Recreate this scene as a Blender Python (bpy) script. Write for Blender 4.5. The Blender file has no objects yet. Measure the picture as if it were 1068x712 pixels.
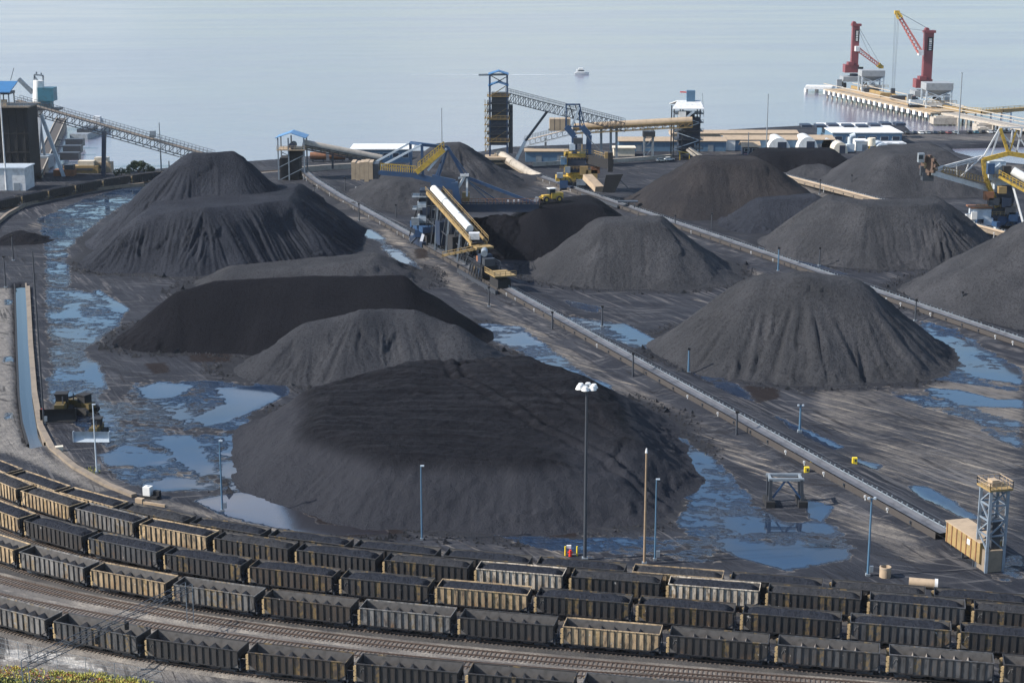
import bpy, math, random
import numpy as np
from mathutils import Vector
R = math.radians
rng = random.Random(11)
sc = bpy.context.scene
col = sc.collection
# ------------------------------------------------------------------ camera model
F, CX, CY, H = 1750.0, 534.0, 356.0, 92.0
TH = math.atan(421.0 / F)
ST, CT = math.sin(TH), math.cos(TH)

def ray(px, py):
    u, v = (px - CX) / F, -(py - CY) / F
    return Vector((u, CT + v * ST, -ST + v * CT))

def G(px, py, z=0.0):                      # point of height z seen at a pixel
    d = ray(px, py)
    t = (z - H) / d.z
    return Vector((d.x * t, d.y * t, z))

def PV(px, py, Y):                         # point at distance Y seen at a pixel
    d = ray(px, py)
    t = Y / d.y
    return Vector((d.x * t, Y, H + d.z * t))

def top_of(px, yb, yt):                    # height of an upright thing
    return PV(px, yt, G(px, yb).y).z

class Fr:                                  # upright drawing plane standing on a ground point
    def __init__(s, px, py, z=0.0):
        s.o = G(px, py, z); s.Y = s.o.y; s.py = py
    def __call__(s, px, py, dy=0.0):
        py = py or s.py                    # row 0 stands for the base row
        return PV(px, py, s.Y + dy)

# ------------------------------------------------------------------ noise
_perm = np.random.RandomState(5).permutation(512)
_perm = np.concatenate([_perm, _perm, _perm])
_val = np.random.RandomState(9).rand(512) * 2 - 1
def vn(x, y):
    x = np.asarray(x, float); y = np.asarray(y, float)
    xi = np.floor(x).astype(int); yi = np.floor(y).astype(int)
    fx = x - xi; fy = y - yi
    fx = fx * fx * (3 - 2 * fx); fy = fy * fy * (3 - 2 * fy)
    def h(a, b): return _val[_perm[(_perm[a & 511] + b) & 511] & 511]
    a = h(xi, yi); b = h(xi + 1, yi); c = h(xi, yi + 1); d = h(xi + 1, yi + 1)
    return a + (b - a) * fx + (c - a) * fy + (a - b - c + d) * fx * fy
def fbm(x, y, o=3):
    s = 0; a = 1.0; n = 0
    for k in range(o):
        s = s + a * vn(x * 2 ** k + 17.3 * k, y * 2 ** k + 5.1 * k); n += a; a *= .5
    return s / n
def sstep(a, b, x):
    t = np.clip((x - a) / (b - a), 0, 1); return t * t * (3 - 2 * t)

# ------------------------------------------------------------------ materials
MATS = {}
def nodes(name):
    m = bpy.data.materials.new(name); m.use_nodes = True
    nt = m.node_tree; b = nt.nodes['Principled BSDF']
    return m, nt, b
def N(nt, t, **k):
    n = nt.nodes.new(t)
    for a, v in k.items():
        if a.startswith('i_'):
            n.inputs[a[2:].replace('_', ' ')].default_value = v
        else: setattr(n, a, v)
    return n
def mixc(nt, fac, a, b, mode='MIX'):
    n = nt.nodes.new('ShaderNodeMix'); n.data_type = 'RGBA'; n.blend_type = mode
    for s, v in ((0, fac), (6, a), (7, b)):
        if isinstance(v, bpy.types.NodeSocket): nt.links.new(v, n.inputs[s])
        elif s == 0: n.inputs[0].default_value = v
        else: n.inputs[s].default_value = (*v, 1) if len(v) == 3 else v
    return n.outputs[2]
def mth(nt, op, a, b=None, clamp=False):
    n = nt.nodes.new('ShaderNodeMath'); n.operation = op; n.use_clamp = clamp
    for i, v in ((0, a), (1, b)):
        if v is None: continue
        if isinstance(v, bpy.types.NodeSocket): nt.links.new(v, n.inputs[i])
        else: n.inputs[i].default_value = v
    return n.outputs[0]
def smooth(nt, v, a, b):
    n = nt.nodes.new('ShaderNodeMapRange'); n.interpolation_type = 'SMOOTHSTEP'
    nt.links.new(v, n.inputs[0]); n.inputs[1].default_value = a; n.inputs[2].default_value = b
    return n.outputs[0]
def noise(nt, scale, detail=4, rough=.6, vec=None, stretch=None, rot=0):
    n = nt.nodes.new('ShaderNodeTexNoise'); n.inputs['Scale'].default_value = scale
    n.inputs['Detail'].default_value = detail; n.inputs['Roughness'].default_value = rough
    tc = nt.nodes.new('ShaderNodeTexCoord')
    src = tc.outputs['Object'] if vec is None else vec
    if stretch is not None:
        if rot:
            mr = nt.nodes.new('ShaderNodeMapping'); mr.inputs['Rotation'].default_value = (0, 0, -rot)
            nt.links.new(src, mr.inputs[0]); src = mr.outputs[0]
        mp = nt.nodes.new('ShaderNodeMapping'); mp.inputs['Scale'].default_value = stretch
        nt.links.new(src, mp.inputs[0]); src = mp.outputs[0]
    nt.links.new(src, n.inputs['Vector'])
    return n.outputs['Fac']
def bump(nt, b, h, strength, dist=1.0):
    n = nt.nodes.new('ShaderNodeBump'); n.inputs['Strength'].default_value = strength
    n.inputs['Distance'].default_value = dist
    nt.links.new(h, n.inputs['Height']); nt.links.new(n.outputs[0], b.inputs['Normal'])
    return n

def M(name, c=None, rough=.6, metal=0.0, dirt=.45, dirtc=(.035, .033, .032), scale=.6):
    """painted or bare surface with procedural grime"""
    if name in MATS: return MATS[name]
    m, nt, b = nodes(name)
    n1 = noise(nt, scale, 5, .65); n2 = noise(nt, scale * 3, 4, .6, stretch=(1, 1, .25))
    f = mth(nt, 'MULTIPLY', smooth(nt, n1, .42, .75), dirt, True)
    f2 = mth(nt, 'MULTIPLY', smooth(nt, n2, .5, .8), dirt * .8, True)
    c1 = mixc(nt, f, c, dirtc)
    c2 = mixc(nt, f2, c1, tuple(x * .45 + .03 for x in c))
    nt.links.new(c2, b.inputs['Base Color'])
    b.inputs['Roughness'].default_value = rough; b.inputs['Metallic'].default_value = metal
    MATS[name] = m
    return m

M('steel_blue', (.018, .055, .13), .5)
M('navy', (.010, .022, .05), .55)
M('bright_blue', (.03, .13, .29), .5, dirt=.25)
M('roof_blue', (.08, .20, .37), .5, dirt=.2)
M('wall_blue', (.085, .165, .255), .55, dirt=.25)
M('pole_blue', (.06, .13, .21), .5, dirt=.25)
M('yellow', (.46, .30, .04), .6, dirt=.75, dirtc=(.06, .05, .035), scale=.9)
M('shaded_yellow', (.10, .07, .02), .6, dirt=.8); M('clean_yellow', (.75, .55, .03), .5, dirt=.12)  # first one: bulldozer yellow with its shade put into the colour
M('ochre', (.27, .185, .075), .7, dirt=.45)
M('tan', (.35, .265, .18), .75, dirt=.35)
M('concrete', (.36, .32, .27), .85, dirt=.45)
M('white', (.70, .70, .68), .5, dirt=.35, dirtc=(.25, .24, .22))
M('dirty_white', (.55, .56, .57), .55, dirt=.35)
M('pale_steel', (.42, .48, .54), .45, dirt=.3)
M('conv_tan', (.20, .16, .12), .75, dirt=.5); M('hopper_grey', (.25, .27, .29), .6, dirt=.35); M('wheel_brown', (.09, .055, .04), .8); M('deck_tan', (.33, .265, .19), .85); M('tower_grey', (.17, .21, .26), .5, dirt=.5); M('grey_steel', (.20, .23, .26), .5)
M('dark_steel', (.035, .042, .055), .5)
M('black', (.008, .0085, .011), .85, dirt=.25, dirtc=(.016, .017, .022))
M('rust', (.20, .085, .04), .8)
M('pier_wood', (.05, .041, .036), .85); M('wood', (.24, .17, .11), .8)
M('red', (.17, .042, .05), .5, dirt=.2, dirtc=(.12, .05, .05))
M('light_red', (.50, .16, .14), .5, dirt=.2, dirtc=(.2, .08, .07))
M('signal_red', (.6, .03, .02), .5, dirt=.1)
M('glass', (.02, .03, .04), .08, dirt=.05)
M('teal', (.04, .16, .22), .5)
M('tyre', (.015, .015, .016), .8)
M('belt', (.10, .105, .115), .6, dirt=.5, scale=.3)
M('belt_pale', (.085, .088, .10), .6, dirt=.85, dirtc=(.018, .018, .021), scale=.3)
M('cream', (.62, .55, .44), .7, dirt=.25)
M('lamp', (.62, .62, .60), .25, dirt=.05)
M('bark', (.10, .07, .05), .9)
M('orange', (.5, .17, .04), .8)
M('orange_ore', (.42, .29, .16), .85, dirt=.3); M('rail', (.16, .12, .10), .45, .6)
M('sleeper', (.11, .085, .07), .85)

def coal_mat(name, c, c2=None, lump=1.0, tracked=False):
    m, nt, b = nodes(name)
    a = noise(nt, .06, 5, .6); f = noise(nt, 1.6, 6, .75); g = noise(nt, 5.5, 3, .7)
    c2 = c2 or tuple(x * 1.5 + .006 for x in c)
    k = mixc(nt, smooth(nt, a, .35, .7), c, c2)
    k = mixc(nt, smooth(nt, f, .45, .75), k, tuple(x * .38 for x in c))
    k = mixc(nt, mth(nt, 'MULTIPLY', smooth(nt, g, .60, .74), .65), k, tuple(x * 2.3 for x in c2))
    if tracked:                                   # raked and rolled top: long streaks of fresh and dusty coal
        tc = nt.nodes.new('ShaderNodeTexCoord'); sp = nt.nodes.new('ShaderNodeSeparateXYZ'); nt.links.new(tc.outputs['Object'], sp.inputs[0])
        st = noise(nt, .5, 6, .75, stretch=(.05, 1.3, 1), rot=R(-6))
        k = mixc(nt, mth(nt, 'MULTIPLY', smooth(nt, sp.outputs[2], 6.5, 9), smooth(nt, st, .46, .62)), k, (.019, .020, .025))
        k = mixc(nt, mth(nt, 'MULTIPLY', mth(nt, 'SUBTRACT', 1.0, smooth(nt, sp.outputs[2], 5.5, 8)), .8), k, (.036, .038, .047))
    nt.links.new(k, b.inputs['Base Color'])
    b.inputs['Roughness'].default_value = .9
    b.inputs['Specular IOR Level'].default_value = .06
    hgt = mth(nt, 'ADD', mth(nt, 'MULTIPLY', f, .9 * lump), mth(nt, 'MULTIPLY', g, .35 * lump))
    bump(nt, b, hgt, 1.0, .6)
    MATS[name] = m
coal_mat('coal_blue', (.022, .025, .034), (.036, .040, .052))
coal_mat('coal_dark', (.0075, .0080, .0115), (.011, .0115, .0155))
coal_mat('coal_tracked', (.0075, .0080, .0112), (.012, .0125, .0165), tracked=True)
coal_mat('coal_grey', (.034, .036, .043), (.052, .054, .062))
coal_mat('coal_brown', (.025, .0245, .028), (.042, .038, .039))
coal_mat('coal_mid', (.036, .0375, .043), (.058, .059, .066))

def car_mat():
    m, nt, b = nodes('car_paint')
    oi = nt.nodes.new('ShaderNodeObjectInfo'); tc = nt.nodes.new('ShaderNodeTexCoord')
    sep = nt.nodes.new('ShaderNodeSeparateXYZ'); nt.links.new(tc.outputs['Object'], sep.inputs[0])
    px = mth(nt, 'FLOOR', mth(nt, 'MULTIPLY', mth(nt, 'ADD', sep.outputs[0], 7.25), 13 / 14.5))
    cb = nt.nodes.new('ShaderNodeCombineXYZ')
    nt.links.new(px, cb.inputs[0]); nt.links.new(mth(nt, 'MULTIPLY', oi.outputs['Random'], 97.0), cb.inputs[1])
    wn = nt.nodes.new('ShaderNodeTexWhiteNoise'); wn.noise_dimensions = '2D'
    nt.links.new(cb.outputs[0], wn.inputs['Vector'])
    vadd = nt.nodes.new('ShaderNodeVectorMath'); vadd.operation = 'ADD'
    cb2 = nt.nodes.new('ShaderNodeCombineXYZ'); nt.links.new(mth(nt, 'MULTIPLY', oi.outputs['Random'], 310.0), cb2.inputs[0])
    nt.links.new(tc.outputs['Object'], vadd.inputs[0]); nt.links.new(cb2.outputs[0], vadd.inputs[1])
    v = vadd.outputs[0]
    base = oi.outputs['Color']
    pv = mth(nt, 'ADD', mth(nt, 'MULTIPLY', wn.outputs[0], .55), .72)
    c = mixc(nt, 1.0, base, (1, 1, 1), 'MULTIPLY')
    vm = nt.nodes.new('ShaderNodeVectorMath'); vm.operation = 'SCALE'
    nt.links.new(c, vm.inputs[0]); nt.links.new(pv, vm.inputs['Scale']); c = vm.outputs[0]
    yel = mth(nt, 'MULTIPLY', mth(nt, 'GREATER_THAN', wn.outputs[0], .83), smooth(nt, noise(nt, 1.3, 3, .6, v), .42, .55))
    rust = smooth(nt, noise(nt, .7, 5, .7, v, (1, 1, .45)), .5, .72)
    low = mth(nt, 'SUBTRACT', 1.0, smooth(nt, sep.outputs[2], .9, 2.6))
    rf = mth(nt, 'MULTIPLY', rust, mth(nt, 'ADD', mth(nt, 'MULTIPLY', low, .75), .3), True)
    sepc = nt.nodes.new('ShaderNodeSeparateColor'); nt.links.new(base, sepc.inputs[0])
    rf = mth(nt, 'MULTIPLY', rf, mth(nt, 'ADD', .25, mth(nt, 'MULTIPLY', smooth(nt, sepc.outputs[0], .015, .12), .75)))
    yel = mth(nt, 'MULTIPLY', yel, smooth(nt, sepc.outputs[0], .015, .03))
    c = mixc(nt, mth(nt, 'MULTIPLY', yel, .6), c, (.19, .125, .04))
    c = mixc(nt, rf, c, (.24, .125, .045))
    soot = smooth(nt, noise(nt, 1.1, 5, .7, v, (1.6, 1, .5)), .43, .68)
    c = mixc(nt, mth(nt, 'MULTIPLY', soot, .8), c, (.022, .022, .024))
    spk = smooth(nt, noise(nt, 2.2, 2, .5, v), .73, .78)
    c = mixc(nt, mth(nt, 'MULTIPLY', spk, .6), c, (.45, .43, .40))
    nt.links.new(c, b.inputs['Base Color']); b.inputs['Roughness'].default_value = .62
    MATS['car_paint'] = m
car_mat()

# ------------------------------------------------------------------ mesh builder
ORG = {}
class MB:
    def __init__(s): s.v = []; s.f = []; s.m = []; s.cm = 0; s.sm = []
    def add(s, vs, fs, smooth=False):
        n = len(s.v); s.v += [tuple(p) for p in vs]
        for f in fs: s.f.append([i + n for i in f]); s.m.append(s.cm); s.sm.append(smooth)
        return s
    def box(s, c, d, rz=0.0):
        x, y, z = d[0] / 2, d[1] / 2, d[2] / 2; cr, sr = math.cos(rz), math.sin(rz)
        vs = []
        for k in (-1, 1):
            for a, b in ((-1, -1), (1, -1), (1, 1), (-1, 1)):
                vs.append((c[0] + a * x * cr - b * y * sr, c[1] + a * x * sr + b * y * cr, c[2] + k * z))
        return s.add(vs, [(0, 3, 2, 1), (4, 5, 6, 7), (0, 1, 5, 4), (1, 2, 6, 5), (2, 3, 7, 6), (3, 0, 4, 7)])
    def bar(s, p, q, w=.3, h=None):
        p, q = Vector(p), Vector(q); h = h or w; d = (q - p)
        if d.length < 1e-6: return s
        d.normalize(); up = Vector((0, 0, 1)) if abs(d.z) < .95 else Vector((0, 1, 0))
        a = d.cross(up).normalized(); b = a.cross(d).normalized()
        vs = [e + a * (i * w / 2) + b * (j * h / 2) for e in (p, q) for i, j in ((-1, -1), (1, -1), (1, 1), (-1, 1))]
        return s.add(vs, [(0, 3, 2, 1), (4, 5, 6, 7), (0, 1, 5, 4), (1, 2, 6, 5), (2, 3, 7, 6), (3, 0, 4, 7)])
    def tube(s, p, q, r0, r1=None, n=8, a0=0, a1=2 * math.pi, cap=True):
        p, q = Vector(p), Vector(q); r1 = r0 if r1 is None else r1; d = (q - p).normalized()
        up = Vector((0, 0, 1)) if abs(d.z) < .95 else Vector((0, 1, 0))
        a = d.cross(up).normalized(); b = a.cross(d).normalized()
        full = abs(a1 - a0 - 2 * math.pi) < 1e-6; k = n if full else n + 1
        ang = [a0 + (a1 - a0) * i / n for i in range(k)]
        vs = [e + (a * math.cos(t) + b * math.sin(t)) * r for e, r in ((p, r0), (q, r1)) for t in ang]
        fs = [(i, (i + 1) % k, k + (i + 1) % k, k + i) for i in range(n)]
        s.add(vs, fs, True)
        if cap: s.add(vs, [tuple(range(k))[::-1], tuple(range(k, 2 * k))])
        return s
    def poly(s, pts, z0, z1):              # vertical prism of an outline
        n = len(pts)
        vs = [(p[0], p[1], z0) for p in pts] + [(p[0], p[1], z1) for p in pts]
        return s.add(vs, [tuple(range(n))[::-1], tuple(range(n, 2 * n))] + [(i, (i + 1) % n, n + (i + 1) % n, n + i) for i in range(n)])
    def slab(s, pts, off):                 # any flat outline pushed along a vector
        off = Vector(off); n = len(pts); a = [Vector(p) - off / 2 for p in pts]
        return s.add(a + [p + off for p in a], [tuple(range(n))[::-1], tuple(range(n, 2 * n))] + [(i, (i + 1) % n, n + (i + 1) % n, n + i) for i in range(n)])
    def rail(s, p, q, h=1.1, n=8, w=.09):  # handrail pattern
        p, q = Vector(p), Vector(q); u = Vector((0, 0, h))
        s.bar(p + u, q + u, w); s.bar(p + u / 2, q + u / 2, w * .8)
        for i in range(n + 1): a = p.lerp(q, i / n); s.bar(a, a + u, w)
        return s
    def build(s, name, mat, parent=None, smooth=False):
        o = None
        org = Vector((0, 0, 0))
        if parent is not None: org = ORG.get(parent.name, Vector((0, 0, 0)))
        elif s.v:
            a = np.array(s.v); org = Vector(((a[:, 0].min() + a[:, 0].max()) / 2, (a[:, 1].min() + a[:, 1].max()) / 2, a[:, 2].min()))
        me = bpy.data.meshes.new(name)
        me.from_pydata([tuple(Vector(p) - org) for p in s.v], [], s.f)
        for mm in (mat if isinstance(mat, (list, tuple)) else [mat]):
            me.materials.append(MATS[mm] if isinstance(mm, str) else mm)
        me.polygons.foreach_set('material_index', s.m)
        me.polygons.foreach_set('use_smooth', [bool(x or smooth) for x in s.sm])
        me.update()
        import bmesh
        bm = bmesh.new(); bm.from_mesh(me); bmesh.ops.recalc_face_normals(bm, faces=bm.faces); bm.to_mesh(me); bm.free()
        o = bpy.data.objects.new(name, me); col.objects.link(o)
        if parent is not None: o.parent = parent; ORG[o.name] = org
        else: o.location = org; ORG[o.name] = org
        return o

def tag(o, label=None, cat=None, group=None, kind=None):
    if label: o['label'] = label
    if cat: o['category'] = cat
    if group: o['group'] = group
    if kind: o['kind'] = kind
    return o
def thing(name, label, cat, loc, group=None):
    o = bpy.data.objects.new(name, None); col.objects.link(o); o.location = loc
    o.empty_display_size = .5
    ORG[o.name] = Vector(loc)
    return tag(o, label, cat, group)
def dup(root, loc, rz=0.0, label=None, group=None):
    r = root.copy(); col.objects.link(r); r.location = loc; r.rotation_euler = (0, 0, rz)
    ORG[r.name] = Vector(loc)
    if label: r['label'] = label
    if group: r['group'] = group
    for ch in list(root.children):
        c = ch.copy(); col.objects.link(c); c.parent = r
        for g in ch.children:
            d = g.copy(); col.objects.link(d); d.parent = c
    return r
ORDS = ['', 'first', 'second', 'third', 'fourth', 'fifth', 'sixth', 'seventh', 'eighth', 'ninth', 'tenth', 'eleventh', 'twelfth', 'thirteenth', 'fourteenth', 'fifteenth', 'sixteenth', 'seventeenth', 'eighteenth', 'nineteenth', 'twentieth', 'twenty-first', 'twenty-second', 'twenty-third', 'twenty-fourth']

# ------------------------------------------------------------------ coal piles
def crest_pt(px, yt, how, t):
    if isinstance(how, tuple):
        if how[0] == 'h': return G(px, yt, how[1])
        return PV(px, yt, how[1])
    Y0 = G(px, how).y
    lo, hi = 0.0, 200.0
    for _ in range(50):
        r = (lo + hi) / 2
        if PV(px, yt, Y0 + r).z > r * t: lo = r
        else: hi = r
    return PV(px, yt, Y0 + r)

def raw_height(body, x, y):
    """height field of one dumped body: crest outline, flanks at the angle of repose"""
    P = body['pts']; t = body['t']; r0 = body.get('r', 3.0); n = len(P)
    best = np.full(x.shape, -1e9); fx = np.zeros_like(x); fy = np.zeros_like(x); dd = np.zeros_like(x)
    segs = [(0, 0)] if n == 1 else [(i, (i + 1) % n) for i in range(n if body.get('closed') else n - 1)]
    for i, j in segs:
        a, b = P[i], P[j]; ex, ey = b[0] - a[0], b[1] - a[1]; L2 = ex * ex + ey * ey + 1e-9
        u = np.clip(((x - a[0]) * ex + (y - a[1]) * ey) / L2, 0, 1)
        qx, qy = a[0] + u * ex, a[1] + u * ey
        d = np.hypot(x - qx, y - qy)
        h = a[2] + (b[2] - a[2]) * u - t * (np.sqrt(d * d + r0 * r0) - r0)
        m = h > best
        best = np.where(m, h, best)
        k = 12.0 / np.maximum(d, .5)
        fx = np.where(m, qx + (x - qx) * k, fx); fy = np.where(m, qy + (y - qy) * k, fy); dd = np.where(m, d, dd)
    if body.get('closed'):
        ins = np.zeros(x.shape, bool)
        for i in range(n):
            a, b = P[i], P[(i + 1) % n]
            c = ((a[1] > y) != (b[1] > y)) & (x < (b[0] - a[0]) * (y - a[1]) / ((b[1] - a[1]) + 1e-12) + a[0])
            ins ^= c
        w = 0; hh = 0
        for p in P:
            k = 1 / ((x - p[0]) ** 2 + (y - p[1]) ** 2 + 4) ; w = w + k; hh = hh + k * p[2]
        best = np.where(ins, hh / w, best); dd = np.where(ins, 0, dd)
    return best, fx, fy, dd

PILES = []
def pile(label, bodies, mat, cell=.6, group=None, name='coal_pile', seed=0, lump=.5, ruts=None, plateau=0):
    for b in bodies:
        b['pts'] = [crest_pt(*p, b.get('t', .65)) for p in b['crest']]
        b.setdefault('t', .65)
        for dx, dy, dz in b.get('extra', []):
            pass
        if b.get('back'):
            k = len(b['pts'])
            b['pts'] = b['pts'] + [Vector((p.x, p.y + b['back'], p.z)) for p in b['pts'][::-1]]
            b['closed'] = True
    allp = [(p, p.z / b['t'] + 6) for b in bodies for p in b['pts']]
    x0 = min(p.x - r for p, r in allp); x1 = max(p.x + r for p, r in allp)
    y0 = min(p.y - r for p, r in allp); y1 = max(p.y + r for p, r in allp)
    nx, ny = int((x1 - x0) / cell) + 1, int((y1 - y0) / cell) + 1
    X, Y = np.meshgrid(x0 + cell * np.arange(nx), y0 + cell * np.arange(ny))
    z = np.full(X.shape, -9.0); s = seed * 31.7
    wx = X + 1.5 * fbm(X * .10 + s, Y * .10, 2); wy = Y + 1.5 * fbm(X * .10 + 40 + s, Y * .10, 2)
    for b in bodies:
        h = raw_height(b, wx, wy)[0]; _, fx, fy, d = raw_height(b, X, Y)
        jit = .5 * vn(X * .22 + s, Y * .22); fx = fx + jit; fy = fy + jit * .6
        ra, rf = b.get('rill', .45), b.get('rf', .55)
        run = sstep(*b.get('run', (1.0, 9)), d) * (.55 + .6 * sstep(-.5, .5, vn(fx * .5 + s, d * .12)))
        st = vn(fx * rf + s, fy * rf) * .75 + vn(fx * rf * 2.1 + 9 + s, fy * rf * 2.1) * .35
        st = np.minimum(np.abs(st) * 2.6, 1.0) - .75          # narrow gullies between broad ribs
        patch = .25 + .75 * sstep(-.35, .2, vn(X * .05 + s + 3, Y * .05))
        h = h + ra * st * run * patch + b.get('wave', .45) * fbm(X * .05 + s, Y * .05, 2) * sstep(0, 14, h + 4)
        d0 = 7 + 5 * vn(fx * .16 + s, fy * .16); A_ = b.get('scarp', .6) * sstep(-.1, .3, vn(fx * .13 + 5 + s, fy * .13))
        h = h - A_ * sstep(d0 - .35, d0 + .35, d + .8 * vn(X * .5, Y * .5)) * (1 - sstep(d0 + 5, d0 + 13, d))
        if plateau:
            top = 1 - sstep(0, 6, d)
            h = h + top * plateau * (vn(X * .035 + s, Y * .42) + .5 * vn(X * .07, Y * 1.1))
        z = np.maximum(z, h)
    cl = fbm(X * .8 + s, Y * .8, 2); z = z + sstep(5.0, .3, z) * sstep(-1, .8, z) * 1.1 * np.maximum(cl, -.1) * (.3 + .7 * sstep(-.2, .4, vn(X * .06 + s, Y * .06)))
    z = z + lump * (.35 * fbm(X * .45 + s, Y * .45, 3) + .16 * vn(X * 1.3, Y * 1.3))
    for (pl, w, dep) in (ruts or []):
        pts = [G(*q) for q in pl]
        for a, b in zip(pts[:-1], pts[1:]):
            ex, ey = b.x - a.x, b.y - a.y; L2 = ex * ex + ey * ey
            u = np.clip(((X - a.x) * ex + (Y - a.y) * ey) / L2, 0, 1)
            d = np.hypot(X - a.x - u * ex, Y - a.y - u * ey)
            z = z - dep * np.exp(-((d - w) / .8) ** 2) + dep * .5 * np.exp(-(d / 1.1) ** 2)
    k = .8                                        # spread toe
    z = k * np.log1p(np.exp(np.clip(z / k, -30, 300))) - .34
    keep = z > -.3
    fk = keep[:-1, :-1] | keep[1:, :-1] | keep[:-1, 1:] | keep[1:, 1:]
    idx = -np.ones(X.shape, int)
    used = np.zeros(X.shape, bool)
    used[:-1, :-1] |= fk; used[1:, :-1] |= fk; used[:-1, 1:] |= fk; used[1:, 1:] |= fk
    idx[used] = np.arange(used.sum())
    ox, oy = (x0 + x1) / 2, (y0 + y1) / 2
    vs = np.stack([X[used] - ox, Y[used] - oy, z[used]], 1)
    fs = np.stack([idx[:-1, :-1][fk], idx[:-1, 1:][fk], idx[1:, 1:][fk], idx[1:, :-1][fk]], 1)
    o = grid_mesh(name, vs, fs, mat)
    o.location = (ox, oy, 0)
    tag(o, label, 'coal pile', group or 'coal piles in the yard')
    PILES.append((bodies, (x0, x1, y0, y1)))
    return o
def grid_mesh(name, vs, fs, mat):
    me = bpy.data.meshes.new(name)
    me.vertices.add(len(vs)); me.vertices.foreach_set('co', np.ascontiguousarray(vs, dtype=np.float32).ravel())
    me.loops.add(fs.size); me.loops.foreach_set('vertex_index', np.ascontiguousarray(fs, dtype=np.int32).ravel())
    me.polygons.add(len(fs)); me.polygons.foreach_set('loop_start', np.arange(0, fs.size, 4, dtype=np.int32))
    me.update(calc_edges=True); me.validate()
    me.polygons.foreach_set('use_smooth', np.ones(len(me.polygons), bool))
    me.materials.append(MATS[mat] if isinstance(mat, str) else mat)
    o = bpy.data.objects.new(name, me); col.objects.link(o)
    return o

pile('broad dark coal mound nearest the trains, its flat top crossed by wheel tracks',
     [dict(crest=[(340, 440, 518), (410, 467, 546), (553, 476, 551), (640, 496, 541), (648, 455, ('h', 7.5)), (598, 388, ('h', 11.5)), (540, 370, ('h', 12.5)),
                  (430, 377, ('h', 12)), (338, 402, ('h', 9))], closed=True, t=.64, rill=.2, r=2.5, scarp=.25)],
     'coal_tracked', .45, seed=1, lump=.9, plateau=.28,
     ruts=[([(458, 418), (478, 447), (560, 485), (640, 515), (720, 540)], 1.4, .45), ([(470, 400), (520, 440), (640, 495)], 1.3, .3)])
pile('tallest two-tier coal pile at the left, its flanks cut by rain rills',
     [dict(crest=[(146, 224, 284), (214, 215, 287), (298, 207, 275)], back=36, rill=1.15, rf=1.1, t=.82, r=1.2, wave=.3, scarp=.9),
      dict(crest=[(200, 158, ('Y', 521)), (240, 156, ('Y', 523))], rill=.8, rf=1.1, t=.86, r=2, wave=.3)],
     'coal_blue', .38, seed=2, lump=.35)
pile('long smooth blackish coal ridge in front of the tall rilled pile',
     [dict(crest=[(190, 302, 366), (228, 291, 366), (330, 286, 372), (420, 286, 372)], t=.78, rill=.15, r=1.2, wave=.3, scarp=.15)],
     'coal_dark', .5, seed=3, lump=.3)
pile('low grey bench of coal lying between the blackish ridge and tall rilled pile',
     [dict(crest=[(240, 284, ('h', 5)), (320, 276, ('h', 6)), (385, 271, ('h', 6.5))], back=12, t=.6, rill=.3)],
     'coal_mid', .7, seed=4)
pile('small grey rounded coal pile tucked between the blackish ridge and the broad mound',
     [dict(crest=[(325, 333, 400), (375, 321, 403), (428, 322, 400), (466, 338, 398)], t=.68, rill=.5, rf=1.0, r=1.8, wave=.3)],
     'coal_grey', .4, seed=5)
pile('dark coal hump under the boom of the front blue stacker',
     [dict(crest=[(563, 215, 270), (612, 210, 266)], back=14, t=.7, rill=.25, r=3)], 'coal_dark', .6, seed=6)
pile('broken black coal heap beside the front stacker, left of the dark hump',
     [dict(crest=[(500, 226, 266), (528, 223, 269)], t=.75, rill=1.2, rf=.35)], 'coal_dark', .5, seed=7, lump=2.2)
pile('grey coal cone with a flattened top between the two long conveyors',
     [dict(crest=[(633, 231, 300), (688, 229, 301)], back=10, t=.76, rill=.3, rf=1.2, r=1.5, wave=.3)], 'coal_mid', .45, seed=8)
pile('large rounded coal pile at centre right between the two long conveyors',
     [dict(crest=[(803, 289, 392), (840, 286, 396), (882, 291, 394)], back=4, t=.80, rill=1.0, rf=.9, run=(7, 15), r=5, wave=.4)], 'coal_mid', .45, seed=9)
pile('big brownish coal pile beyond the rear conveyor, right of the rear stacker',
     [dict(crest=[(733, 165, 228), (788, 165, 228)], back=10, t=.72, rill=.3, rf=1.0, r=3)], 'coal_brown', .65, seed=10)
pile('low rilled coal pile at the foot of the big brownish pile',
     [dict(crest=[(797, 208, 243), (850, 205, 243)], back=8, t=.70, rill=1.0, rf=1.1, r=1.5)], 'coal_blue', .45, seed=11)
pile('flat-topped coal pile with dark slide marks in front of the bucket wheel',
     [dict(crest=[(872, 208, 274), (905, 213, 280), (970, 212, 280), (982, 208, 272)], back=12, t=.78, rill=1.15, rf=1.2, r=1, wave=.25)], 'coal_mid', .45, seed=12)
pile('coal pile cut off by the right edge of the photo',
     [dict(crest=[(1085, 233, 342), (1150, 226, 342)], back=8, t=.70, rill=.2, r=3)], 'coal_mid', .6, seed=13)
pile('wide grey coal pile being dug by the bucket wheel near the inlet',
     [dict(crest=[(932, 160, 205), (985, 157, 205)], back=26, t=.66, rill=.3, r=3)], 'coal_mid', .8, seed=14)
pile('far dark coal pile in front of the white domed sheds',
     [dict(crest=[(800, 157, 179), (866, 156, 179)], back=12, t=.66, rill=.5, r=2)], 'coal_dark', .8, seed=15)
pile('little coal heap at the foot of the pile before the domed sheds',
     [dict(crest=[(842, 171, 185), (855, 170, 185)], t=.62, rill=.4, r=2)], 'coal_mid', .7, seed=16)
pile('lit coal pile behind the blue mast of the front stacker',
     [dict(crest=[(456, 151, 203), (478, 150, 203)], back=8, t=.68, rill=.5, rf=1.1, r=1.5)], 'coal_mid', .5, seed=17)
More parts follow.
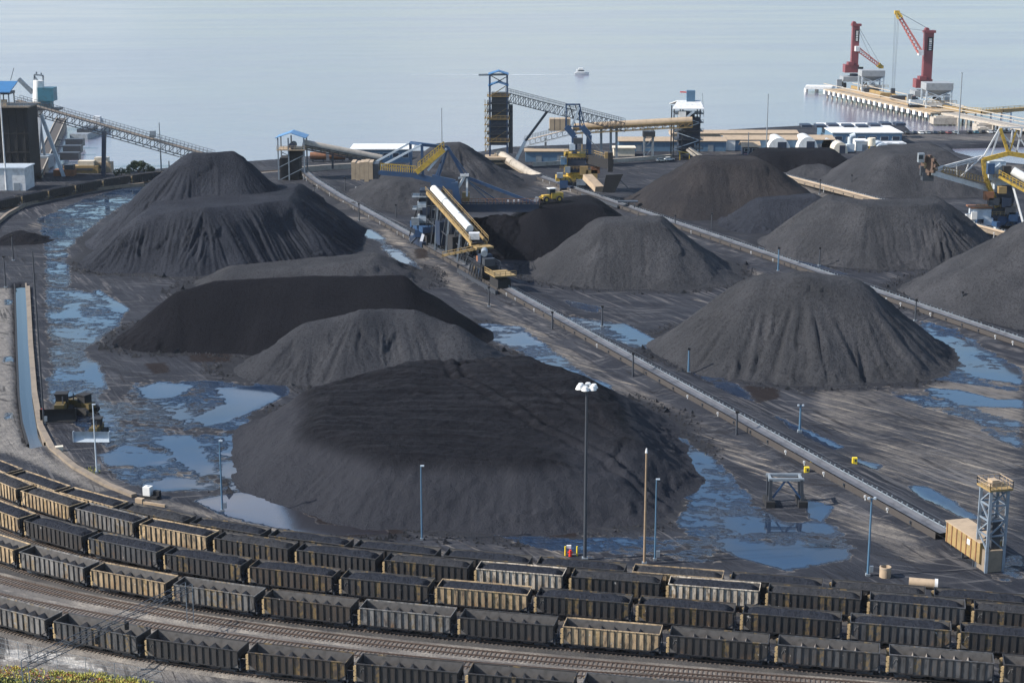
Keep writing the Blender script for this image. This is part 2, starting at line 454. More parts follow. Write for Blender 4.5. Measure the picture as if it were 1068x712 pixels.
pile('low rumpled coal spread below the tan counterweight of the front stacker',
     [dict(crest=[(415, 188, 222), (450, 185, 220)], back=25, t=.45, rill=.6, rf=.3, r=4)], 'coal_mid', .8, seed=18, lump=1.2)
pile('small black spoil heap beside the wet ground at the left edge',
     [dict(crest=[(22, 240, 255)], t=.5, r=3)], 'coal_dark', .6, seed=19)

# ------------------------------------------------------------------ ground
SHORE = [(-900, 176), (-120, 178), (60, 180), (130, 179), (215, 171), (300, 165), (370, 157), (440, 157), (500, 158), (530, 153), (640, 149), (735, 139), (760, 135), (870, 129),
         (942, 130), (948, 137), (1010, 136), (1150, 134), (1400, 132), (1400, 147), (1150, 148), (1068, 148), (986, 150), (995, 158), (1030, 167), (1068, 171), (1400, 180)]
SH = [G(*p) for p in SHORE]
SHP = [(p.x, p.y) for p in SH] + [(1600, SH[-1].y), (1600, -400), (-1600, -400), (-1600, SH[0].y)]
def inside(P, x, y):
    ins = np.zeros(x.shape, bool); n = len(P)
    for i in range(n):
        a, b = P[i], P[(i + 1) % n]
        ins ^= ((a[1] > y) != (b[1] > y)) & (x < (b[0] - a[0]) * (y - a[1]) / ((b[1] - a[1]) + 1e-12) + a[0])
    return ins
def dist_line(P, x, y, closed=True):
    n = len(P); d = np.full(x.shape, 1e9)
    for i in range(n if closed else n - 1):
        a, b = P[i], P[(i + 1) % n]; ex, ey = b[0] - a[0], b[1] - a[1]
        u = np.clip(((x - a[0]) * ex + (y - a[1]) * ey) / (ex * ex + ey * ey + 1e-9), 0, 1)
        d = np.minimum(d, np.hypot(x - a[0] - u * ex, y - a[1] - u * ey))
    return d
xs = np.concatenate([-np.geomspace(1500, 270, 10)[:-1], np.arange(-265, 300.1, 1.15), np.geomspace(305, 1500, 10)[1:]])
ys = np.concatenate([np.linspace(-300, 150, 8)[:-1], np.arange(155, 960.1, 1.15), [975, 1000, 1050]])
GX, GY = np.meshgrid(xs, ys)
sd = dist_line(SHP, GX, GY); sd = np.where(inside(SHP, GX, GY), sd, -sd)
GZ = -6 + 6 * sstep(-7, .8, sd) + 0.0
zon = np.zeros(GX.shape + (4,), np.float32)
def paint(ch, px, s, fe=2.0, mode='max', line=None):
    P = [tuple(G(*p)[:2]) for p in px]
    bx0 = min(p[0] for p in P) - 12; bx1 = max(p[0] for p in P) + 12; by0 = min(p[1] for p in P) - 12; by1 = max(p[1] for p in P) + 12
    i0, i1 = np.searchsorted(xs, (bx0, bx1)); j0, j1 = np.searchsorted(ys, (by0, by1))
    x, y = GX[j0:j1, i0:i1], GY[j0:j1, i0:i1]
    if line: v = 1 - sstep(line - fe, line + fe, dist_line(P, x, y, False))
    else:
        d = dist_line(P, x, y); d = np.where(inside(P, x, y), d, -d); v = sstep(-fe, fe, d)
    zc = zon[j0:j1, i0:i1, ch]
    zon[j0:j1, i0:i1, ch] = np.maximum(zc, v * s) if mode == 'max' else zc * (1 - v * s)
WET, TAN, COAL, GRAV = 0, 1, 2, 3
# standing water
for s, p in [
    (.60, [(38, 228), (85, 208), (140, 192), (166, 195), (125, 217), (92, 240), (72, 260), (45, 264)]),
    (.58, [(45, 262), (72, 262), (75, 298), (135, 318), (125, 342), (95, 362), (78, 388), (52, 392), (46, 330)]),
    (.85, [(62, 318), (88, 314), (86, 332), (62, 330)]), (.9, [(95, 303), (104, 302), (136, 322), (126, 328)]),
    (.62, [(48, 368), (92, 366), (117, 408), (97, 424), (58, 408)]), (.9, [(78, 376), (102, 378), (112, 402), (102, 406), (88, 392)]),
    (.9, [(140, 405), (165, 397), (205, 402), (188, 414), (150, 416)]), (.95, [(225, 404), (300, 401), (302, 411), (258, 432), (216, 446), (200, 436), (235, 420)]),
    (.50, [(140, 395), (300, 398), (262, 440), (222, 505), (150, 502), (118, 472), (108, 430)]),
    (.95, [(165, 460), (200, 452), (216, 478), (228, 494), (206, 498), (190, 484)]), (.85, [(182, 420), (193, 420), (200, 448), (190, 450)]),
    (.85, [(100, 474), (130, 462), (182, 474), (176, 483), (112, 486)]), (.98, [(157, 504), (175, 497), (208, 498), (204, 510), (162, 513)]),
    (.98, [(198, 522), (252, 513), (300, 524), (335, 545), (400, 550), (414, 557), (330, 559), (240, 540)]),
    (.85, [(222, 470), (252, 466), (254, 478), (226, 474)]), (.8, [(226, 478), (254, 480), (252, 500), (228, 500)]),
    (.62, [(497, 335), (545, 340), (575, 362), (640, 408), (700, 448), (765, 492), (790, 522), (845, 560), (890, 572), (885, 584), (820, 597), (752, 576), (700, 548), (728, 505), (690, 460), (615, 410), (540, 368), (500, 350)]),
    (.9, [(515, 348), (552, 346), (565, 358), (530, 362)]), (.92, [(612, 392), (640, 402), (636, 412), (618, 408)]), (.9, [(640, 412), (690, 440), (706, 470), (668, 440)]),
    (.9, [(735, 552), (790, 566), (888, 572), (884, 584), (820, 594), (765, 580)]), (.9, [(838, 520), (868, 528), (858, 546), (842, 540)]), (.8, [(705, 480), (735, 490), (745, 505), (722, 520), (706, 505)]),
    (.95, [(588, 313), (628, 321), (622, 326), (596, 320)]), (.95, [(636, 340), (650, 336), (692, 358), (680, 360), (640, 346)]), (.95, [(688, 366), (718, 372), (714, 378), (692, 374)]),
    (.9, [(718, 379), (756, 391), (745, 393), (720, 385)]), (.95, [(748, 398), (764, 400), (786, 415), (770, 414)]), (.95, [(373, 240), (388, 239), (404, 250), (384, 249)]), (.95, [(404, 264), (416, 262), (432, 274), (418, 276)]),
    (.85, [(800, 430), (820, 438), (882, 466), (868, 470), (826, 450)]), (.97, [(945, 505), (968, 507), (1024, 541), (1005, 541), (958, 518)]), (.85, [(890, 476), (920, 486), (915, 492), (888, 482)]),
    (.75, [(955, 344), (985, 352), (1012, 366), (1028, 378), (1010, 388), (975, 362)]), (.85, [(990, 382), (1030, 382), (1068, 396), (1068, 403), (1020, 394)]), (.85, [(962, 402), (1000, 406), (1040, 416), (1068, 416), (1068, 426), (1010, 424), (966, 412)]),
    (.70, [(790, 258), (830, 268), (885, 286), (870, 290), (800, 270)]), (.5, [(1010, 590), (1068, 575), (1068, 612), (1030, 612)]),
    (.5, [(500, 555), (740, 560), (760, 590), (600, 585)]), (.6, [(1000, 420), (1068, 440), (1068, 470), (1020, 450)]), (.9, [(5, 312), (12, 312), (12, 318), (5, 318)]), (.9, [(5, 372), (13, 371), (13, 376), (5, 377)]), (.9, [(4, 430), (13, 430), (13, 437), (5, 438)]),
    (.62, [(44, 395), (60, 388), (118, 420), (130, 455), (112, 470), (70, 440), (52, 420)]), (.55, [(108, 488), (220, 486), (232, 512), (160, 514), (120, 500)]), (.60, [(232, 455), (258, 450), (262, 512), (236, 512)]),
    (.60, [(560, 362), (640, 405), (705, 448), (760, 488), (742, 498), (690, 455), (610, 405), (552, 372)]), (.6, [(690, 470), (760, 500), (800, 540), (760, 552), (712, 520)]), (.55, [(780, 548), (860, 540), (900, 572), (820, 600)]),
    (.6, [(560, 325), (640, 335), (700, 362), (660, 366), (580, 335)]), (.62, [(690, 375), (760, 390), (800, 425), (760, 412)]), (.6, [(960, 335), (1000, 345), (1068, 385), (1068, 410), (1000, 400), (955, 395)]), (.5, [(900, 400), (960, 405), (1068, 440), (1068, 455), (960, 425)]), (.6, [(380, 236), (420, 262), (445, 282), (425, 280), (395, 258)])]:
    paint(WET, p, s, 1.6)
# tan dust and clay
for s, p, w in [
    (.55, [(430, 262), (505, 320), (620, 388), (740, 455), (850, 520), (960, 580)], 3.2), (.5, [(330, 205), (430, 262)], 3), (.45, [(520, 200), (640, 260), (760, 330)], 2),
    (.55, [(640, 232), (740, 268), (880, 322), (1068, 385)], 3.5), (.6, [(560, 192), (606, 204), (640, 222)], 3), (.7, [(820, 190), (890, 214)], 4),
    (.9, [(26, 310), (33, 400), (46, 455), (75, 487), (118, 508)], 1.6), (.9, [(150, 520), (220, 536), (300, 553), (420, 572), (560, 588)], 1.4), (.7, [(560, 588), (700, 598), (880, 608)], 1.2),
    (.8, [(-30, 236), (30, 210), (95, 198), (150, 192)], 2.0)]:
    paint(TAN, p, s, 1.6, line=w)
for s, p in [(.5, [(840, 395), (960, 380), (1068, 400), (1068, 520), (960, 500), (850, 440)]), (.8, [(950, 395), (1068, 385), (1068, 440), (980, 425)]), (.42, [(860, 470), (1000, 470), (1068, 510), (1068, 570), (1000, 545)]),
             (.55, [(110, 480), (215, 470), (220, 505), (140, 505)]), (.6, [(225, 405), (260, 400), (262, 425), (230, 440)]), (.45, [(20, 240), (60, 215), (70, 225), (40, 250)]), (.35, [(60, 300), (120, 300), (60, 400)]), (.4, [(700, 150), (790, 146), (800, 165), (720, 170)]),
             (.5, [(440, 548), (600, 570), (590, 590), (440, 570)]), (.8, [(1010, 170), (1068, 172), (1068, 180), (1020, 175)]), (.55, [(940, 140), (1100, 138), (1100, 147), (940, 147)])]:
    paint(TAN, p, s, 3)
# road, ballast
ROADP = [(-60, 300), (14, 300), (18, 420), (42, 470), (112, 511), (100, 514), (30, 482), (-60, 450)]
paint(GRAV, ROADP, .9, .8); paint(GRAV, [(-200, 560), (0, 580), (110, 610), (300, 648), (560, 672), (800, 690), (1068, 712), (1300, 730), (1300, 830), (800, 760), (300, 760), (-200, 760)], .55, 2)
paint(GRAV, [(-100, 590), (100, 622), (240, 652), (330, 668), (300, 712), (100, 712), (-100, 712)], 1.0, 5)
paint(GRAV, [(-20, 672), (60, 680), (122, 697), (100, 702), (40, 690), (-20, 690)], 1.3, 1)
for bodies, (x0, x1, y0, y1) in PILES:
    i0, i1 = np.searchsorted(xs, (x0 - 12, x1 + 12)); j0, j1 = np.searchsorted(ys, (y0 - 12, y1 + 12))
    for b in bodies:
        h = raw_height(b, GX[j0:j1, i0:i1], GY[j0:j1, i0:i1])[0]
        c = sstep(-5, -.5, h + 1.5 * fbm(GX[j0:j1, i0:i1] * .12, GY[j0:j1, i0:i1] * .12, 2))
        zon[j0:j1, i0:i1, COAL] = np.maximum(zon[j0:j1, i0:i1, COAL], c)
zon[..., TAN] *= 1 - .85 * zon[..., COAL]
# drainage channel sunk beside the road
CHAN = [(21, 296), (24, 360), (27, 410), (31, 440), (38, 463)]
cp = [tuple(G(*p)[:2]) for p in CHAN]
dch = dist_line(cp, GX, GY, False); inch = dch < 2.6
GZ = np.where(inch, np.minimum(GZ, -1.6 * (1 - sstep(1.2, 2.0, dch))), GZ)
# conveyor banks and gentle unevenness
land = sstep(1, 5, sd)
GZ = GZ + land * np.where(dch < 5, 0, .10 * fbm(GX * .08, GY * .08, 3)) * (1 - zon[..., GRAV].clip(0, 1)) * (1 - sstep(.3, .7, zon[..., WET]))
for (q0, q1, w0_, w1_, hh) in ((G(330, 190), G(985, 560), 3.6, 9.5, 1.0), (G(560, 186), G(1120, 378), 4.0, 9.0, .9)):
    dl = dist_line([tuple(q0[:2]), tuple(q1[:2])], GX, GY, False)
    GZ = GZ + hh * (1 - sstep(w0_, w1_, dl)) * (1 + .35 * fbm(GX * .35, GY * .35, 2) * sstep(3.5, 5, dl)) * (1 - sstep(.2, .6, zon[..., WET]))
stain_reflection = np.zeros(GX.shape, np.float32)  # brown silt patches; over the front pool also the dark pile's painted reflection
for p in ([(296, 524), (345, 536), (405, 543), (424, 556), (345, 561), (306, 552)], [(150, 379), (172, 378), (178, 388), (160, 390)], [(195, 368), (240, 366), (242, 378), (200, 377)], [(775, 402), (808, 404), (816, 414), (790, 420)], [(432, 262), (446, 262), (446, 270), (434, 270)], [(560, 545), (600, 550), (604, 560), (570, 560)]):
    P = [tuple(G(*q)[:2]) for q in p]; d = dist_line(P, GX, GY); d = np.where(inside(P, GX, GY), d, -d); stain_reflection = np.maximum(stain_reflection, sstep(-2, 2, d))
ids = np.arange(GX.size).reshape(GX.shape)
fs = np.stack([ids[:-1, :-1].ravel(), ids[:-1, 1:].ravel(), ids[1:, 1:].ravel(), ids[1:, :-1].ravel()], 1)

def ground_mat():
    m, nt, b = nodes('yard_ground')
    at = nt.nodes.new('ShaderNodeAttribute'); at.attribute_name = 'zones'
    sp = nt.nodes.new('ShaderNodeSeparateColor'); nt.links.new(at.outputs['Color'], sp.inputs[0])
    wet, tan, coal, grav = sp.outputs[0], sp.outputs[1], sp.outputs[2], at.outputs['Alpha']
    HEAD = R(70)
    nA = noise(nt, .10, 5, .62, stretch=(.6, 1.3, 1), rot=R(-24)); nB = noise(nt, .55, 4, .6)
    nS = noise(nt, .4, 5, .7, stretch=(.10, 1.5, 1), rot=R(-62)); nS2 = noise(nt, .5, 5, .75, stretch=(.07, 1.6, 1), rot=R(-50))
    nF = noise(nt, 2.5, 5, .75); nC = noise(nt, .035, 4, .6)
    base = mixc(nt, smooth(nt, nA, .35, .7), (.015, .0175, .025), (.034, .037, .046))
    base = mixc(nt, mth(nt, 'MULTIPLY', smooth(nt, nS, .5, .72), .7), base, (.066, .068, .078))
    base = mixc(nt, mth(nt, 'MULTIPLY', smooth(nt, nC, .45, .65), .55), base, (.020, .022, .029))
    tf = mth(nt, 'ADD', tan, mth(nt, 'MULTIPLY', mth(nt, 'SUBTRACT', mth(nt, 'ADD', mth(nt, 'ADD', mth(nt, 'MULTIPLY', nB, .35), mth(nt, 'MULTIPLY', nC, .8)), mth(nt, 'MULTIPLY', nS2, .85)), 1.0), 1.7))
    base = mixc(nt, mth(nt, 'MULTIPLY', smooth(nt, tf, .20, 1.0), smooth(nt, tan, .05, .5)), base, (.145, .132, .120))
    base = mixc(nt, mth(nt, 'MULTIPLY', mth(nt, 'MULTIPLY', smooth(nt, tan, .1, .4), smooth(nt, nS2, .56, .66)), .85), base, (.27, .235, .195))
    gv = mixc(nt, smooth(nt, nB, .35, .7), (.145, .135, .127), (.235, .218, .198))
    gv = mixc(nt, mth(nt, 'MULTIPLY', mth(nt, 'MULTIPLY', smooth(nt, nC, .42, .6), .6), mth(nt, 'SUBTRACT', 1.0, smooth(nt, grav, .7, 1.0))), gv, (.06, .056, .056))
    base = mixc(nt, mth(nt, 'MULTIPLY', grav, smooth(nt, mth(nt, 'ADD', nB, grav), .7, 1.25), True), base, gv)
    base = mixc(nt, mth(nt, 'MULTIPLY', smooth(nt, grav, 1.05, 1.2), smooth(nt, nB, .3, .55)), base, (.46, .44, .41))
    base = mixc(nt, mth(nt, 'MULTIPLY', coal, .8), base, (.017, .018, .022))
    base = mixc(nt, mth(nt, 'MULTIPLY', smooth(nt, nF, .45, .7), .55), base, (.03, .03, .034))
    # ruts and tyre lines in three headings, each kept to its own patches
    for i, (ang_, lo, colr, am) in enumerate(((-66, .55, (.125, .120, .122), .6), (-20, .57, (.105, .104, .110), .5), (12, .58, (.115, .113, .116), .5), (-70, .56, (.014, .014, .017), .75), (-35, .57, (.016, .016, .019), .7))):
        ln = noise(nt, .85, 3, .6, stretch=(.045, 1.0, 1), rot=R(ang_)); pm = noise(nt, .045 + .01 * i, 3, .6, stretch=(1, 1, 1 + i))
        f = mth(nt, 'MULTIPLY', mth(nt, 'MULTIPLY', smooth(nt, ln, lo, lo + .06), smooth(nt, pm, .45, .58)), am)
        base = mixc(nt, mth(nt, 'MULTIPLY', f, mth(nt, 'SUBTRACT', 1.0, mth(nt, 'MULTIPLY', coal, .8))), base, colr)
    sta = nt.nodes.new('ShaderNodeAttribute'); sta.attribute_name = 'stain_reflection'; stn = sta.outputs['Fac']
    wv = mth(nt, 'ADD', wet, mth(nt, 'MULTIPLY', mth(nt, 'SUBTRACT', mth(nt, 'ADD', mth(nt, 'ADD', mth(nt, 'MULTIPLY', nA, .5), mth(nt, 'MULTIPLY', nB, .25)), mth(nt, 'MULTIPLY', noise(nt, .5, 4, .65, stretch=(.16, 1.0, 1), rot=R(8)), .2)), .48), 2.4))
    wv = mth(nt, 'MULTIPLY', wv, smooth(nt, wet, .02, .2))
    water = smooth(nt, wv, .42, .49); damp = smooth(nt, wv, .25, .6)
    base = mixc(nt, mth(nt, 'MULTIPLY', damp, .55), base, (.020, .019, .020))
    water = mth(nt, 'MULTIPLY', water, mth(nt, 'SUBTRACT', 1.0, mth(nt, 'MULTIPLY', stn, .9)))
    rim = mth(nt, 'MULTIPLY', mth(nt, 'MULTIPLY', smooth(nt, wv, .30, .44), mth(nt, 'SUBTRACT', 1.0, smooth(nt, wv, .44, .52))), smooth(nt, nB, .5, .6))
    base = mixc(nt, mth(nt, 'MULTIPLY', rim, .5), base, (.20, .175, .15))
    sky_silt = mixc(nt, smooth(nt, nC, .45, .65), (.007, .020, .048), (.022, .026, .036))  # blue of the reflected sky put into the water colour, greyer silt in patches
    base = mixc(nt, water, base, sky_silt)
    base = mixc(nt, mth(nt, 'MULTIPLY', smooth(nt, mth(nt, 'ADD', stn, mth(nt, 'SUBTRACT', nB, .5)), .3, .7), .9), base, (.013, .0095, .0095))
    nt.links.new(base, b.inputs['Base Color'])
    rgh = mth(nt, 'SUBTRACT', .85, mth(nt, 'MULTIPLY', damp, .35))
    rgh = mth(nt, 'ADD', mth(nt, 'MULTIPLY', rgh, mth(nt, 'SUBTRACT', 1.0, water)), mth(nt, 'MULTIPLY', mth(nt, 'MULTIPLY', water, smooth(nt, nF, .2, .8)), .10))
    nt.links.new(rgh, b.inputs['Roughness'])
    nt.links.new(mth(nt, 'ADD', .1, mth(nt, 'MULTIPLY', water, .9)), b.inputs['Specular IOR Level'])
    hg = mth(nt, 'ADD', mth(nt, 'MULTIPLY', nF, .3), mth(nt, 'MULTIPLY', nS, .6))
    hg = mth(nt, 'MULTIPLY', hg, mth(nt, 'SUBTRACT', 1.0, smooth(nt, wv, .5, .62)))
    bump(nt, b, hg, .8, .6)
    MATS['yard_ground'] = m
ground_mat()
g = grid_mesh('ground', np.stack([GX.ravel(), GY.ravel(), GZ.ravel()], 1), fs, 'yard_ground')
ca = g.data.color_attributes.new('zones', 'FLOAT_COLOR', 'POINT')
ca.data.foreach_set('color', zon.reshape(-1, 4).ravel())
cs_ = g.data.attributes.new('stain_reflection', 'FLOAT', 'POINT'); cs_.data.foreach_set('value', stain_reflection.ravel())
tag(g, kind='structure')

def sea_mat():
    m, nt, b = nodes('sea_water')
    b.inputs['Base Color'].default_value = (.08, .10, .14, 1)
    b.inputs['Roughness'].default_value = .18
    big = noise(nt, .0035, 5, .6, stretch=(.6, 1.8, 1), rot=R(6)); w1 = noise(nt, .07, 4, .6, stretch=(.75, 1.3, 1), rot=R(10)); w2 = noise(nt, .3, 4, .65, stretch=(.8, 1.2, 1), rot=R(-14))
    cc = mixc(nt, smooth(nt, big, .38, .66), (.135, .138, .19), (.18, .18, .215))
    fl = noise(nt, .02, 6, .75, stretch=(.25, 1.6, 1), rot=R(3))
    cc = mixc(nt, mth(nt, 'MULTIPLY', smooth(nt, fl, .60, .70), .35), cc, (.30, .30, .31))
    f2 = noise(nt, .09, 5, .7, stretch=(.28, 1.5, 1), rot=R(-4))
    cc = mixc(nt, mth(nt, 'MULTIPLY', smooth(nt, f2, .45, .7), .4), cc, (.075, .085, .13))
    nt.links.new(cc, b.inputs['Base Color'])
    rr = mth(nt, 'ADD', .17, mth(nt, 'MULTIPLY', smooth(nt, big, .35, .7), .08)); nt.links.new(rr, b.inputs['Roughness'])
    h = mth(nt, 'ADD', mth(nt, 'MULTIPLY', w1, .9), mth(nt, 'MULTIPLY', w2, .8))
    b.inputs['Specular IOR Level'].default_value = .9
    bump(nt, b, h, .17, 1.0)
    MATS['sea'] = m
sea_mat()
sea = MB().add([(-6000, 300, -2.2), (6000, 300, -2.2), (6000, 9000, -2.2), (-6000, 9000, -2.2)], [(0, 1, 2, 3)]).build('sea', 'sea'); tag(sea, kind='structure')
def chan_water():
    m, nt, b = nodes('still_water'); b.inputs['Base Color'].default_value = (.012, .018, .026, 1); b.inputs['Roughness'].default_value = .04; b.inputs['Specular IOR Level'].default_value = 1.0
    MATS['still'] = m
chan_water()
L = [Vector((p[0], p[1], -.75)) for p in cp]
def strip(L, w):
    out = []
    for i, p in enumerate(L):
        d = (L[min(i + 1, len(L) - 1)] - L[max(i - 1, 0)]); n = Vector((-d.y, d.x, 0)).normalized() * w
        out += [p - n, p + n]
    return out, [(2 * i, 2 * i + 2, 2 * i + 3, 2 * i + 1) for i in range(len(L) - 1)]
tag(MB().add(*strip(L, 1.45)).build('channel_water', 'still'), kind='structure')
KERB = []
for sg, wd, mt in ((-1, .4, 'black'), (1, .4, 'conv_tan')):  # left kerb black: shadow of the channel wall put into its colour
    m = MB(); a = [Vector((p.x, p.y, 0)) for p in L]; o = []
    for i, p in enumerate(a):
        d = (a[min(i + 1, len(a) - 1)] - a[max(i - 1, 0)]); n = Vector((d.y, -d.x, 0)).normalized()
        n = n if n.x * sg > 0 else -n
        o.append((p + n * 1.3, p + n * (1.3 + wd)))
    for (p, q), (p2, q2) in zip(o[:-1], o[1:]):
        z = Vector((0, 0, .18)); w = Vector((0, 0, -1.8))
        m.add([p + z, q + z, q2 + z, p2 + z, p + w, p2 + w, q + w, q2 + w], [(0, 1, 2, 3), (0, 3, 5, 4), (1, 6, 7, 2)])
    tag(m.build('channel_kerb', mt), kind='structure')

rr_ = np.random.RandomState(3); cand = np.argwhere((zon[..., COAL] > .12) & (zon[..., COAL] < .97) & (GY < 480) & (np.abs(GX) < 200) & (zon[..., WET] < .3))
m = MB()
for j, i in cand[rr_.choice(len(cand), 5200)]:
    x, y = xs[i] + rr_.uniform(-.8, .8), ys[j] + rr_.uniform(-.8, .8); q = rr_.uniform(.12, .34) * (1 + 1.6 * (rr_.rand() > .95)); v_ = rr_.uniform(-.5, .5, (4, 2)) * q
    z0 = float(GZ[j, i]) - .06
    m.add([(x - q + v_[0, 0], y - q * .7, z0), (x + q, y - q * .6 + v_[1, 1], z0), (x + q * .3, y + q + v_[2, 1], z0), (x + v_[3, 0], y + v_[3, 1], z0 + q * 1.5)], [(0, 1, 3), (1, 2, 3), (2, 0, 3)])
tag(m.build('coal_rubble', 'coal_mid'), kind='stuff')
# ------------------------------------------------------------------ railway
V = Vector
ZT = 3.7
def fit_row(px, deg=4, z=ZT):
    P = [G(*p, z) for p in px]
    x = np.array([p.x for p in P]); y = np.array([p.y for p in P])
    c = np.polyfit(x, y, deg)
    xx = np.linspace(x.min(), x.max(), 400); yy = np.polyval(c, xx)
    # straight run-out at both ends
    def ext(x0, y0, dx, dy, L, n=20):
        l = math.hypot(dx, dy); return [(x0 + dx / l * L * k / n, y0 + dy / l * L * k / n) for k in range(1, n + 1)]
    line = ext(xx[0], yy[0], xx[0] - xx[1], yy[0] - yy[1], 45)[::-1] + list(zip(xx, yy)) + ext(xx[-1], yy[-1], xx[-1] - xx[-2], yy[-1] - yy[-2], 45)
    A = np.array(line); s = np.concatenate([[0], np.cumsum(np.hypot(*np.diff(A, axis=0).T))])
    return A, s, x, y
def at(A, s, q):
    x = np.interp(q, s, A[:, 0]); y = np.interp(q, s, A[:, 1])
    x2 = np.interp(q + .5, s, A[:, 0]); y2 = np.interp(q + .5, s, A[:, 1])
    return x, y, math.atan2(y2 - y, x2 - x)
def track(A, s, step=.62, bal='ballast'):
    L = [Vector((at(A, s, q)[0], at(A, s, q)[1], 0)) for q in np.arange(0, s[-1], 2.0)]
    def off(w, z): return [Vector((p.x, p.y, z)) for p in strip(L, w)[0]]
    mb = MB(); lo = off(2.3, .02); hi = off(1.6, .13); n = len(L)
    vs = lo + hi; f = []
    for i in range(n - 1):
        a, b, c, d = 2 * i, 2 * i + 1, 2 * i + 2, 2 * i + 3; o = 2 * n
        f += [(a, c, c + o, a + o), (b + o, d + o, d, b), (a + o, c + o, d + o, b + o)]
    mb.add(vs, f)
    t = mb.build('railway_track', bal); tag(t, kind='structure')
    mb = MB()
    for q in np.arange(0, s[-1], step):
        x, y, a = at(A, s, q); mb.box((x, y, .17), (.25, 2.6, .1), a)
    mb.build('sleepers', 'sleeper', t)
    for sg in (-1, 1):
        mb = MB(); R_ = []
        for q in np.arange(0, s[-1], 2.0):
            x, y, a = at(A, s, q); R_.append(Vector((x - math.sin(a) * .75 * sg, y + math.cos(a) * .75 * sg, .3)))
        for a, b in zip(R_[:-1], R_[1:]): mb.bar(a, b, .12, .16)
        mb.build('rail', 'rail', t)
    return t
def ballast_mat(name='ballast', k1=(.13, .118, .108), k2=(.25, .225, .195)):
    m, nt, b = nodes(name)
    a = noise(nt, .3, 5, .65); c = noise(nt, 3.0, 3, .7); d = noise(nt, .05, 3, .6)
    k = mixc(nt, smooth(nt, a, .35, .7), k1, k2)
    k = mixc(nt, mth(nt, 'MULTIPLY', smooth(nt, d, .45, .6), .7), k, (.05, .047, .048))
    k = mixc(nt, smooth(nt, c, .5, .75), k, (.05, .047, .045))
    nt.links.new(k, b.inputs['Base Color']); b.inputs['Roughness'].default_value = .9
    bump(nt, b, c, .6, .3); MATS[name] = m
ballast_mat(); ballast_mat('ballast_black', (.018, .018, .021), (.06, .055, .05))

def side_panel(mb, y):
    o = [(-7.25, y, 3.4), (7.25, y, 3.4), (7.25, y, 1.75), (6.0, y, .95), (-6.0, y, .95), (-7.25, y, 1.75)]
    mb.slab([Vector(p) for p in o], (0, .08, 0))
def hopper_body(root):
    mb = MB()
    for sg in (-1, 1):
        side_panel(mb, 1.5 * sg)
        mb.cm = 1
        for k in range(14):
            x = -7.15 + 14.3 * k / 13
            mb.box((x, 1.61 * sg, 2.2 if 0 < k < 13 else 2.55), (.11, .13, 2.4 if 0 < k < 13 else 1.6))
        mb.cm = 0
        mb.box((0, 1.57 * sg, 3.42), (14.66, .13, .12))
        mb.cm = 1; mb.box((0, 1.57 * sg, .98), (12.0, .16, .16)); mb.cm = 0
    for sx in (-1, 1):
        es = MB(); es.box((7.24 * sx, 0, 2.9), (.08, 2.92, 1.0)); es.slab([V((7.24 * sx, -1.46, 2.4)), V((7.24 * sx, 1.46, 2.4)), V((5.2 * sx, 1.46, 1.0)), V((5.2 * sx, -1.46, 1.0))], (.06 * sx, 0, -.06))
        es.box((7.27 * sx, 0, 2.75), (.1, 2.9, .12)); es.build('end_sheet', 'rib_steel', root); mb.box((7.29 * sx, 0, 3.42), (.1, 2.98, .12))
    mb.box((0, 0, 1.0), (10.4, 2.92, .06))
    li = MB(); li.box((0, 0, 1.05), (10.3, 2.9, .05)); [li.box((0, sg * 1.445, 2.2), (14.3, .03, 2.3)) for sg in (-1, 1)]; li.build('inner_lining', 'ridge', root)
    return mb.build('body', ['car_paint', 'rib_steel'], root)
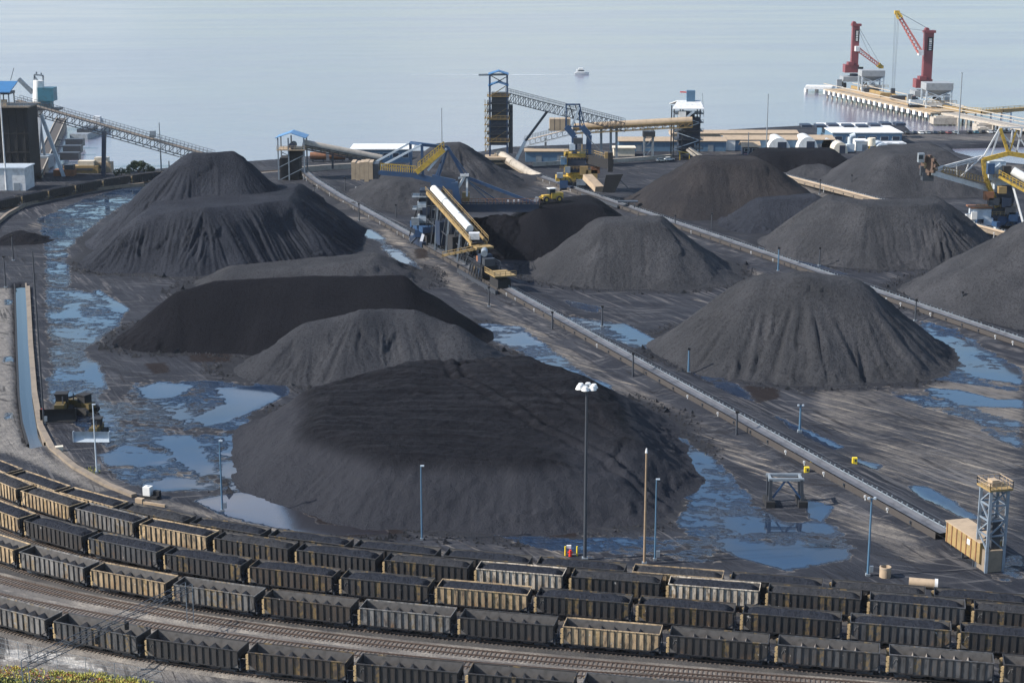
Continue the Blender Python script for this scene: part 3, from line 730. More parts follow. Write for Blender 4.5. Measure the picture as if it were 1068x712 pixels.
def hopper_common(root):
    for sx in (-1, 1):
        mb = MB(); mb.box((6.75 * sx, 0, .95), (1.5, 2.7, .14)); mb.box((7.4 * sx, 0, .85), (.22, 2.8, .3))
        mb.bar((7.4 * sx, 0, .72), (7.78 * sx, 0, .72), .22)
        for y in (-1.2, 1.2): mb.bar((7.4 * sx, y, 1.0), (7.3 * sx, y, 2.5), .1)
        for z in (1.35, 1.75, 2.15): mb.bar((7.38 * sx, -1.45, z), (7.38 * sx, -.95, z), .06)
        mb.build('end_platform', 'dark_steel', root)
        if sx < 0:
            for y in (-1.32, 1.32):
                mb = MB()
                for z in (1.2, 1.95, 2.7): mb.box((7.5 * sx, y, z), (.42, .12, .55)); mb.box((7.42 * sx, y * .98, z), (.3, .2, .7))
                mb.build('end_ladder', 'end_tan', root)
        t = MB()
        for y in (-.98, .98): t.box((5.3 * sx, y, .42), (2.3, .18, .3)); t.box((5.3 * sx, y, .62), (.9, .24, .28))
        t.box((5.3 * sx, 0, .5), (.5, 1.9, .3))
        tr = t.build('truck', 'dark_steel', root)
        for wx in (-.88, .88):
            for y in (-.75, .75):
                w = MB(); w.tube((5.3 * sx + wx, y - .07, .42), (5.3 * sx + wx, y + .07, .42), .42, n=12)
                w.build('wheel', 'rust' if y > 0 else 'dark_steel', tr)
    for x in (-3.2, 0, 3.2):
        mb = MB(); a = [(x - 1.5, -1.35, .97), (x + 1.5, -1.35, .97), (x + 1.5, 1.35, .97), (x - 1.5, 1.35, .97)]; b = [(x - .5, -1.0, .3), (x + .5, -1.0, .3), (x + .5, 1.0, .3), (x - .5, 1.0, .3)]
        mb.add(b + a, [(0, 3, 2, 1), (4, 5, 6, 7), (0, 1, 5, 4), (1, 2, 6, 5), (2, 3, 7, 6), (3, 0, 4, 7)]); mb.build('discharge_chute', 'dark_steel', root)
    for sg in (-1, 1):                            # worn painted mark on the first panel
        x0 = -6.4; mb = MB()
        pts = [(x0 - .3, 2.2), (x0 - .05, 2.75), (x0 + .3, 2.9), (x0 + .12, 2.55), (x0 + .3, 2.3)]
        for a, b in zip(pts[:-1], pts[1:]): mb.bar((a[0], 1.551 * sg, a[1]), (b[0], 1.551 * sg, b[1]), .09, .02)
        mb.build('emblem', 'worn_mark', root)
def empty_car():
    r = thing('hopper_car', '', 'hopper car', (0, 0, 0)); r.scale = (.955, 1, 1); hopper_body(r); hopper_common(r)
    for k in range(5):
        x = -3.9 + 1.95 * k
        mb = MB(); mb.slab([Vector((x - .6, 0, 1.03)), Vector((x + .6, 0, 1.03)), Vector((x, 0, 2.75))], (0, 2.86, 0)); mb.build('cross_ridge', 'ridge_light', r)
    return r
def coal_car(seed):
    r = thing('hopper_car', '', 'hopper car', (0, 0, 0)); r.scale = (.955, 1, 1); hopper_body(r); hopper_common(r)
    X, Y = np.meshgrid(np.linspace(-7.18, 7.18, 60), np.linspace(-1.45, 1.45, 15))
    z = 3.2 + .5 * (1 - (Y / 1.5) ** 2) * (1 - .75 * np.abs(X / 7.2) ** 3) + .16 * fbm(X * .5 + seed * 9, Y * .7, 2) + .07 * vn(X * 2.2 + seed, Y * 2.2) - .5 * sstep(5.8, 7.2, np.abs(X))
    i = np.arange(X.size).reshape(X.shape)
    f = np.stack([i[:-1, :-1].ravel(), i[:-1, 1:].ravel(), i[1:, 1:].ravel(), i[1:, :-1].ravel()], 1)
    o = grid_mesh('coal_load', np.stack([X.ravel(), Y.ravel(), z.ravel()], 1), f, 'coal_blue' if seed != 2 else 'coal_mid'); o.parent = r
    return r
M('end_rust', (.17, .125, .08), .75, dirt=.7, scale=.9); M('end_tan', (.40, .29, .15), .75, dirt=.6, scale=1.2); M('rib_steel', (.014, .014, .017), .6); M('worn_mark', (.22, .22, .22), .7, dirt=.9, scale=2.0); M('ridge_light', (.21, .19, .175), .7, dirt=.5, scale=1.2); M('ridge', (.095, .09, .088), .7, dirt=.6, scale=1.2)
PROTO = {'e': empty_car(), 'c': coal_car(0), 'c1': coal_car(1), 'c2': coal_car(2)}
used = set()
PAINT = {'d': (.030, .028, .028), 'b': (.045, .035, .028), 'g': (.16, .155, .15), 's': (.062, .063, .067), 't': (.36, .265, .16), 'p': (.55, .48, .39), 'k': (.012, .013, .017)}
WORD = {'d': 'dark grey', 'b': 'dark brown', 'g': 'pale grey', 's': 'slate grey', 't': 'rusty tan', 'p': 'cream', 'k': 'black'}
ROWS = [
    ('front row', 'e', [(0, 628), (63.7, 642.5), (152.6, 659), (254.5, 674.5), (370.6, 685.3), (489, 696), (604, 707), (720, 717)], 'gsdbddsdd'),
    ('second row', 'e', [(0, 563), (35, 573.8), (99.7, 588.7), (182, 603.6), (268, 618), (370.6, 627.5), (471, 638.5), (580, 646.5), (694, 657.8), (812, 667), (930, 677), (1050, 687.6)], 'tgtgbgdtdssd'),
    ('third row', 'c', [(0, 528), (37, 540), (104, 557), (171, 573), (257, 586), (352, 597), (448, 606), (554, 616), (661, 625), (771, 634), (888, 644), (1002, 653.5), (1068, 659)], 'tdsdbdtdbdsd'),
    ('fourth row', 'c', [(0, 498), (38, 511), (86, 525.3), (147.7, 541.7), (220, 557.8), (305, 568), (393, 579), (490.7, 588), (588, 594.7), (691, 604.8), (802, 612.6), (908, 622), (1020, 631), (1068, 635)], 'ttgtdddpdpdsdp'),
    ('rearmost row', 'c', [(20, 494), (78, 511), (131.6, 526), (201.5, 541.4), (278, 555), (361, 565.2), (456, 574.5), (550, 582), (653, 590.2), (758, 599), (867, 610), (982, 617), (1068, 624)], 'tttddddddtdddd')]
def place(kind, loc, rz, label, paint, group, sx=.92):
    key = kind
    if kind == 'c': key = rng.choice(['c', 'c1', 'c2'])
    pr = PROTO[key]
    o = pr if key not in used else dup(pr, loc, rz)
    used.add(key)
    o.location = loc; o.rotation_euler = (0, 0, rz); o.scale = (sx, 1, 1); o['label'] = label; o['group'] = group
    if rng.random() < .45:
        for ch in [c for c in o.children if c.name.split('.')[0] == 'emblem' and o is not pr]: bpy.data.objects.remove(ch)
    for ch in o.children:
        if ch.name.split('.')[0] == 'body':
            c = PAINT[paint]; j = rng.uniform(.85, 1.18); ch.color = (c[0] * j, c[1] * j, c[2] * j, 1)
def proj(p):
    d = Vector(p) - Vector((0, 0, H)); a = d.y * CT - d.z * ST; v = d.y * ST + d.z * CT
    return CX + F * d.x / a, CY - F * v / a
for name, kind, nodes_px, paints in ROWS:
    A, s, nx_, ny_ = fit_row(nodes_px)
    track(A, s, bal='ballast' if name == 'front row' else 'ballast_black')
    nk = slice(1, -1)
    sn = np.array([s[np.argmin((A[:, 0] - x) ** 2 + (A[:, 1] - y) ** 2)] for x, y in zip(nx_, ny_)])[nk]
    k = np.arange(len(sn)); pitch, s0 = np.polyfit(k, sn, 1)
    print('pitch', name, round(pitch, 2))
    cars = []
    for q in range(-3, len(sn) + 3):
        c = s0 + pitch * (q + .5)
        if not 8 < c < s[-1] - 8: continue
        x, y, a = at(A, s, c)
        ex = [proj((x + dx * math.cos(a), y + dx * math.sin(a), 3))[0] for dx in (-7.2, 7.2)]
        yy = proj((x, y, 3))[1]
        if max(ex) < 3 or min(ex) > 1066 or yy > 730: continue
        cars.append((x, y, a))
    for i, (x, y, a) in enumerate(cars):
        p = paints[min(i, len(paints) - 1)]
        what = 'empty ridged hopper car' if kind == 'e' else 'coal-filled hopper car'
        place(kind, (x, y, .3), a, f'{WORD[p]} {what}, {ORDS[i + 1]} from the left in the {name}', p, f'hopper cars in the {name}', (pitch - 1.15) / 14.66)
# black train on the far curve
A, s, nx_, ny_ = fit_row([(-40, 218), (-8, 211), (17.7, 204.5), (41.7, 199), (67, 194.3), (94.8, 189.5), (121, 185.2), (150, 181), (185, 177)], 2)
track(A, s)
c0 = s[np.argmin((A[:, 0] - nx_[2]) ** 2 + (A[:, 1] - ny_[2]) ** 2)]
for i, q in enumerate(range(-1, 7)):
    x, y, a = at(A, s, c0 + 14.9 * (q + .5))
    place('c', (x, y, .3), a, f'black hopper car, {ORDS[i + 1]} from the left in the far curving train', 'k', 'hopper cars in the far curving train')
# empty tracks
for px in ([(-60, 588), (0, 602), (93.6, 622), (200, 644.6), (300, 658.5), (518, 681), (789, 705), (900, 714)], [(-60, 608), (0, 620), (120, 645), (300, 672), (518, 694), (700, 708)]):
    A, s, _, _ = fit_row(px, 3, .3); track(A, s)

# ------------------------------------------------------------------ belt conveyors on the yard floor
def conveyor(pts, w, label, fs=1.0, z0=.9, name='yard_conveyor', belt='belt_pale', side='rust', group=None):
    pts = [Vector(p) for p in pts]
    base = pts[len(pts) // 2].copy(); base.z = 0
    r = thing(name, label, 'conveyor', base, group)
    bt, st, wk, rl, sk = MB(), MB(), MB(), MB(), MB()
    for a, b in zip(pts[:-1], pts[1:]):
        d = (b - a); L = d.length; d.normalize(); n = Vector((d.y, -d.x, 0)).normalized()
        if n.y > 0: n = -n                        # n points to the near side
        u = Vector((0, 0, 1))
        for sg in (-1, 1):                        # trough made of three strips
            bt.add([a + n * sg * w * .22, b + n * sg * w * .22, b + n * sg * w * .5 + u * .3, a + n * sg * w * .5 + u * .3], [(0, 1, 2, 3)])
            st.bar(a + n * sg * (w * .5 + .12) - u * .35, b + n * sg * (w * .5 + .12) - u * .35, .18, 1.05)
        bt.add([a - n * w * .22, b - n * w * .22, b + n * w * .22, a + n * w * .22], [(0, 1, 2, 3)])
        k = max(1, int(L / 6.0))
        for i in range(k):
            p = a.lerp(b, i / k); lg = MB()
            for sg in (-1, 1):
                q = p + n * sg * (w * .5 + .12); lg.bar(q - u * .4, Vector((q.x + n.x * sg * .3, q.y + n.y * sg * .3, -.2)), .2)
            lg.bar(p - n * (w * .5 + .3) - u * .75, p + n * (w * .5 + .3) - u * .75, .2)
            lg.box(p + n * (w * .5 + .3) - u * .3, (.35, .35, .4)); lg.build('support_frame', 'dirty_white' if rng.random() < .3 else 'dark_steel', r)
        sk.bar(a - n * (w * .5 + .1) + u * .38, b - n * (w * .5 + .1) + u * .38, .12, .12)
        for i in range(int(L / 1.5)):
            p = a.lerp(b, (i + .5) * 1.5 / L) - n * (w * .5 + .1); sk.bar(p - u * .3, p + u * (.62 + .12 * (i % 3)), .2)
        wq = n * (-(w * .5 + .9))
        wk.bar(a + wq - u * .5, b + wq - u * .5, 1.0, .1)
        rl.rail(a + wq * 1.25 - u * .45, b + wq * 1.25 - u * .45, 1.0, max(2, int(L / 3)), .07)
    bt.build('belt', belt, r); st.build('stringer', side, r); sk.build('idler_row', 'grey_steel', r)
    wk.build('walkway', 'grey_steel', r); rl.build('handrail', 'dark_steel', r)
    return r
M('conv_side', (.042, .036, .034), .75, dirt=.5)
P1a, P1b = G(352, 203.6, 1.9), G(983, 555.5, 1.9)
conveyor([PV(314, 176.5, G(352, 203.6, 1.9).y + 62), PV(326, 187, P1a.y + 36), P1a] + [P1a.lerp(P1b, i / 8) for i in range(1, 9)], 2.2,
         'longest belt conveyor crossing the whole yard from the blue-roofed tower to the tan box', side='conv_side')
P2a, P2b = G(606, 199.5, 1.9), G(1120, 374.5, 1.9)
conveyor([P2a.lerp(G(563, 184.5, 1.9), 1), P2a] + [P2a.lerp(P2b, i / 7) for i in range(1, 8)], 2.3, 'rear belt conveyor running behind the right-hand coal piles to the right edge', side='conv_side')
P3a, P3b = G(806, 180.5, 1.9), G(1100, 257, 1.9)
conveyor([P3a.lerp(P3b, i / 5) for i in range(6)], 2.6, 'farthest yard conveyor, tan sided, showing between the far coal piles', side='conv_tan', belt='tan')
# discharge box and lattice tower at the near end
f = Fr(1030, 597)
A1, B1 = G(987, 566, .6), G(1022, 590, .6)
r = thing('discharge_box', 'ochre steel box housing at the near end of the longest conveyor', 'conveyor housing', G(1005, 578))
d = (B1 - A1).normalized(); n = Vector((d.y, -d.x, 0)); n = -n if n.y > 0 else n
mid = (A1 + B1) / 2; ang = math.atan2(d.y, d.x); LL = (B1 - A1).length
MB().box((mid.x - n.x * 1.6, mid.y - n.y * 1.6, 2.6), (LL, 3.6, 3.2), ang).build('wall', 'ochre', r)
MB().box((mid.x - n.x * 1.6, mid.y - n.y * 1.6, 4.27), (LL + .3, 3.9, .14), ang).build('roof', 'tan', r)
mb = MB()
for i in range(7): p = A1.lerp(B1, (i + .3) / 7) + n * .24; mb.box((p.x, p.y, 2.6), (.18, .12, 3.2), ang)
mb.build('wall_rib', 'rust', r)
p = A1.lerp(B1, .68) + n * .25; MB().box((p.x, p.y, 3.3), (.8, .1, .8), ang).build('sign_plate', 'white', r)
for i in range(3):
    for k in (0, 3.2): p = A1.lerp(B1, (i + .5) / 3) - n * k; MB().bar((p.x, p.y, -.2), (p.x, p.y, 1.0), .35).build('support_leg', 'dark_steel', r)
r = thing('lattice_tower', 'pale blue lattice tower with tan top deck at the end of the longest conveyor', 'tower', f.o)
ht = f(1036, 512).z; cx0, cx1 = f(1023, 597).x, f(1047, 597).x; yb = f.Y; wd = cx1 - cx0
mb, br = MB(), MB()
cxm = (cx0 + cx1) / 2; ccy = yb + wd / 2; wd *= .82
def rt(u, v): return (cxm + u * math.cos(ang) - v * math.sin(ang), ccy + u * math.sin(ang) + v * math.cos(ang))
cs = [rt(-wd / 2, -wd / 2), rt(wd / 2, -wd / 2), rt(wd / 2, wd / 2), rt(-wd / 2, wd / 2)]
for c in cs: mb.bar((*c, -.2), (*c, ht), .42)
mb.build('corner_leg', 'tower_grey', r)
for i in range(4):
    a, b = cs[i], cs[(i + 1) % 4]
    for k in range(4):
        z0, z1 = ht * (.26 + .185 * k), ht * (.26 + .185 * (k + 1))
        br.bar((*a, z1), (*b, z1), .22); br.bar((*(a if k % 2 else b), z0), (*(b if k % 2 else a), z1), .2)
br.build('bracing', 'tower_grey', r)
MB().box((cxm, ccy, ht + .15), (wd + 1.0, wd + 1.0, .3), ang).build('top_deck', 'ochre', r)
mb = MB()
for i in range(4):
    e = [(*rt(sx * (wd / 2 + .45), sy * (wd / 2 + .45)), ht + .3) for sx, sy in ((-1, -1), (1, -1), (1, 1), (-1, 1))]
    mb.rail(e[i], e[(i + 1) % 4], 1.1, 4, .09)
mb.build('handrail', 'tan', r)
MB().box((cxm - .3, ccy, ht + .8), (1.4, 1.1, 1.0), ang).box((cxm + .5, ccy + .3, ht + .65), (1.0, .8, .7), ang).build('winch', 'tan', r)
MB().box((cxm, ccy, ht * .13), (wd + .1, wd + .1, ht * .26), ang).build('base_housing', 'conv_tan', r)
MB().box((cxm + .3, ccy, ht * .45), (1.4, 1.4, ht * .36), ang).build('chute', 'dark_steel', r)
# ------------------------------------------------------------------ galleries (inclined trussed conveyors)
def gallery(name, label, p, q, w, h, n, mats=('tan', 'pale_steel', 'grey_steel'), cover=False, rail=True, legs=()):
    p, q = Vector(p), Vector(q)
    base = Vector(((p.x + q.x) / 2, (p.y + q.y) / 2, 0)); r = thing(name, label, 'conveyor', base)
    d = q - p; s_ = Vector((d.y, -d.x, 0)).normalized() * (w / 2); u = Vector((0, 0, h))
    MB().bar(p + u * .0, q + u * .0, w, .35).build('belt_deck', mats[0], r)
    mb = MB()
    for sg in (-1, 1):
        a, b = p + s_ * sg * 1.06, q + s_ * sg * 1.06
        mb.bar(a, b, .3); mb.bar(a - u, b - u, .3)
        for i in range(n):
            x, y = a.lerp(b, i / n), a.lerp(b, (i + 1) / n)
            mb.bar(x, x - u, .2); mb.bar(x - u, y, .2)
        mb.bar(b, b - u, .2)
    mb.build('truss', mats[1], r)
    if cover:
        mb = MB(); mb.tube(p + Vector((0, 0, .3)), q + Vector((0, 0, .3)), w * .5, n=12); mb.build('cover', mats[0], r)
    if rail:
        mb = MB()
        for sg in (-1, 1): mb.rail(p + s_ * sg * 1.25 + Vector((0, 0, .3)), q + s_ * sg * 1.25 + Vector((0, 0, .3)), 1.6, n * 2, .13)
        mb.build('handrail', mats[2], r)
    for a, b, wd, m in legs: MB().bar(a, b, wd).build('support_leg', m, r)
    return r
V = Vector
# ------------------------------------------------------------------ left: black tower, gallery, ship loader
f = Fr(16, 190)
r = thing('transfer_tower', 'tall black transfer tower with a blue-roofed top cabin at the left edge', 'tower', f.o)
xl, xr, zt = f(-24, 190).x, f(33, 190).x, f(0, 112).z
MB().box(((xl + xr) / 2, f.Y + 7, zt / 2 - .1), (xr - xl, 14, zt)).build('silo_body', 'black', r)
mb = MB()
for k in range(7): mb.box((xl + (xr - xl) * (k + .5) / 7, f.Y - .1, zt / 2), (.5, .3, zt))
for k in range(4): mb.box(((xl + xr) / 2, f.Y - .18, zt * (k + .6) / 4), (xr - xl, .3, .5))
mb.build('wall_rib', 'black', r)
MB().box(((xl + xr) / 2, f.Y + 6.5, zt + .25), (xr - xl + 3, 17, .5)).build('top_deck', 'conv_tan', r)
mb = MB(); mb.rail((xl, f.Y - 2, zt + .5), (xr + 1, f.Y - 2, zt + .5), 1.6, 14, .14); mb.build('handrail', 'grey_steel', r)
cz0, cz1 = zt + .5, f(0, 97).z
MB().box((f(-6, 0).x, f.Y + 5, (cz0 + cz1) / 2 + 2.2), (f(16, 0).x - f(-26, 0).x, 8, cz1 - cz0 - 4)).build('cabin_wall', 'navy', r)
mb = MB()
for px in (-20, -8, 3, 14):
    for dy in (1.5, 8.5): mb.bar((f(px, 0).x, f.Y + dy, cz0), (f(px, 0).x, f.Y + dy, cz1), .4)
mb.build('cabin_post', 'grey_steel', r)
rx0, rx1 = f(-27, 0).x, f(17, 0).x
mb = MB(); zz = f(0, 97).z
mb.add([(rx0, f.Y - .5, zz), (rx1, f.Y - .5, zz), (rx1, f.Y + 11, zz + 3.2), (rx0, f.Y + 11, zz + 3.2), (rx0, f.Y - .5, zz + .4), (rx1, f.Y - .5, zz + .4), (rx1, f.Y + 11, zz + 3.6), (rx0, f.Y + 11, zz + 3.6)],
       [(0, 1, 2, 3), (4, 5, 6, 7), (0, 1, 5, 4), (1, 2, 6, 5), (2, 3, 7, 6), (3, 0, 4, 7)]); mb.build('roof', 'bright_blue', r)
mb = MB()
for px in (2, 6, 10): mb.box((f(px, 0).x, f.Y + 1, cz0 + 1.2), (1.6, 1.4, 2.2))
mb.build('machinery', 'tan', r)
mb = MB(); mb.bar(f(11, 84), f(14.5, 71), .22); mb.build('antenna', 'grey_steel', r)

fg = Fr(108, 184)
ga, gb = fg(18, 105, 8), fg(222, 163, -6)
gallery('conveyor_gallery', 'long tan conveyor gallery descending from the black tower towards the tall rilled pile', ga, gb, 4.0, 3.6, 26, ('conv_tan', 'dark_steel', 'dark_steel'),
        legs=[((fg(108, 0).x, fg.Y, -.2), fg(108.6, 137), 1.5, 'navy'), (fg(70, 193) - V((0, 0, .3)), fg(43, 120), 1.2, 'pale_steel')])
mb = MB(); p = ga.lerp(gb, .70); mb.box((p.x, p.y - 1, p.z + 2.2), (2, 2, 2.6)); tag(mb.build('motor_house', 'grey_steel'), 'small grey motor house standing on the long left gallery', 'motor house')

# pier on the left and the ship loader on it
def pier_line(name, label, a, b, w, mat, pile_n, z=2.4):
    a, b = V(a), V(b); d = (b - a); L = d.length; d.normalize(); n = V((d.y, -d.x, 0))
    r = thing(name, label, 'pier', V(((a.x + b.x) / 2, (a.y + b.y) / 2, -2.2)))
    ang = math.atan2(d.y, d.x); m = (a + b) / 2
    MB().box((m.x, m.y, z - .5), (L, w, 1.0), ang).build('deck', mat, r)
    mb = MB()
    for sg in (-1, 1): mb.bar(a + n * sg * (w / 2 - .2) + V((0, 0, z + .2)), b + n * sg * (w / 2 - .2) + V((0, 0, z + .2)), .4)
    mb.build('kerb', 'concrete', r)
    for i in range(pile_n):
        for sg in (-1, 1):
            p = a + d * L * (i + .5) / pile_n + n * sg * w * .42; MB().tube((p.x, p.y, -6), (p.x, p.y, z - 1), .55, n=8).build('support_pile', 'concrete', r)
    return r
pa, pb = G(37, 182, 2), G(64, 124, 2); pa.z = pb.z = 0
pier_line('pier', 'brown timber ship-loading pier running out behind the black tower', pa, pb, 5.0, 'pier_wood', 24)
for i, t in enumerate((.34, .46, .58)):
    p = pa.lerp(pb, t); p = p + V((11, -2, 0))
    r = tag(MB().box((p.x, p.y, .6), (8, 4, 3.2)).box((p.x - 5.5, p.y + .5, 1.6), (5, 1.2, .4)).build('mooring_dolphin', 'dark_steel'), 'dark mooring dolphin beside the left pier, ' + ('nearest of three', 'middle of three', 'farthest of three')[i], 'mooring dolphin', 'dolphins by the left pier')
p = pa.lerp(pb, .8) + V((14, 10, 0))
r = thing('barge', 'low grey work barge moored at the far end of the left pier', 'barge', (p.x, p.y, -2.4))
MB().poly([(p.x - 5, p.y - 22), (p.x + 4, p.y - 24), (p.x + 5, p.y + 20), (p.x, p.y + 25), (p.x - 4, p.y + 20)], -2.6, .4).build('hull', 'grey_steel', r)
MB().box((p.x, p.y + 12, 2.0), (5, 7, 3.2)).box((p.x, p.y + 13, 4.4), (3.5, 4, 1.6)).build('deckhouse', 'dirty_white', r)
MB().box((p.x, p.y - 8, 1.2), (6, 16, 1.6)).build('cargo', 'dark_steel', r)
f = Fr(42, 170)
r = thing('ship_loader', 'white and teal ship loader towering behind the left gallery', 'ship loader', f.o)
mb = MB(); mb.bar(f(38, 172, 0), f(41, 100, 0), 2.6); mb.bar(f(34, 152, 4), f(41, 112, 4), 1.4); mb.build('mast', 'dirty_white', r)
mb = MB(); mb.tube(f(40, 113), f(40.5, 84), 2.5, 2.2, n=12); mb.build('telescopic_chute', 'white', r)
mb = MB()
for a, b in (((35, 110), (36, 78)), ((45, 110), (45, 79)), ((36, 78), (45, 79)), ((35, 95), (45, 95)), ((36, 86), (45, 86)), ((36, 80), (45, 92))): mb.bar(f(*a), f(*b), .6)
mb.bar(f(38, 78), f(38, 75), .5); mb.bar(f(43, 79), f(43, 76), .5); mb.build('head_frame', 'grey_steel', r)
mb = MB(); mb.bar(f(34, 97), f(19.5, 82.5), 1.5); mb.bar(f(34, 94), f(19.5, 82), .5); mb.build('boom', 'grey_steel', r)
mb = MB(); mb.box(f(49.5, 98), (6.5, 6, 5.5)); mb.box(f(48, 106), (5, 5, 5)); mb.build('machinery_house', 'teal', r)
mb = MB(); mb.box(f(50, 113.5), (11, 7, .8)); mb.rail(f(42, 113) - V((0, 3.4, 0)), f(56, 113) - V((0, 3.4, 0)), 2, 8, .2); mb.build('platform', 'dark_steel', r)
mb = MB(); mb.box(f(41, 168), (10, 9, 5)); mb.bar(f(36, 165), f(40, 130), .9); mb.bar(f(47, 165), f(42, 130), .9); mb.build('portal_base', 'grey_steel', r)

# buildings -----------------------------------------------------------------
def building(name, label, x0, x1, yb, yt, depth, wall, roof, rise=2.0, ridge='x', wins=0, doors=0, cat='building', back=0, eave=.5, winm='glass', dx=0.0):
    f = Fr((x0 + x1) / 2, yb); Y = f.Y + back
    a, b = PV(x0, yb, Y).x, PV(x1, yb, Y).x; h = PV(x0, yt, Y).z
    r = thing(name, label, cat, V(((a + b) / 2, Y + depth / 2, 0)))
    if ridge == 'flat':
        MB().poly([(a, Y), (b, Y), (b + dx, Y + depth), (a + dx, Y + depth)], -.3, h).build('wall', wall, r)
        MB().poly([(a - eave, Y - eave), (b + eave, Y - eave), (b + dx + eave, Y + depth + eave), (a + dx - eave, Y + depth + eave)], h + .01, h + .4).build('roof', roof, r)
    else:
        mb = MB()
        if ridge == 'x':
            for xx in (a, b):
                pass
            pr = [(Y, -.3), (Y + depth, -.3), (Y + depth, h), (Y + depth / 2, h + rise - .15), (Y, h)]
            vs = [(a, y, z) for y, z in pr] + [(b, y, z) for y, z in pr]
            mb.add(vs, [(0, 1, 2, 3, 4), (5, 6, 7, 8, 9)] + [(i, (i + 1) % 5, 5 + (i + 1) % 5, 5 + i) for i in range(5)]); mb.build('wall', wall, r)
            m = MB(); e = eave
            sl = rise / (depth / 2)
            for y0, y1, z0, z1 in ((Y - e, Y + depth / 2, h - e * sl, h + rise), (Y + depth / 2, Y + depth + e, h + rise, h - e * sl)):
                m.slab([V((a - e, y0, z0 + .12)), V((b + e, y0, z0 + .12)), V((b + e, y1, z1 + .12)), V((a - e, y1, z1 + .12))], (0, 0, .18))
            m.build('roof', roof, r)
        else:
            pr = [(a, -.3), (b, -.3), (b, h), ((a + b) / 2, h + rise - .15), (a, h)]
            vs = [(x, Y, z) for x, z in pr] + [(x, Y + depth, z) for x, z in pr]
            mb.add(vs, [(0, 1, 2, 3, 4), (5, 6, 7, 8, 9)] + [(i, (i + 1) % 5, 5 + (i + 1) % 5, 5 + i) for i in range(5)]); mb.build('wall', wall, r)
            m = MB(); e = eave; sl = rise / ((b - a) / 2)
            for q0, q1, z0, z1 in ((a - e, (a + b) / 2, h - e * sl, h + rise), ((a + b) / 2, b + e, h + rise, h - e * sl)):
                m.slab([V((q0, Y - e, z0 + .12)), V((q1, Y - e, z1 + .12)), V((q1, Y + depth + e, z1 + .12)), V((q0, Y + depth + e, z0 + .12))], (0, 0, .18))
            m.build('roof', roof, r)
    for i in range(wins):
        xx = a + (b - a) * (i + .5) / wins; w = (b - a) / wins * .62
        o = MB().box((xx, Y - .04, h * .58), (w + .3, .12, h * .34)).build('window', 'white', r)
        MB().box((xx, Y - .13, h * .58), (w, .06, h * .3)).build('pane', winm, o)
    for i in range(doors):
        xx = a + (b - a) * (i + .5) / doors + 1.2
        MB().box((xx, Y - .06, 1.5), (2.4, .12, 3.0)).build('door', 'grey_steel', r)
    return r
building('utility_building', 'small white building with a blue door at the left edge behind the black train', -22, 27, 199, 176, 12, 'dirty_white', 'pale_steel', ridge='flat', doors=2)
building('office_building', 'low white-roofed blue office building on the shore behind the front stacker', 368, 428, 170, 156, 16, 'wall_blue', 'white', ridge='flat', wins=6, winm='navy', eave=1.2)
building('blue_shed', 'short blue shed with a tan roof behind the rear stacker', 548, 592, 169, 158.5, 9, 'wall_blue', 'tan', ridge='flat', doors=2)
building('shore_warehouse', 'blue warehouse with a tan roof behind the open steel transfer tower', 645, 757, 158, 147.5, 16, 'wall_blue', 'tan', .9, doors=3)
building('long_storehouse', 'farthest long low building with a plain tan roof along the shore', 700, 832, 150, 139.5, 14, 'tan', 'tan', .8, back=30)
building('main_warehouse', 'long blue warehouse with white end wall and tan roof behind the domed sheds', 757, 870, 157, 146, 18, 'wall_blue', 'tan', 1.0, doors=3)
f = Fr(761, 157); MB().box((f(761, 0).x, f.Y - .2, 2.2), (f(768, 0).x - f(757, 0).x, .3, 4.9)).build('end_panel', 'white', bpy.data.objects['main_warehouse'])
building('shore_terminal', 'dark blue flat building with white roof panels at the right end of the shore', 868, 940, 155, 139, 40, 'wall_blue', 'white', ridge='flat', wins=6, winm='navy', back=12)
r = bpy.data.objects['shore_terminal']; bx = ORG[r.name]; f = Fr(904, 155); zt = PV(868, 139, f.Y + 12).z
mb = MB(); rng.seed(4)
for i in range(8): mb.box((bx.x - 24 + i * 6.5, bx.y + rng.uniform(2, 14), zt + .9), (4.6, 8, 1.1))
mb.build('roof_unit', 'navy', r)
building('white_store', 'narrow white store with an upright pipe in front of the shore terminal', 893, 905, 158, 148, 9, 'white', 'white', ridge='flat', doors=1)
building('grey_shed', 'pale grey flat shed at the right end of the yard buildings', 918, 944, 156, 150.5, 8, 'cream', 'dirty_white', ridge='flat', doors=2)
building('gatehouse', 'small tan-roofed gatehouse with a blue front left of the domed sheds', 775, 791, 162, 152.5, 7, 'navy', 'tan', 1.6, eave=1.0, wins=2)
building('stone_block', 'pale blockhouse between the blue shed and the rear warehouse', 640, 662, 163, 155, 7, 'cream', 'cream', ridge='flat')
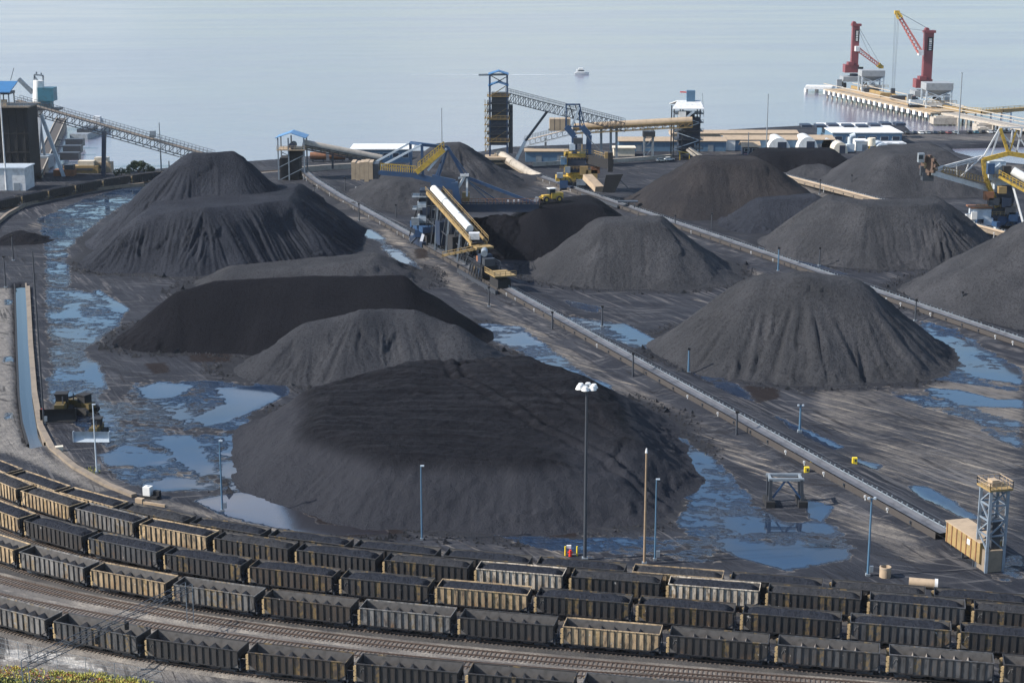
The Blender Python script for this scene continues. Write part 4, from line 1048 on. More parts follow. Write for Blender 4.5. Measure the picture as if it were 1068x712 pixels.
def dome(label, x0, x1, yb, yt, depth, door=True, mat='white'):
    f = Fr((x0 + x1) / 2, yb); a, b = f(x0, yb).x, f(x1, yb).x; w = (b - a) / 2; h = f(x0, yt).z; cx_ = (a + b) / 2
    r = thing('domed_shed', label, 'domed shed', V((cx_, f.Y + depth / 2, 0)), 'white domed sheds')
    n = 14; pts = [(cx_ - w * math.cos(math.pi * i / n), h * math.sin(math.pi * i / n) ** .8) for i in range(n + 1)]
    vs = [(x, f.Y, z - .1) for x, z in pts] + [(x, f.Y + depth, z - .1) for x, z in pts]
    MB().add(vs, [(i, i + 1, n + 2 + i, n + 1 + i) for i in range(n)], True).add(vs, [tuple(range(n + 1)), tuple(range(n + 1, 2 * n + 2))]).build('shell', mat, r)
    if door: MB().box((cx_ + w * .25, f.Y - .05, h * .36), (w * .8, .2, h * .72)).build('door', 'navy', r)
    for k in range(5):
        y = f.Y + .4 + (depth - .8) * k / 4; mb = MB()
        for i in range(n): mb.bar((pts[i][0], y, pts[i][1] * 1.0), (pts[i + 1][0], y, pts[i + 1][1]), .12, .12)
        mb.build('shell_rib', 'dirty_white', r)
dome('leftmost and widest white domed shed, dark doorway facing the yard', 801, 824, 159, 144, 16)
dome('second white domed shed with a dark doorway, right of the widest one', 832, 853, 159, 143, 16)
dome('small plain white domed shed behind and right of the second', 856, 869, 157, 144.5, 10, False)
dome('rightmost blue-grey domed shed near the white store', 913, 928, 159, 149.5, 12, False, 'pale_steel')
dome('tilted-looking cream domed shed standing alone before the dark terminal', 869, 884, 160, 148.5, 9, True, 'cream')
f = Fr(888, 158)
r = tag(MB().tube(f(886, 158), f(887, 143), 1.2, n=10).tube(f(887, 143), f(892, 141), 1.2, n=10).box(f(886.5, 155), (3.5, 3, 4)).build('vent_pipe', 'pale_steel'), 'bent pale steel vent pipe beside the white store', 'vent pipe')
f = Fr(909, 158)
r = thing('silo', 'slim cream silo on yellow legs between white store and grey dome', 'silo', f.o)
mb = MB(); mb.tube(f(909, 152), f(909, 144), 1.8, n=12); mb.build('tank', 'cream', r)
mb = MB()
for dx in (-1.4, 1.4):
    for dy in (-1.2, 1.2): mb.bar((f.o.x + dx, f.Y + dy, -.1), (f.o.x + dx * .8, f.Y + dy, f(909, 152).z + .3), .35)
mb.build('legs', 'yellow', r)

# berm wall and white beam in front of the sheds
def low_wall(name, label, px, h, w, mat, z0=-.2):
    L = [G(*p) for p in px]; mb = MB(); s0 = strip(L, w / 2)[0]; n = len(L)
    vs = [(p.x, p.y, z0) for p in s0] + [(p.x, p.y, h) for p in s0]; o = 2 * n; fcs = []
    for i in range(n - 1):
        a, b, c, d = 2 * i, 2 * i + 1, 2 * i + 2, 2 * i + 3
        fcs += [(a, c, c + o, a + o), (b + o, d + o, d, b), (a + o, c + o, d + o, b + o)]
    fcs += [(0, 1, 1 + o, o), (2 * n - 2, 2 * n - 1, 2 * n - 1 + o, 2 * n - 2 + o)]
    return tag(mb.add(vs, fcs).build(name, mat), label, 'wall')
curve = [(-14, 300), (-16, 275), (-13, 252), (-5, 236), (8, 225), (25, 215.5), (45, 209.5), (65, 205), (95, 199.5), (125, 196), (150, 193.5)]
low_wall('retaining_wall', 'low curving tan retaining wall in front of the black train', curve, 1.1, 1.0, 'conv_tan')
low_wall('road_kerb', 'low tan earth kerb curving beside the drainage channel towards the white tank', [(29, 300), (32, 360), (36, 410), (42, 445), (54, 468), (78, 488), (112, 507), (140, 518)], .55, 1.1, 'conv_tan')
low_wall('barrier_wall', 'straight pale barrier wall behind the rear stacker', [(556, 173.5), (600, 171), (650, 169), (700, 165)], 1.6, 1.4, 'concrete')
low_wall('kerb_wall', 'short tan kerb wall between the small tower and the tan counterweight', [(310, 180), (340, 177.5), (367, 176)], 2.2, 1.2, 'concrete')

# blue roofed small tower -----------------------------------------------------
f = Fr(305, 188)
r = thing('drive_tower', 'small open drive tower with a pale blue gabled roof beside the tallest pile', 'tower', f.o)
w0, w1 = f(291, 0).x, f(318, 0).x; dpt = 9
ze = f(300, 144).z
for x in (w0, (w0 + w1) / 2 - 1, w1):
    for dy in (0, dpt): MB().bar((x, f.Y + dy, -.2), (x, f.Y + dy, ze), .5).build('post', 'grey_steel', r)
mb = MB()
for (za, zb) in ((0, .3), (.3, .6)):
    mb.bar((w0, f.Y, ze * za), (w1, f.Y, ze * zb), .3); mb.bar((w1, f.Y + dpt, ze * za), (w0, f.Y + dpt, ze * zb), .3)
mb.build('bracing', 'grey_steel', r)
mb = MB(); xm = (w0 + w1) / 2
for q0, q1, z0, z1 in ((w0 - .9, xm, ze, ze + 2.0), (xm, w1 + .9, ze + 2.0, ze)):
    mb.slab([V((q0, f.Y - 1, z0)), V((q1, f.Y - 1, z1)), V((q1, f.Y + dpt + 1, z1)), V((q0, f.Y + dpt + 1, z0))], (0, 0, .25))
mb.build('roof', 'roof_blue', r)
MB().box((xm - .8, f.Y + dpt / 2, f(0, 176).z), (7.6, dpt - 1, f(0, 165).z - f(0, 187).z)).box((xm + 1.2, f.Y + dpt / 2, f(0, 161).z), (5.4, 6, 3.2)).build('machine_housing', 'black', r)
MB().box((xm, f.Y + dpt / 2, f(0, 156.5).z), (w1 - w0 + 1, dpt + 1.5, .35)).build('platform', 'tan', r)
mb = MB(); mb.rail((w0 - .5, f.Y - .7, f(0, 156).z), (w1 + .5, f.Y - .7, f(0, 156).z), 1.4, 8, .12); mb.build('handrail', 'tan', r)
mb = MB(); mb.tube((xm + .5, f.Y - .5, f(0, 152).z), (xm + .5, f.Y + 5, f(0, 152).z), 1.3, n=14); mb.build('head_pulley', 'navy', r)
gallery('conveyor_gallery', 'tan covered conveyor tube running right from the small blue-roofed tower', f(316, 150.5, 4), f(398, 166.5, 10), 3.2, 1.8, 9, ('concrete', 'dark_steel', 'grey_steel'), cover=True, rail=False,
        legs=[(f(347, 176, 6), f(347, 158, 6), .8, 'dark_steel')])
# freight tank cars standing behind the small tower
f2 = Fr(347, 172)
for i, px in enumerate((332, 352, 372)):
    r = thing('tank_wagon', ('brown tank wagon just right of the small blue-roofed tower', 'brown tank wagon, middle one under the covered conveyor tube', 'brown tank wagon nearest the tan counterweight')[i], 'tank wagon', f2(px, 172), 'tank wagons under the tube')
    c = f2(px, 168, 10); MB().tube((c.x - 3.3, c.y, 2.6), (c.x + 3.3, c.y, 2.6), 1.5, n=14).build('tank', 'rust', r)
    mb = MB(); mb.box((c.x, c.y, .9), (6.6, 2.2, .4)); mb.build('frame', 'dark_steel', r)
    for dx in (-2.2, 2.2): MB().tube((c.x + dx, c.y - 1.1, .4), (c.x + dx, c.y + 1.1, .4), .45, n=10).build('wheel', 'dark_steel', r)

# tall dark tower and its galleries ---------------------------------------------
f = Fr(519, 176)
r = thing('surge_tower', 'tallest dark blue tower with stacked machinery decks in the middle of the shore', 'tower', f.o)
w0, w1 = f(511, 0).x, f(529, 0).x; dp = w1 - w0; zt = f(0, 80).z
mb = MB()
for x in (w0, w1):
    for dy in (0, dp): mb.bar((x, f.Y + dy, -.2), (x, f.Y + dy, zt), .7)
mb.build('corner_leg', 'steel_blue', r)
z1, z2, z3 = f(0, 158).z, f(0, 130).z, f(0, 98).z
MB().box(((w0 + w1) / 2, f.Y + dp / 2, (z1 + z2) / 2 + 2), (dp - .3, dp - .4, z2 - z1 - 1)).build('lower_housing', 'navy', r)
MB().box(((w0 + w1) / 2 + .3, f.Y + dp / 2, (z2 + z3) / 2 + .5), (dp - .8, dp - .8, z3 - z2 - .5)).build('upper_housing', 'dark_steel', r)
for k, z in enumerate(np.linspace(z1 + 4, z3 - 1, 7)):
    mb = MB(); mb.box(((w0 + w1) / 2, f.Y + dp / 2, z), (dp + 2, dp + 2, .25)); mb.rail((w0 - 1, f.Y - 1, z + .1), (w1 + 1, f.Y - 1, z + .1), 1.3, 5, .14)
    mb.bar((w0, f.Y - .2, z), (w1, f.Y - .2, z + 4.5), .3)
    mb.build('deck_level', 'dark_steel' if k % 3 else 'ochre', r)
mb = MB()
for z in (f(0, 78).z, f(0, 89.5).z):
    for q0, q1, a, b in ((w0 - .6, (w0 + w1) / 2, z, z + 1.3), ((w0 + w1) / 2, w1 + .6, z + 1.3, z)):
        mb.slab([V((q0, f.Y - .8, a)), V((q1, f.Y - .8, b)), V((q1, f.Y + dp + .8, b)), V((q0, f.Y + dp + .8, a))], (0, 0, .3))
mb.build('roof', 'bright_blue', r)
mb = MB()
for k in range(2): mb.bar((w0, f.Y, f(0, 90).z), (w1, f.Y, f(0, 80).z), .3); mb.bar((w1, f.Y + dp, f(0, 90).z), (w0, f.Y + dp, f(0, 80).z), .3)
mb.bar((w0 - 4.5, f.Y + 1, f(0, 78.5).z), (w1, f.Y + 1, f(0, 78).z), .8); mb.build('hoist_beam', 'grey_steel', r)
mb = MB()
for dx in (-1.9, -.7):
    for dy in (-.6, 1.2): mb.bar((w0 + dx, f.Y + dy, z1), (w0 + dx, f.Y + dy, z2 + 10), .22)
for k in range(7):
    za = z1 + (z2 - z1 + 8) * k / 7; zb = z1 + (z2 - z1 + 8) * (k + 1) / 7
    mb.bar((w0 - 1.8, f.Y - .6, za), (w0 - .8, f.Y - .6, zb), .28); mb.box((w0 - 1.2, f.Y + .3, zb), (2.2, 2.6, .18))
mb.build('stair_tower', 'ochre', r)
MB().box((w1 + 1.4, f.Y + dp / 2 + 1, (z1 + f(0, 108).z) / 2 - 1), (1.8, 5, f(0, 108).z - z1)).build('riser_duct', 'dark_steel', r)
MB().box(((w0 + w1) / 2 - .5, f.Y, f(0, 164).z), (dp + 3, dp + 3, .9)).box(((w0 + w1) / 2 - .5, f.Y, f(0, 169.5).z), (dp + 1, dp, .6)).build('base_canopy', 'tan', r)
MB().box(((w0 + w1) / 2, f.Y + 1, 1.6), (dp + 4, dp, 3.6)).build('base_machinery', 'dark_steel', r)
gallery('conveyor_gallery', 'lattice conveyor gallery sloping down right from the tallest tower', f(529, 97, 4), f(650, 128, 20), 3.6, 3.6, 24, ('black', 'dark_steel', 'black'),
        legs=[(f(548, 147, 6), f(571, 116, 8), .9, 'dark_steel'), (f(538, 167, 4), f(548, 147, 6), 1.0, 'white')])
f3 = Fr(640, 168)
gallery('conveyor_gallery', 'level tan conveyor tube joining the open steel tower to the rear stacker side', f3(598, 133.5, 4), f3(722, 126.5, 2), 3.2, 2.4, 16, ('tan', 'ochre', 'grey_steel'), cover=True, rail=False,
        legs=[(f3(x, 166, 4), f3(x, 133, 4), 1.0, 'grey_steel') for x in (627, 637, 643)])
gallery('conveyor_gallery', 'tan gallery climbing from the foot of the tallest tower to the level tube', f3(547, 147, 6), f3(598, 134, 4), 3.0, 2.4, 9, ('tan', 'pale_steel', 'grey_steel'), cover=False, rail=True,
        legs=[(f3(569, 165, 5), f3(569, 144, 5), .9, 'grey_steel')])
f4 = Fr(676, 164)
r = thing('support_trestle', 'braced steel trestle tower carrying the level tan tube', 'trestle', f4.o)
mb = MB(); a, b = f4(672, 0).x, f4(681, 0).x; zt = f4(0, 134).z
for x in (a, b):
    for dy in (0, 4): mb.bar((x, f4.Y + dy, -.2), (x, f4.Y + dy, zt), .6)
mb.build('leg', 'grey_steel', r)
mb = MB()
for k in range(3): mb.bar((a, f4.Y, zt * k / 3), (b, f4.Y, zt * (k + 1) / 3), .35); mb.bar((a, f4.Y, zt * (k + 1) / 3), (b, f4.Y, zt * (k + 1) / 3), .35)
mb.build('bracing', 'grey_steel', r)
MB().box(((a + b) / 2, f4.Y + 2, zt * .8), (b - a + 1.5, 5, 2.4)).build('junction_box', 'dark_steel', r)
# covered feeder from the tall tower to the rear conveyor
f5 = Fr(540, 180)
r = thing('covered_feeder', 'cream covered feeder belt dropping from the tallest tower to the rear conveyor', 'conveyor', f5.o)
q = [f5(521, 160, 14), f5(535, 170, 5), f5(553, 181, -3), f5(564, 185.5, -9)]
mb = MB()
for a, b in zip(q[:-1], q[1:]): mb.tube(a, b, 1.8, n=12)
mb.build('cover', 'concrete', r)
mb = MB()
for a, b in zip(q[:-1], q[1:]): mb.bar(a - V((0, 1.5, 1.6)), b - V((0, 1.5, 1.6)), .5, .8); mb.bar(a - V((1.9, 0, .3)), b - V((1.9, 0, .3)), .5, 1.2)
mb.build('truss', 'conv_tan', r)
mb = MB()
for p in q[1:3]: MB().bar((p.x, p.y, -.2), p - V((0, 0, 1.6)), .5).build('support_leg', 'dark_steel', r)

# open steel tower with white roof ----------------------------------------------
f = Fr(714, 166)
r = thing('transfer_station', 'open steel transfer tower with a white sloping roof and blue rooftop box', 'tower', f.o)
w0, w1 = f(702, 0).x, f(729, 0).x; dp = 11; ze = f(0, 112.5).z
for x in (w0, (w0 * 2 + w1) / 3, w1):
    for dy in (0, dp): MB().bar((x, f.Y + dy, -.2), (x, f.Y + dy, ze), .5).build('post', 'dark_steel', r)
for k in range(5):
    z = ze * (.2 + .17 * k); mb = MB(); mb.box(((w0 + w1) / 2 + 1, f.Y + dp / 2, z), (w1 - w0 + 1, dp + 1, .25)); mb.rail((w0, f.Y - .5, z), (w1 + 1.5, f.Y - .5, z), 1.3, 7, .13)
    mb.build('deck_level', 'dark_steel', r)
mb = MB()
for k in range(5): z = ze * (.2 + .17 * k); mb.bar((w0 if k % 2 else w1, f.Y - .3, z - ze * .17), (w1 if k % 2 else w0, f.Y - .3, z), .32)
mb.bar(f(706, 131, -1), f(724, 116, -1), .9); mb.build('bracing', 'pale_steel', r)
xm = (w0 + w1) / 2
mb = MB()
mb.slab([V((w0 - 1, f.Y - 1.5, ze - .4)), V((w1 + 1.5, f.Y - 1.5, ze - .4)), V((w1 + .6, f.Y + dp * .6, ze + 2.4)), V((w0 + 2, f.Y + dp * .6, ze + 2.4))], (0, 0, .3))
mb.slab([V((w0 + 2, f.Y + dp * .6, ze + 2.4)), V((w1 + .6, f.Y + dp * .6, ze + 2.4)), V((w1 + 1.5, f.Y + dp + 1, ze + .6)), V((w0 - 1, f.Y + dp + 1, ze + .6))], (0, 0, .3))
mb.build('roof', 'dirty_white', r)
mb = MB(); mb.box((xm + 2, f.Y + dp * .6, f(0, 102).z), (3.6, 3, 5)); mb.build('rooftop_box', 'wall_blue', r)
mb = MB(); mb.bar((xm + 2, f.Y + dp * .6, f(0, 98).z), (xm - 2.5, f.Y + dp * .6, f(0, 97.5).z), .5); mb.build('hoist_arm', 'signal_red', r)
MB().box((xm + .2, f.Y + dp / 2, ze * .47), (6.6, 7, ze * .8)).box((xm + 3, f.Y + 4, ze * .55), (5, 5, ze * .5)).box((xm - .5, f.Y + 1, ze * .84), (3, 3, 4)).build('chute_housing', 'navy', r)
MB().box((w0 + 3.4, f.Y - .5, f(0, 120).z), (3, 2, 3)).build('electrical_box', 'white', r)
mb = MB(); mb.bar((w1 + 1.6, f.Y, ze - 4), f(732.5, 97), .16); mb.build('antenna', 'grey_steel', r)
mb = MB(); mb.bar(f(719, 154, -3), f(733, 164, -6), 2.2, .6); mb.bar(f(716, 156, -5), f(729, 166, -8), .3, 1); mb.build('discharge_ramp', 'concrete', r)
mb = MB(); mb.bar(f(707, 158, -3), f(720, 160, -3), .4); [mb.bar(f(x, 168, -3), f(x, 159, -3), .4) for x in (709, 719)]; mb.build('guard_frame', 'yellow', r)
# ------------------------------------------------------------------ stacking machines
def wheels_row(r, p, q, n, mat='dark_steel', rad=.8):
    p, q = V(p), V(q)
    for i in range(n):
        c = p.lerp(q, (i + .5) / n); d = (q - p).normalized(); s_ = V((d.y, -d.x, 0)) * .4
        MB().tube(c - s_, c + s_, rad, n=10).build('wheel', mat, r)
# front stacker
f = Fr(450, 258)
r = thing('boom_stacker', 'large dark blue boom stacker with tan counterweight straddling the longest conveyor', 'stacker', f.o)
cv = (P1b - P1a).normalized(); cn = V((cv.y, -cv.x, 0)); cn = cn if cn.y < 0 else -cn
C0 = f.o
bc = V((C0.x, C0.y, 0))
for sg in (-1, 1):
    mb = MB(); mb.bar(bc + cn * sg * 4.2 - cv * 7 + V((0, 0, 2.0)), bc + cn * sg * 4.2 + cv * 6 + V((0, 0, 2.0)), 1.4, 1.6); o = mb.build('bogie_beam', 'navy', r)
    wheels_row(o, bc + cn * sg * 4.2 - cv * 7 + V((0, 0, .75)), bc + cn * sg * 4.2 + cv * 6 + V((0, 0, .75)), 6)
mb = MB()
for sg in (-1, 1):
    for k in (-4, 4): mb.bar(bc + cn * sg * 4.2 + cv * k + V((0, 0, 2.6)), bc + cn * sg * 2.5 + cv * k * .7 + V((0, 0, 6.5)), 1.1)
mb.box(bc + V((0, 0, 6.6)), (13, 9.5, 1.8), math.atan2(cv.y, cv.x)); mb.build('portal_base', 'steel_blue', r)
zb = f(0, 196).z
MB().box(bc + V((.4, 1.0, (6.5 + zb) / 2)), (7.4, 6.5, zb - 7.5)).build('slew_column', 'navy', r)
MB().box(bc + V((0, 0, 3.6)), (13, 7, 3.6), math.atan2(cv.y, cv.x)).build('underframe', 'black', r)
mb = MB()
for z in (9.5, 13.5): MB().box(bc + V((-2.6, -2.4, z)), (2.6, 2.4, 2.0)).build('operator_cabin', 'pale_steel', r)
mb = MB()
for z in (8.2, 12.2, 16): mb.box(bc + V((-1.0, 0, z)), (9, 8, .2)); mb.rail(bc + V((-5.5, -4, z)), bc + V((3.5, -4, z)), 1.2, 6, .12)
mb.build('access_platform', 'grey_steel', r)
# counterweight arm, mast, boom in the plane of the machine
mb = MB()
for dy in (-3, 3):
    mb.bar(f(395, 180, dy), f(432, 183, dy), .7, 1.3); mb.bar(f(432, 183, dy), f(450, 187.5, dy), .8, 1.7); mb.bar(f(450, 187.5, dy), f(474, 193, dy), 1.0, 3.2); mb.bar(f(474, 190, dy), f(478, 213, dy), 2.0, 3.0)
for k in range(8): a = f(395 + 9 * k, 180 + 1.2 * k, -3); b_ = f(395 + 9 * k, 180 + 1.2 * k, 3); mb.bar(a, b_, .4)
mb.build('counterweight_arm', 'steel_blue', r)
for dy in (-3.3, 3.3): MB().rail(f(397, 177.5, dy), f(434, 180.5, dy), 2.0, 16, .22).build('walkway_rail', 'yellow', r)
mb = MB(); mb.bar(f(434, 180, -3.3), f(463, 156, -3.0), .9, 1.5); mb.rail(f(436, 176, -3.4), f(463, 154, -3.4), 1.8, 10, .2); mb.build('walkway', 'yellow', r)
cw = MB()
for i in range(5): cw.box(f(369.5 + 4.5 * i, 177.2 + (.6 if i % 2 else -.3)), (1.25, 6.5, 5.2 if i != 3 else 6.0))
cw.build('counterweight', 'tan', r)
mb = MB()
for i in range(4): mb.box(f(371.8 + 4.5 * i, 177.2), (.3, 6.2, 5.0))
mb.box(f(392.3, 177.5), (2.0, 6.0, 4.6)); mb.build('counterweight_frame', 'dark_steel', r)
mb = MB()
for dy in (-3, 3):
    o = 0 if dy < 0 else -12; oy = 0 if dy < 0 else -2
    mb.bar(f(441 + o, 183 + oy, dy), f(440 + o, 151 + oy, dy), .8); mb.bar(f(440 + o, 151 + oy, dy), f(467, 153.5, dy * .6), .7, .9)
    mb.bar(f(456 + o * .3, 189, dy), f(467, 153.5, dy * .6), .6)
mb.bar(f(440, 151, -3), f(428, 149, 3), .6)
mb.build('mast', 'steel_blue', r)
mb = MB()
mb.bar(f(440, 151, -3), f(397, 173.5, -3), .55); mb.bar(f(428, 149, 3), f(389, 170.5, 3), .55); mb.bar(f(466, 155, -2.4), f(446, 178, -3), .6); mb.build('back_stay', 'pale_steel', r)
mb = MB()
for dy in (-2, 2): mb.bar(f(467, 153.5, dy), f(484, 184, dy), .6, .9); mb.bar(f(484, 184, dy), f(557, 212, dy), .6, .9); mb.bar(f(467, 153.5, dy), f(492, 188, dy), .35)
for x, y in ((512, 212), (523, 212)): mb.bar(f(487, 188, 0), f(x, y, 0), .3)
mb.build('fore_stay', 'steel_blue', r)
mb = MB(); mb.bar(f(478, 196, -2.5), f(486, 181, -2), .7); mb.bar(f(487, 205, -2.5), f(487, 186, -2), .6); mb.bar(f(478, 186, -2), f(488, 183, -2), .5); mb.box(f(484.5, 182.5, -2), (2.6, 2, .7)); mb.build('stay_head', 'dirty_white', r)
mb = MB()
for dy in (-2, 2): mb.bar(f(478, 217, dy), f(562, 217, dy), .5, 2.4); mb.bar(f(478, 211.5, dy), f(562, 211.5, dy), .4, .4)
for k in range(15):
    x = 479 + 5.9 * k; mb.bar(f(x, 217, -2), f(x, 211.5, -2), .25); mb.bar(f(x, 217, 2), f(x, 211.5, 2), .25); mb.bar(f(x, 216, -2), f(x, 216, 2), .3)
mb.build('boom', 'navy', r)
MB().bar(f(478, 213.5), f(563, 213.5), 2.6, .3).build('boom_belt', 'black', r)
mb = MB(); mb.rail(f(478, 212.5, -2.6), f(563, 212.5, -2.6), 1.5, 24, .12); mb.build('handrail', 'rust', r)
mb = MB()
for x in (530, 536, 541, 547, 552): MB().box(f(x, 210.5, -1), (.6, 1.6, 1.0)).build('roller_box', 'dirty_white', r)
mb = MB(); mb.box(f(486, 205, -1), (2.2, 2.4, 2.6)); mb.build('winch_house', 'ochre', r)
for z in (7.5, 11.5, 15.2):
    m = MB(); q = bc + V((4.2, -2, z)); m.box(q, (4.2, 4, .2)); m.rail(q + V((-2, -2, 0)), q + V((2.1, -2, 0)), 1.2, 4, .12); m.bar(q + V((-2, -1.8, 0)), q + V((2, -1.8, -3.8)), .5, .2); m.build('stair_landing', 'dark_steel', r)
for dx, dz, c in ((-3.6, 5.0, 'steel_blue'), (3.8, 5.2, 'dark_steel'), (-4.6, 8.6, 'grey_steel'), (2.8, 9.6, 'dark_steel'), (-1.2, 11.8, 'navy')):
    MB().box(bc + V((dx, -3.4, dz)), (2.4, 1.8, 2.2)).build('equipment_box', c, r)
m = MB(); [m.bar(bc + V((x0, -4.4, 2)), bc + V((x1, -3.2, 6.2)), .45) for x0, x1 in ((-6, -2), (-2, -6), (-1, 3), (3, -1), (4, 7), (7, 4))]; m.build('portal_bracing', 'dark_steel', r)
m = MB(); m.bar(bc + V((-3, -3, 16)), bc + V((-6.5, -3, 4)), .35); m.bar(bc + V((-3.4, -2.6, 15)), bc + V((-1, -3.4, 3)), .3); m.build('cable_chute', 'black', r)
# tripper: inclined white-covered belt riding on the yard conveyor
tp, tq = f(452.5, 199, -4), PV(500, 252, G(497, 285).y)
r = thing('belt_tripper', 'inclined tripper with white curved cover and yellow side girders feeding the front stacker', 'tripper', G(480, 275))
d = (tq - tp); n = V((d.y, -d.x, 0)).normalized(); n = n if n.x > 0 else -n
lift = V((0, 0, .6))
mb = MB(); a, b = tp, tp.lerp(tq, .80)
mb.tube(a + lift, b + lift, 1.15, n=14); mb.build('cover', 'white', r)
mb = MB(); mb.tube(tp.lerp(tq, .27) + lift, tp.lerp(tq, .285) + lift, 1.22, n=14); mb.tube(tp.lerp(tq, .56) + lift, tp.lerp(tq, .57) + lift, 1.2, n=14); mb.build('cover_band', 'grey_steel', r)
MB().bar(tp - lift * .6, tq - lift * .6, 2.6, .3).build('belt', 'black', r)
mb = MB()
for sg in (-1, 1): mb.bar(tp + n * sg * 2.3 - V((0, 0, .5)), tq + n * sg * 2.3 - V((0, 0, .5)), .4, .9)
mb.build('side_girder', 'ochre', r)
mb = MB()
for sg in (-1, 1): mb.rail(tp + n * sg * 2.7, tq + n * sg * 2.7, 1.4, 14, .13)
mb.build('handrail', 'ochre', r)
mb = MB(); e0 = tq - V((0, 0, 1.6)); mb.box(e0 + V((.5, 0, .4)), (7, 5, .5), math.atan2(cv.y, cv.x)); bl = tq.lerp(tp, .1) - V((9, 2, 5.2)); mb.bar(bl, e0 - V((0, 1.5, 0)), 1.4, .5); mb.rail(bl - V((0, .8, 0)), e0 - V((0, 2.4, 0)), 1.2, 6, .14); mb.build('landing', 'ochre', r)
mb = MB(); mb.box(tq + V((-1.5, 1.5, 1.4)), (3.0, 2.6, 1.8)); mb.build('drive_house', 'dirty_white', r)
for t in (.25, .5, .75):
    p = tp.lerp(tq, t); mb = MB()
    for sg in (-1, 1): mb.bar(p + n * sg * 2.2 - V((0, 0, 1)), V((p.x, p.y, .6)) + n * sg * 3.4, .55)
    mb.bar(p + n * 2.2 - V((0, 0, 1)), V((p.x, p.y, .6)) - n * 3.4, .35)
    mb.build('support_leg', 'grey_steel', r)
for sg in (-1, 1):
    m = MB(); k = 9
    for i in range(k):
        p, q = tp.lerp(tq, i / k), tp.lerp(tq, (i + 1) / k); g0 = V((p.x, p.y, 2.4)) + n * sg * 2.6; g1 = V((q.x, q.y, 2.4)) + n * sg * 2.6; t0 = p + n * sg * 2.2 - V((0, 0, 1.1)); t1 = q + n * sg * 2.2 - V((0, 0, 1.1))
        m.bar(g0, g1, .45); m.bar(g0, t0, .32); m.bar(g0, t1, .28); m.bar(g0.lerp(t0, .5), g1.lerp(t1, .5), .28)
    m.build('under_truss', 'dark_steel', r)
MB().box(tp.lerp(tq, .62) - V((0, 0, 6.5)), (4.6, 7, 5), math.atan2(cv.y, cv.x)).build('chute_housing', 'black', r)
MB().box(tp.lerp(tq, .3) - V((0, 0, 8)), (4.4, 6, 7), math.atan2(cv.y, cv.x)).build('drive_housing', 'navy', r)

def onconv(px):                                    # point of the long conveyor above which a photo column passes
    best = min((P1a.lerp(P1b, k / 400) for k in range(401)), key=lambda q: abs(proj(q)[0] - px)); return best
e1, e2 = onconv(488), onconv(528)
mb = MB()
for sg in (-1, 1): mb.bar(e1 + cn * sg * 2.8 + V((0, 0, -.6)), e2 + cn * sg * 2.8 + V((0, 0, -.6)), .7, 1.0)
o = mb.build('chassis', 'dark_steel', r)
for sg in (-1, 1): wheels_row(o, e1 + cn * sg * 2.8 + V((0, 0, -1.2)), e2 + cn * sg * 2.8 + V((0, 0, -1.2)), 6, rad=.55)
mb = MB(); m = e1.lerp(e2, .45)
mb.box(m + V((0, 0, 2.4)), (9, 4.4, 3.0), math.atan2(cv.y, cv.x)); m2 = e1.lerp(e2, .85); mb.box(m2 + V((0, 0, 1.2)), (6.4, 3.6, 2.2), math.atan2(cv.y, cv.x)); mb.build('drive_frame', 'black', r)
for kk, (du, dz, sz, mt) in enumerate(((-3.4, 4.9, (2.2, 3.0, 2.0), 'dark_steel'), (-.6, 5.2, (2.4, 3.4, 2.6), 'navy'), (2.2, 4.7, (2.0, 2.6, 1.6), 'rust'), (3.6, 4.2, (1.2, 1.6, 1.0), 'pale_steel'), (1.0, 2.2, (1.6, 5.4, 1.4), 'ochre'), (-2.6, 2.0, (1.4, 5.2, 1.8), 'steel_blue'))): MB().box(m + cv * -du + V((0, 0, dz)), sz, math.atan2(cv.y, cv.x)).build('equipment_box', mt, r)
for sg in (-1, 1):
    q = MB(); a0 = m - cv * 5 + cn * sg * 2.9 + V((0, 0, .2)); b0 = m + cv * 5 + cn * sg * 2.9 + V((0, 0, .2)); q.rail(a0 + V((0, 0, 3.6)), b0 + V((0, 0, 3.6)), 1.2, 8, .13)
    for i in range(5): u0, u1 = a0.lerp(b0, i / 5), a0.lerp(b0, (i + 1) / 5); q.bar(u0, u1 + V((0, 0, 3.6)), .25); q.bar(u1, u1 + V((0, 0, 3.6)), .25)
    q.build('side_bracing', 'dark_steel', r)
mb = MB(); mb.box(m2 + V((0, 0, 3.4)), (8, 6, .3), math.atan2(cv.y, cv.x)); mb.rail(m2 + cn * 3 - cv * 4 + V((0, 0, 3.5)), m2 + cn * 3 + cv * 4 + V((0, 0, 3.5)), 1.2, 6, .13); mb.rail(m2 + cn * 3 + cv * 4 + V((0, 0, 3.5)), m2 - cn * 3 + cv * 4 + V((0, 0, 3.5)), 1.2, 4, .13); mb.build('rear_platform', 'ochre', r)
mb = MB(); mb.tube(m + V((0, -2.6, 7.0)), m + V((0, 2.6, 7.0)), .9, n=12); mb.build('head_pulley', 'grey_steel', r)

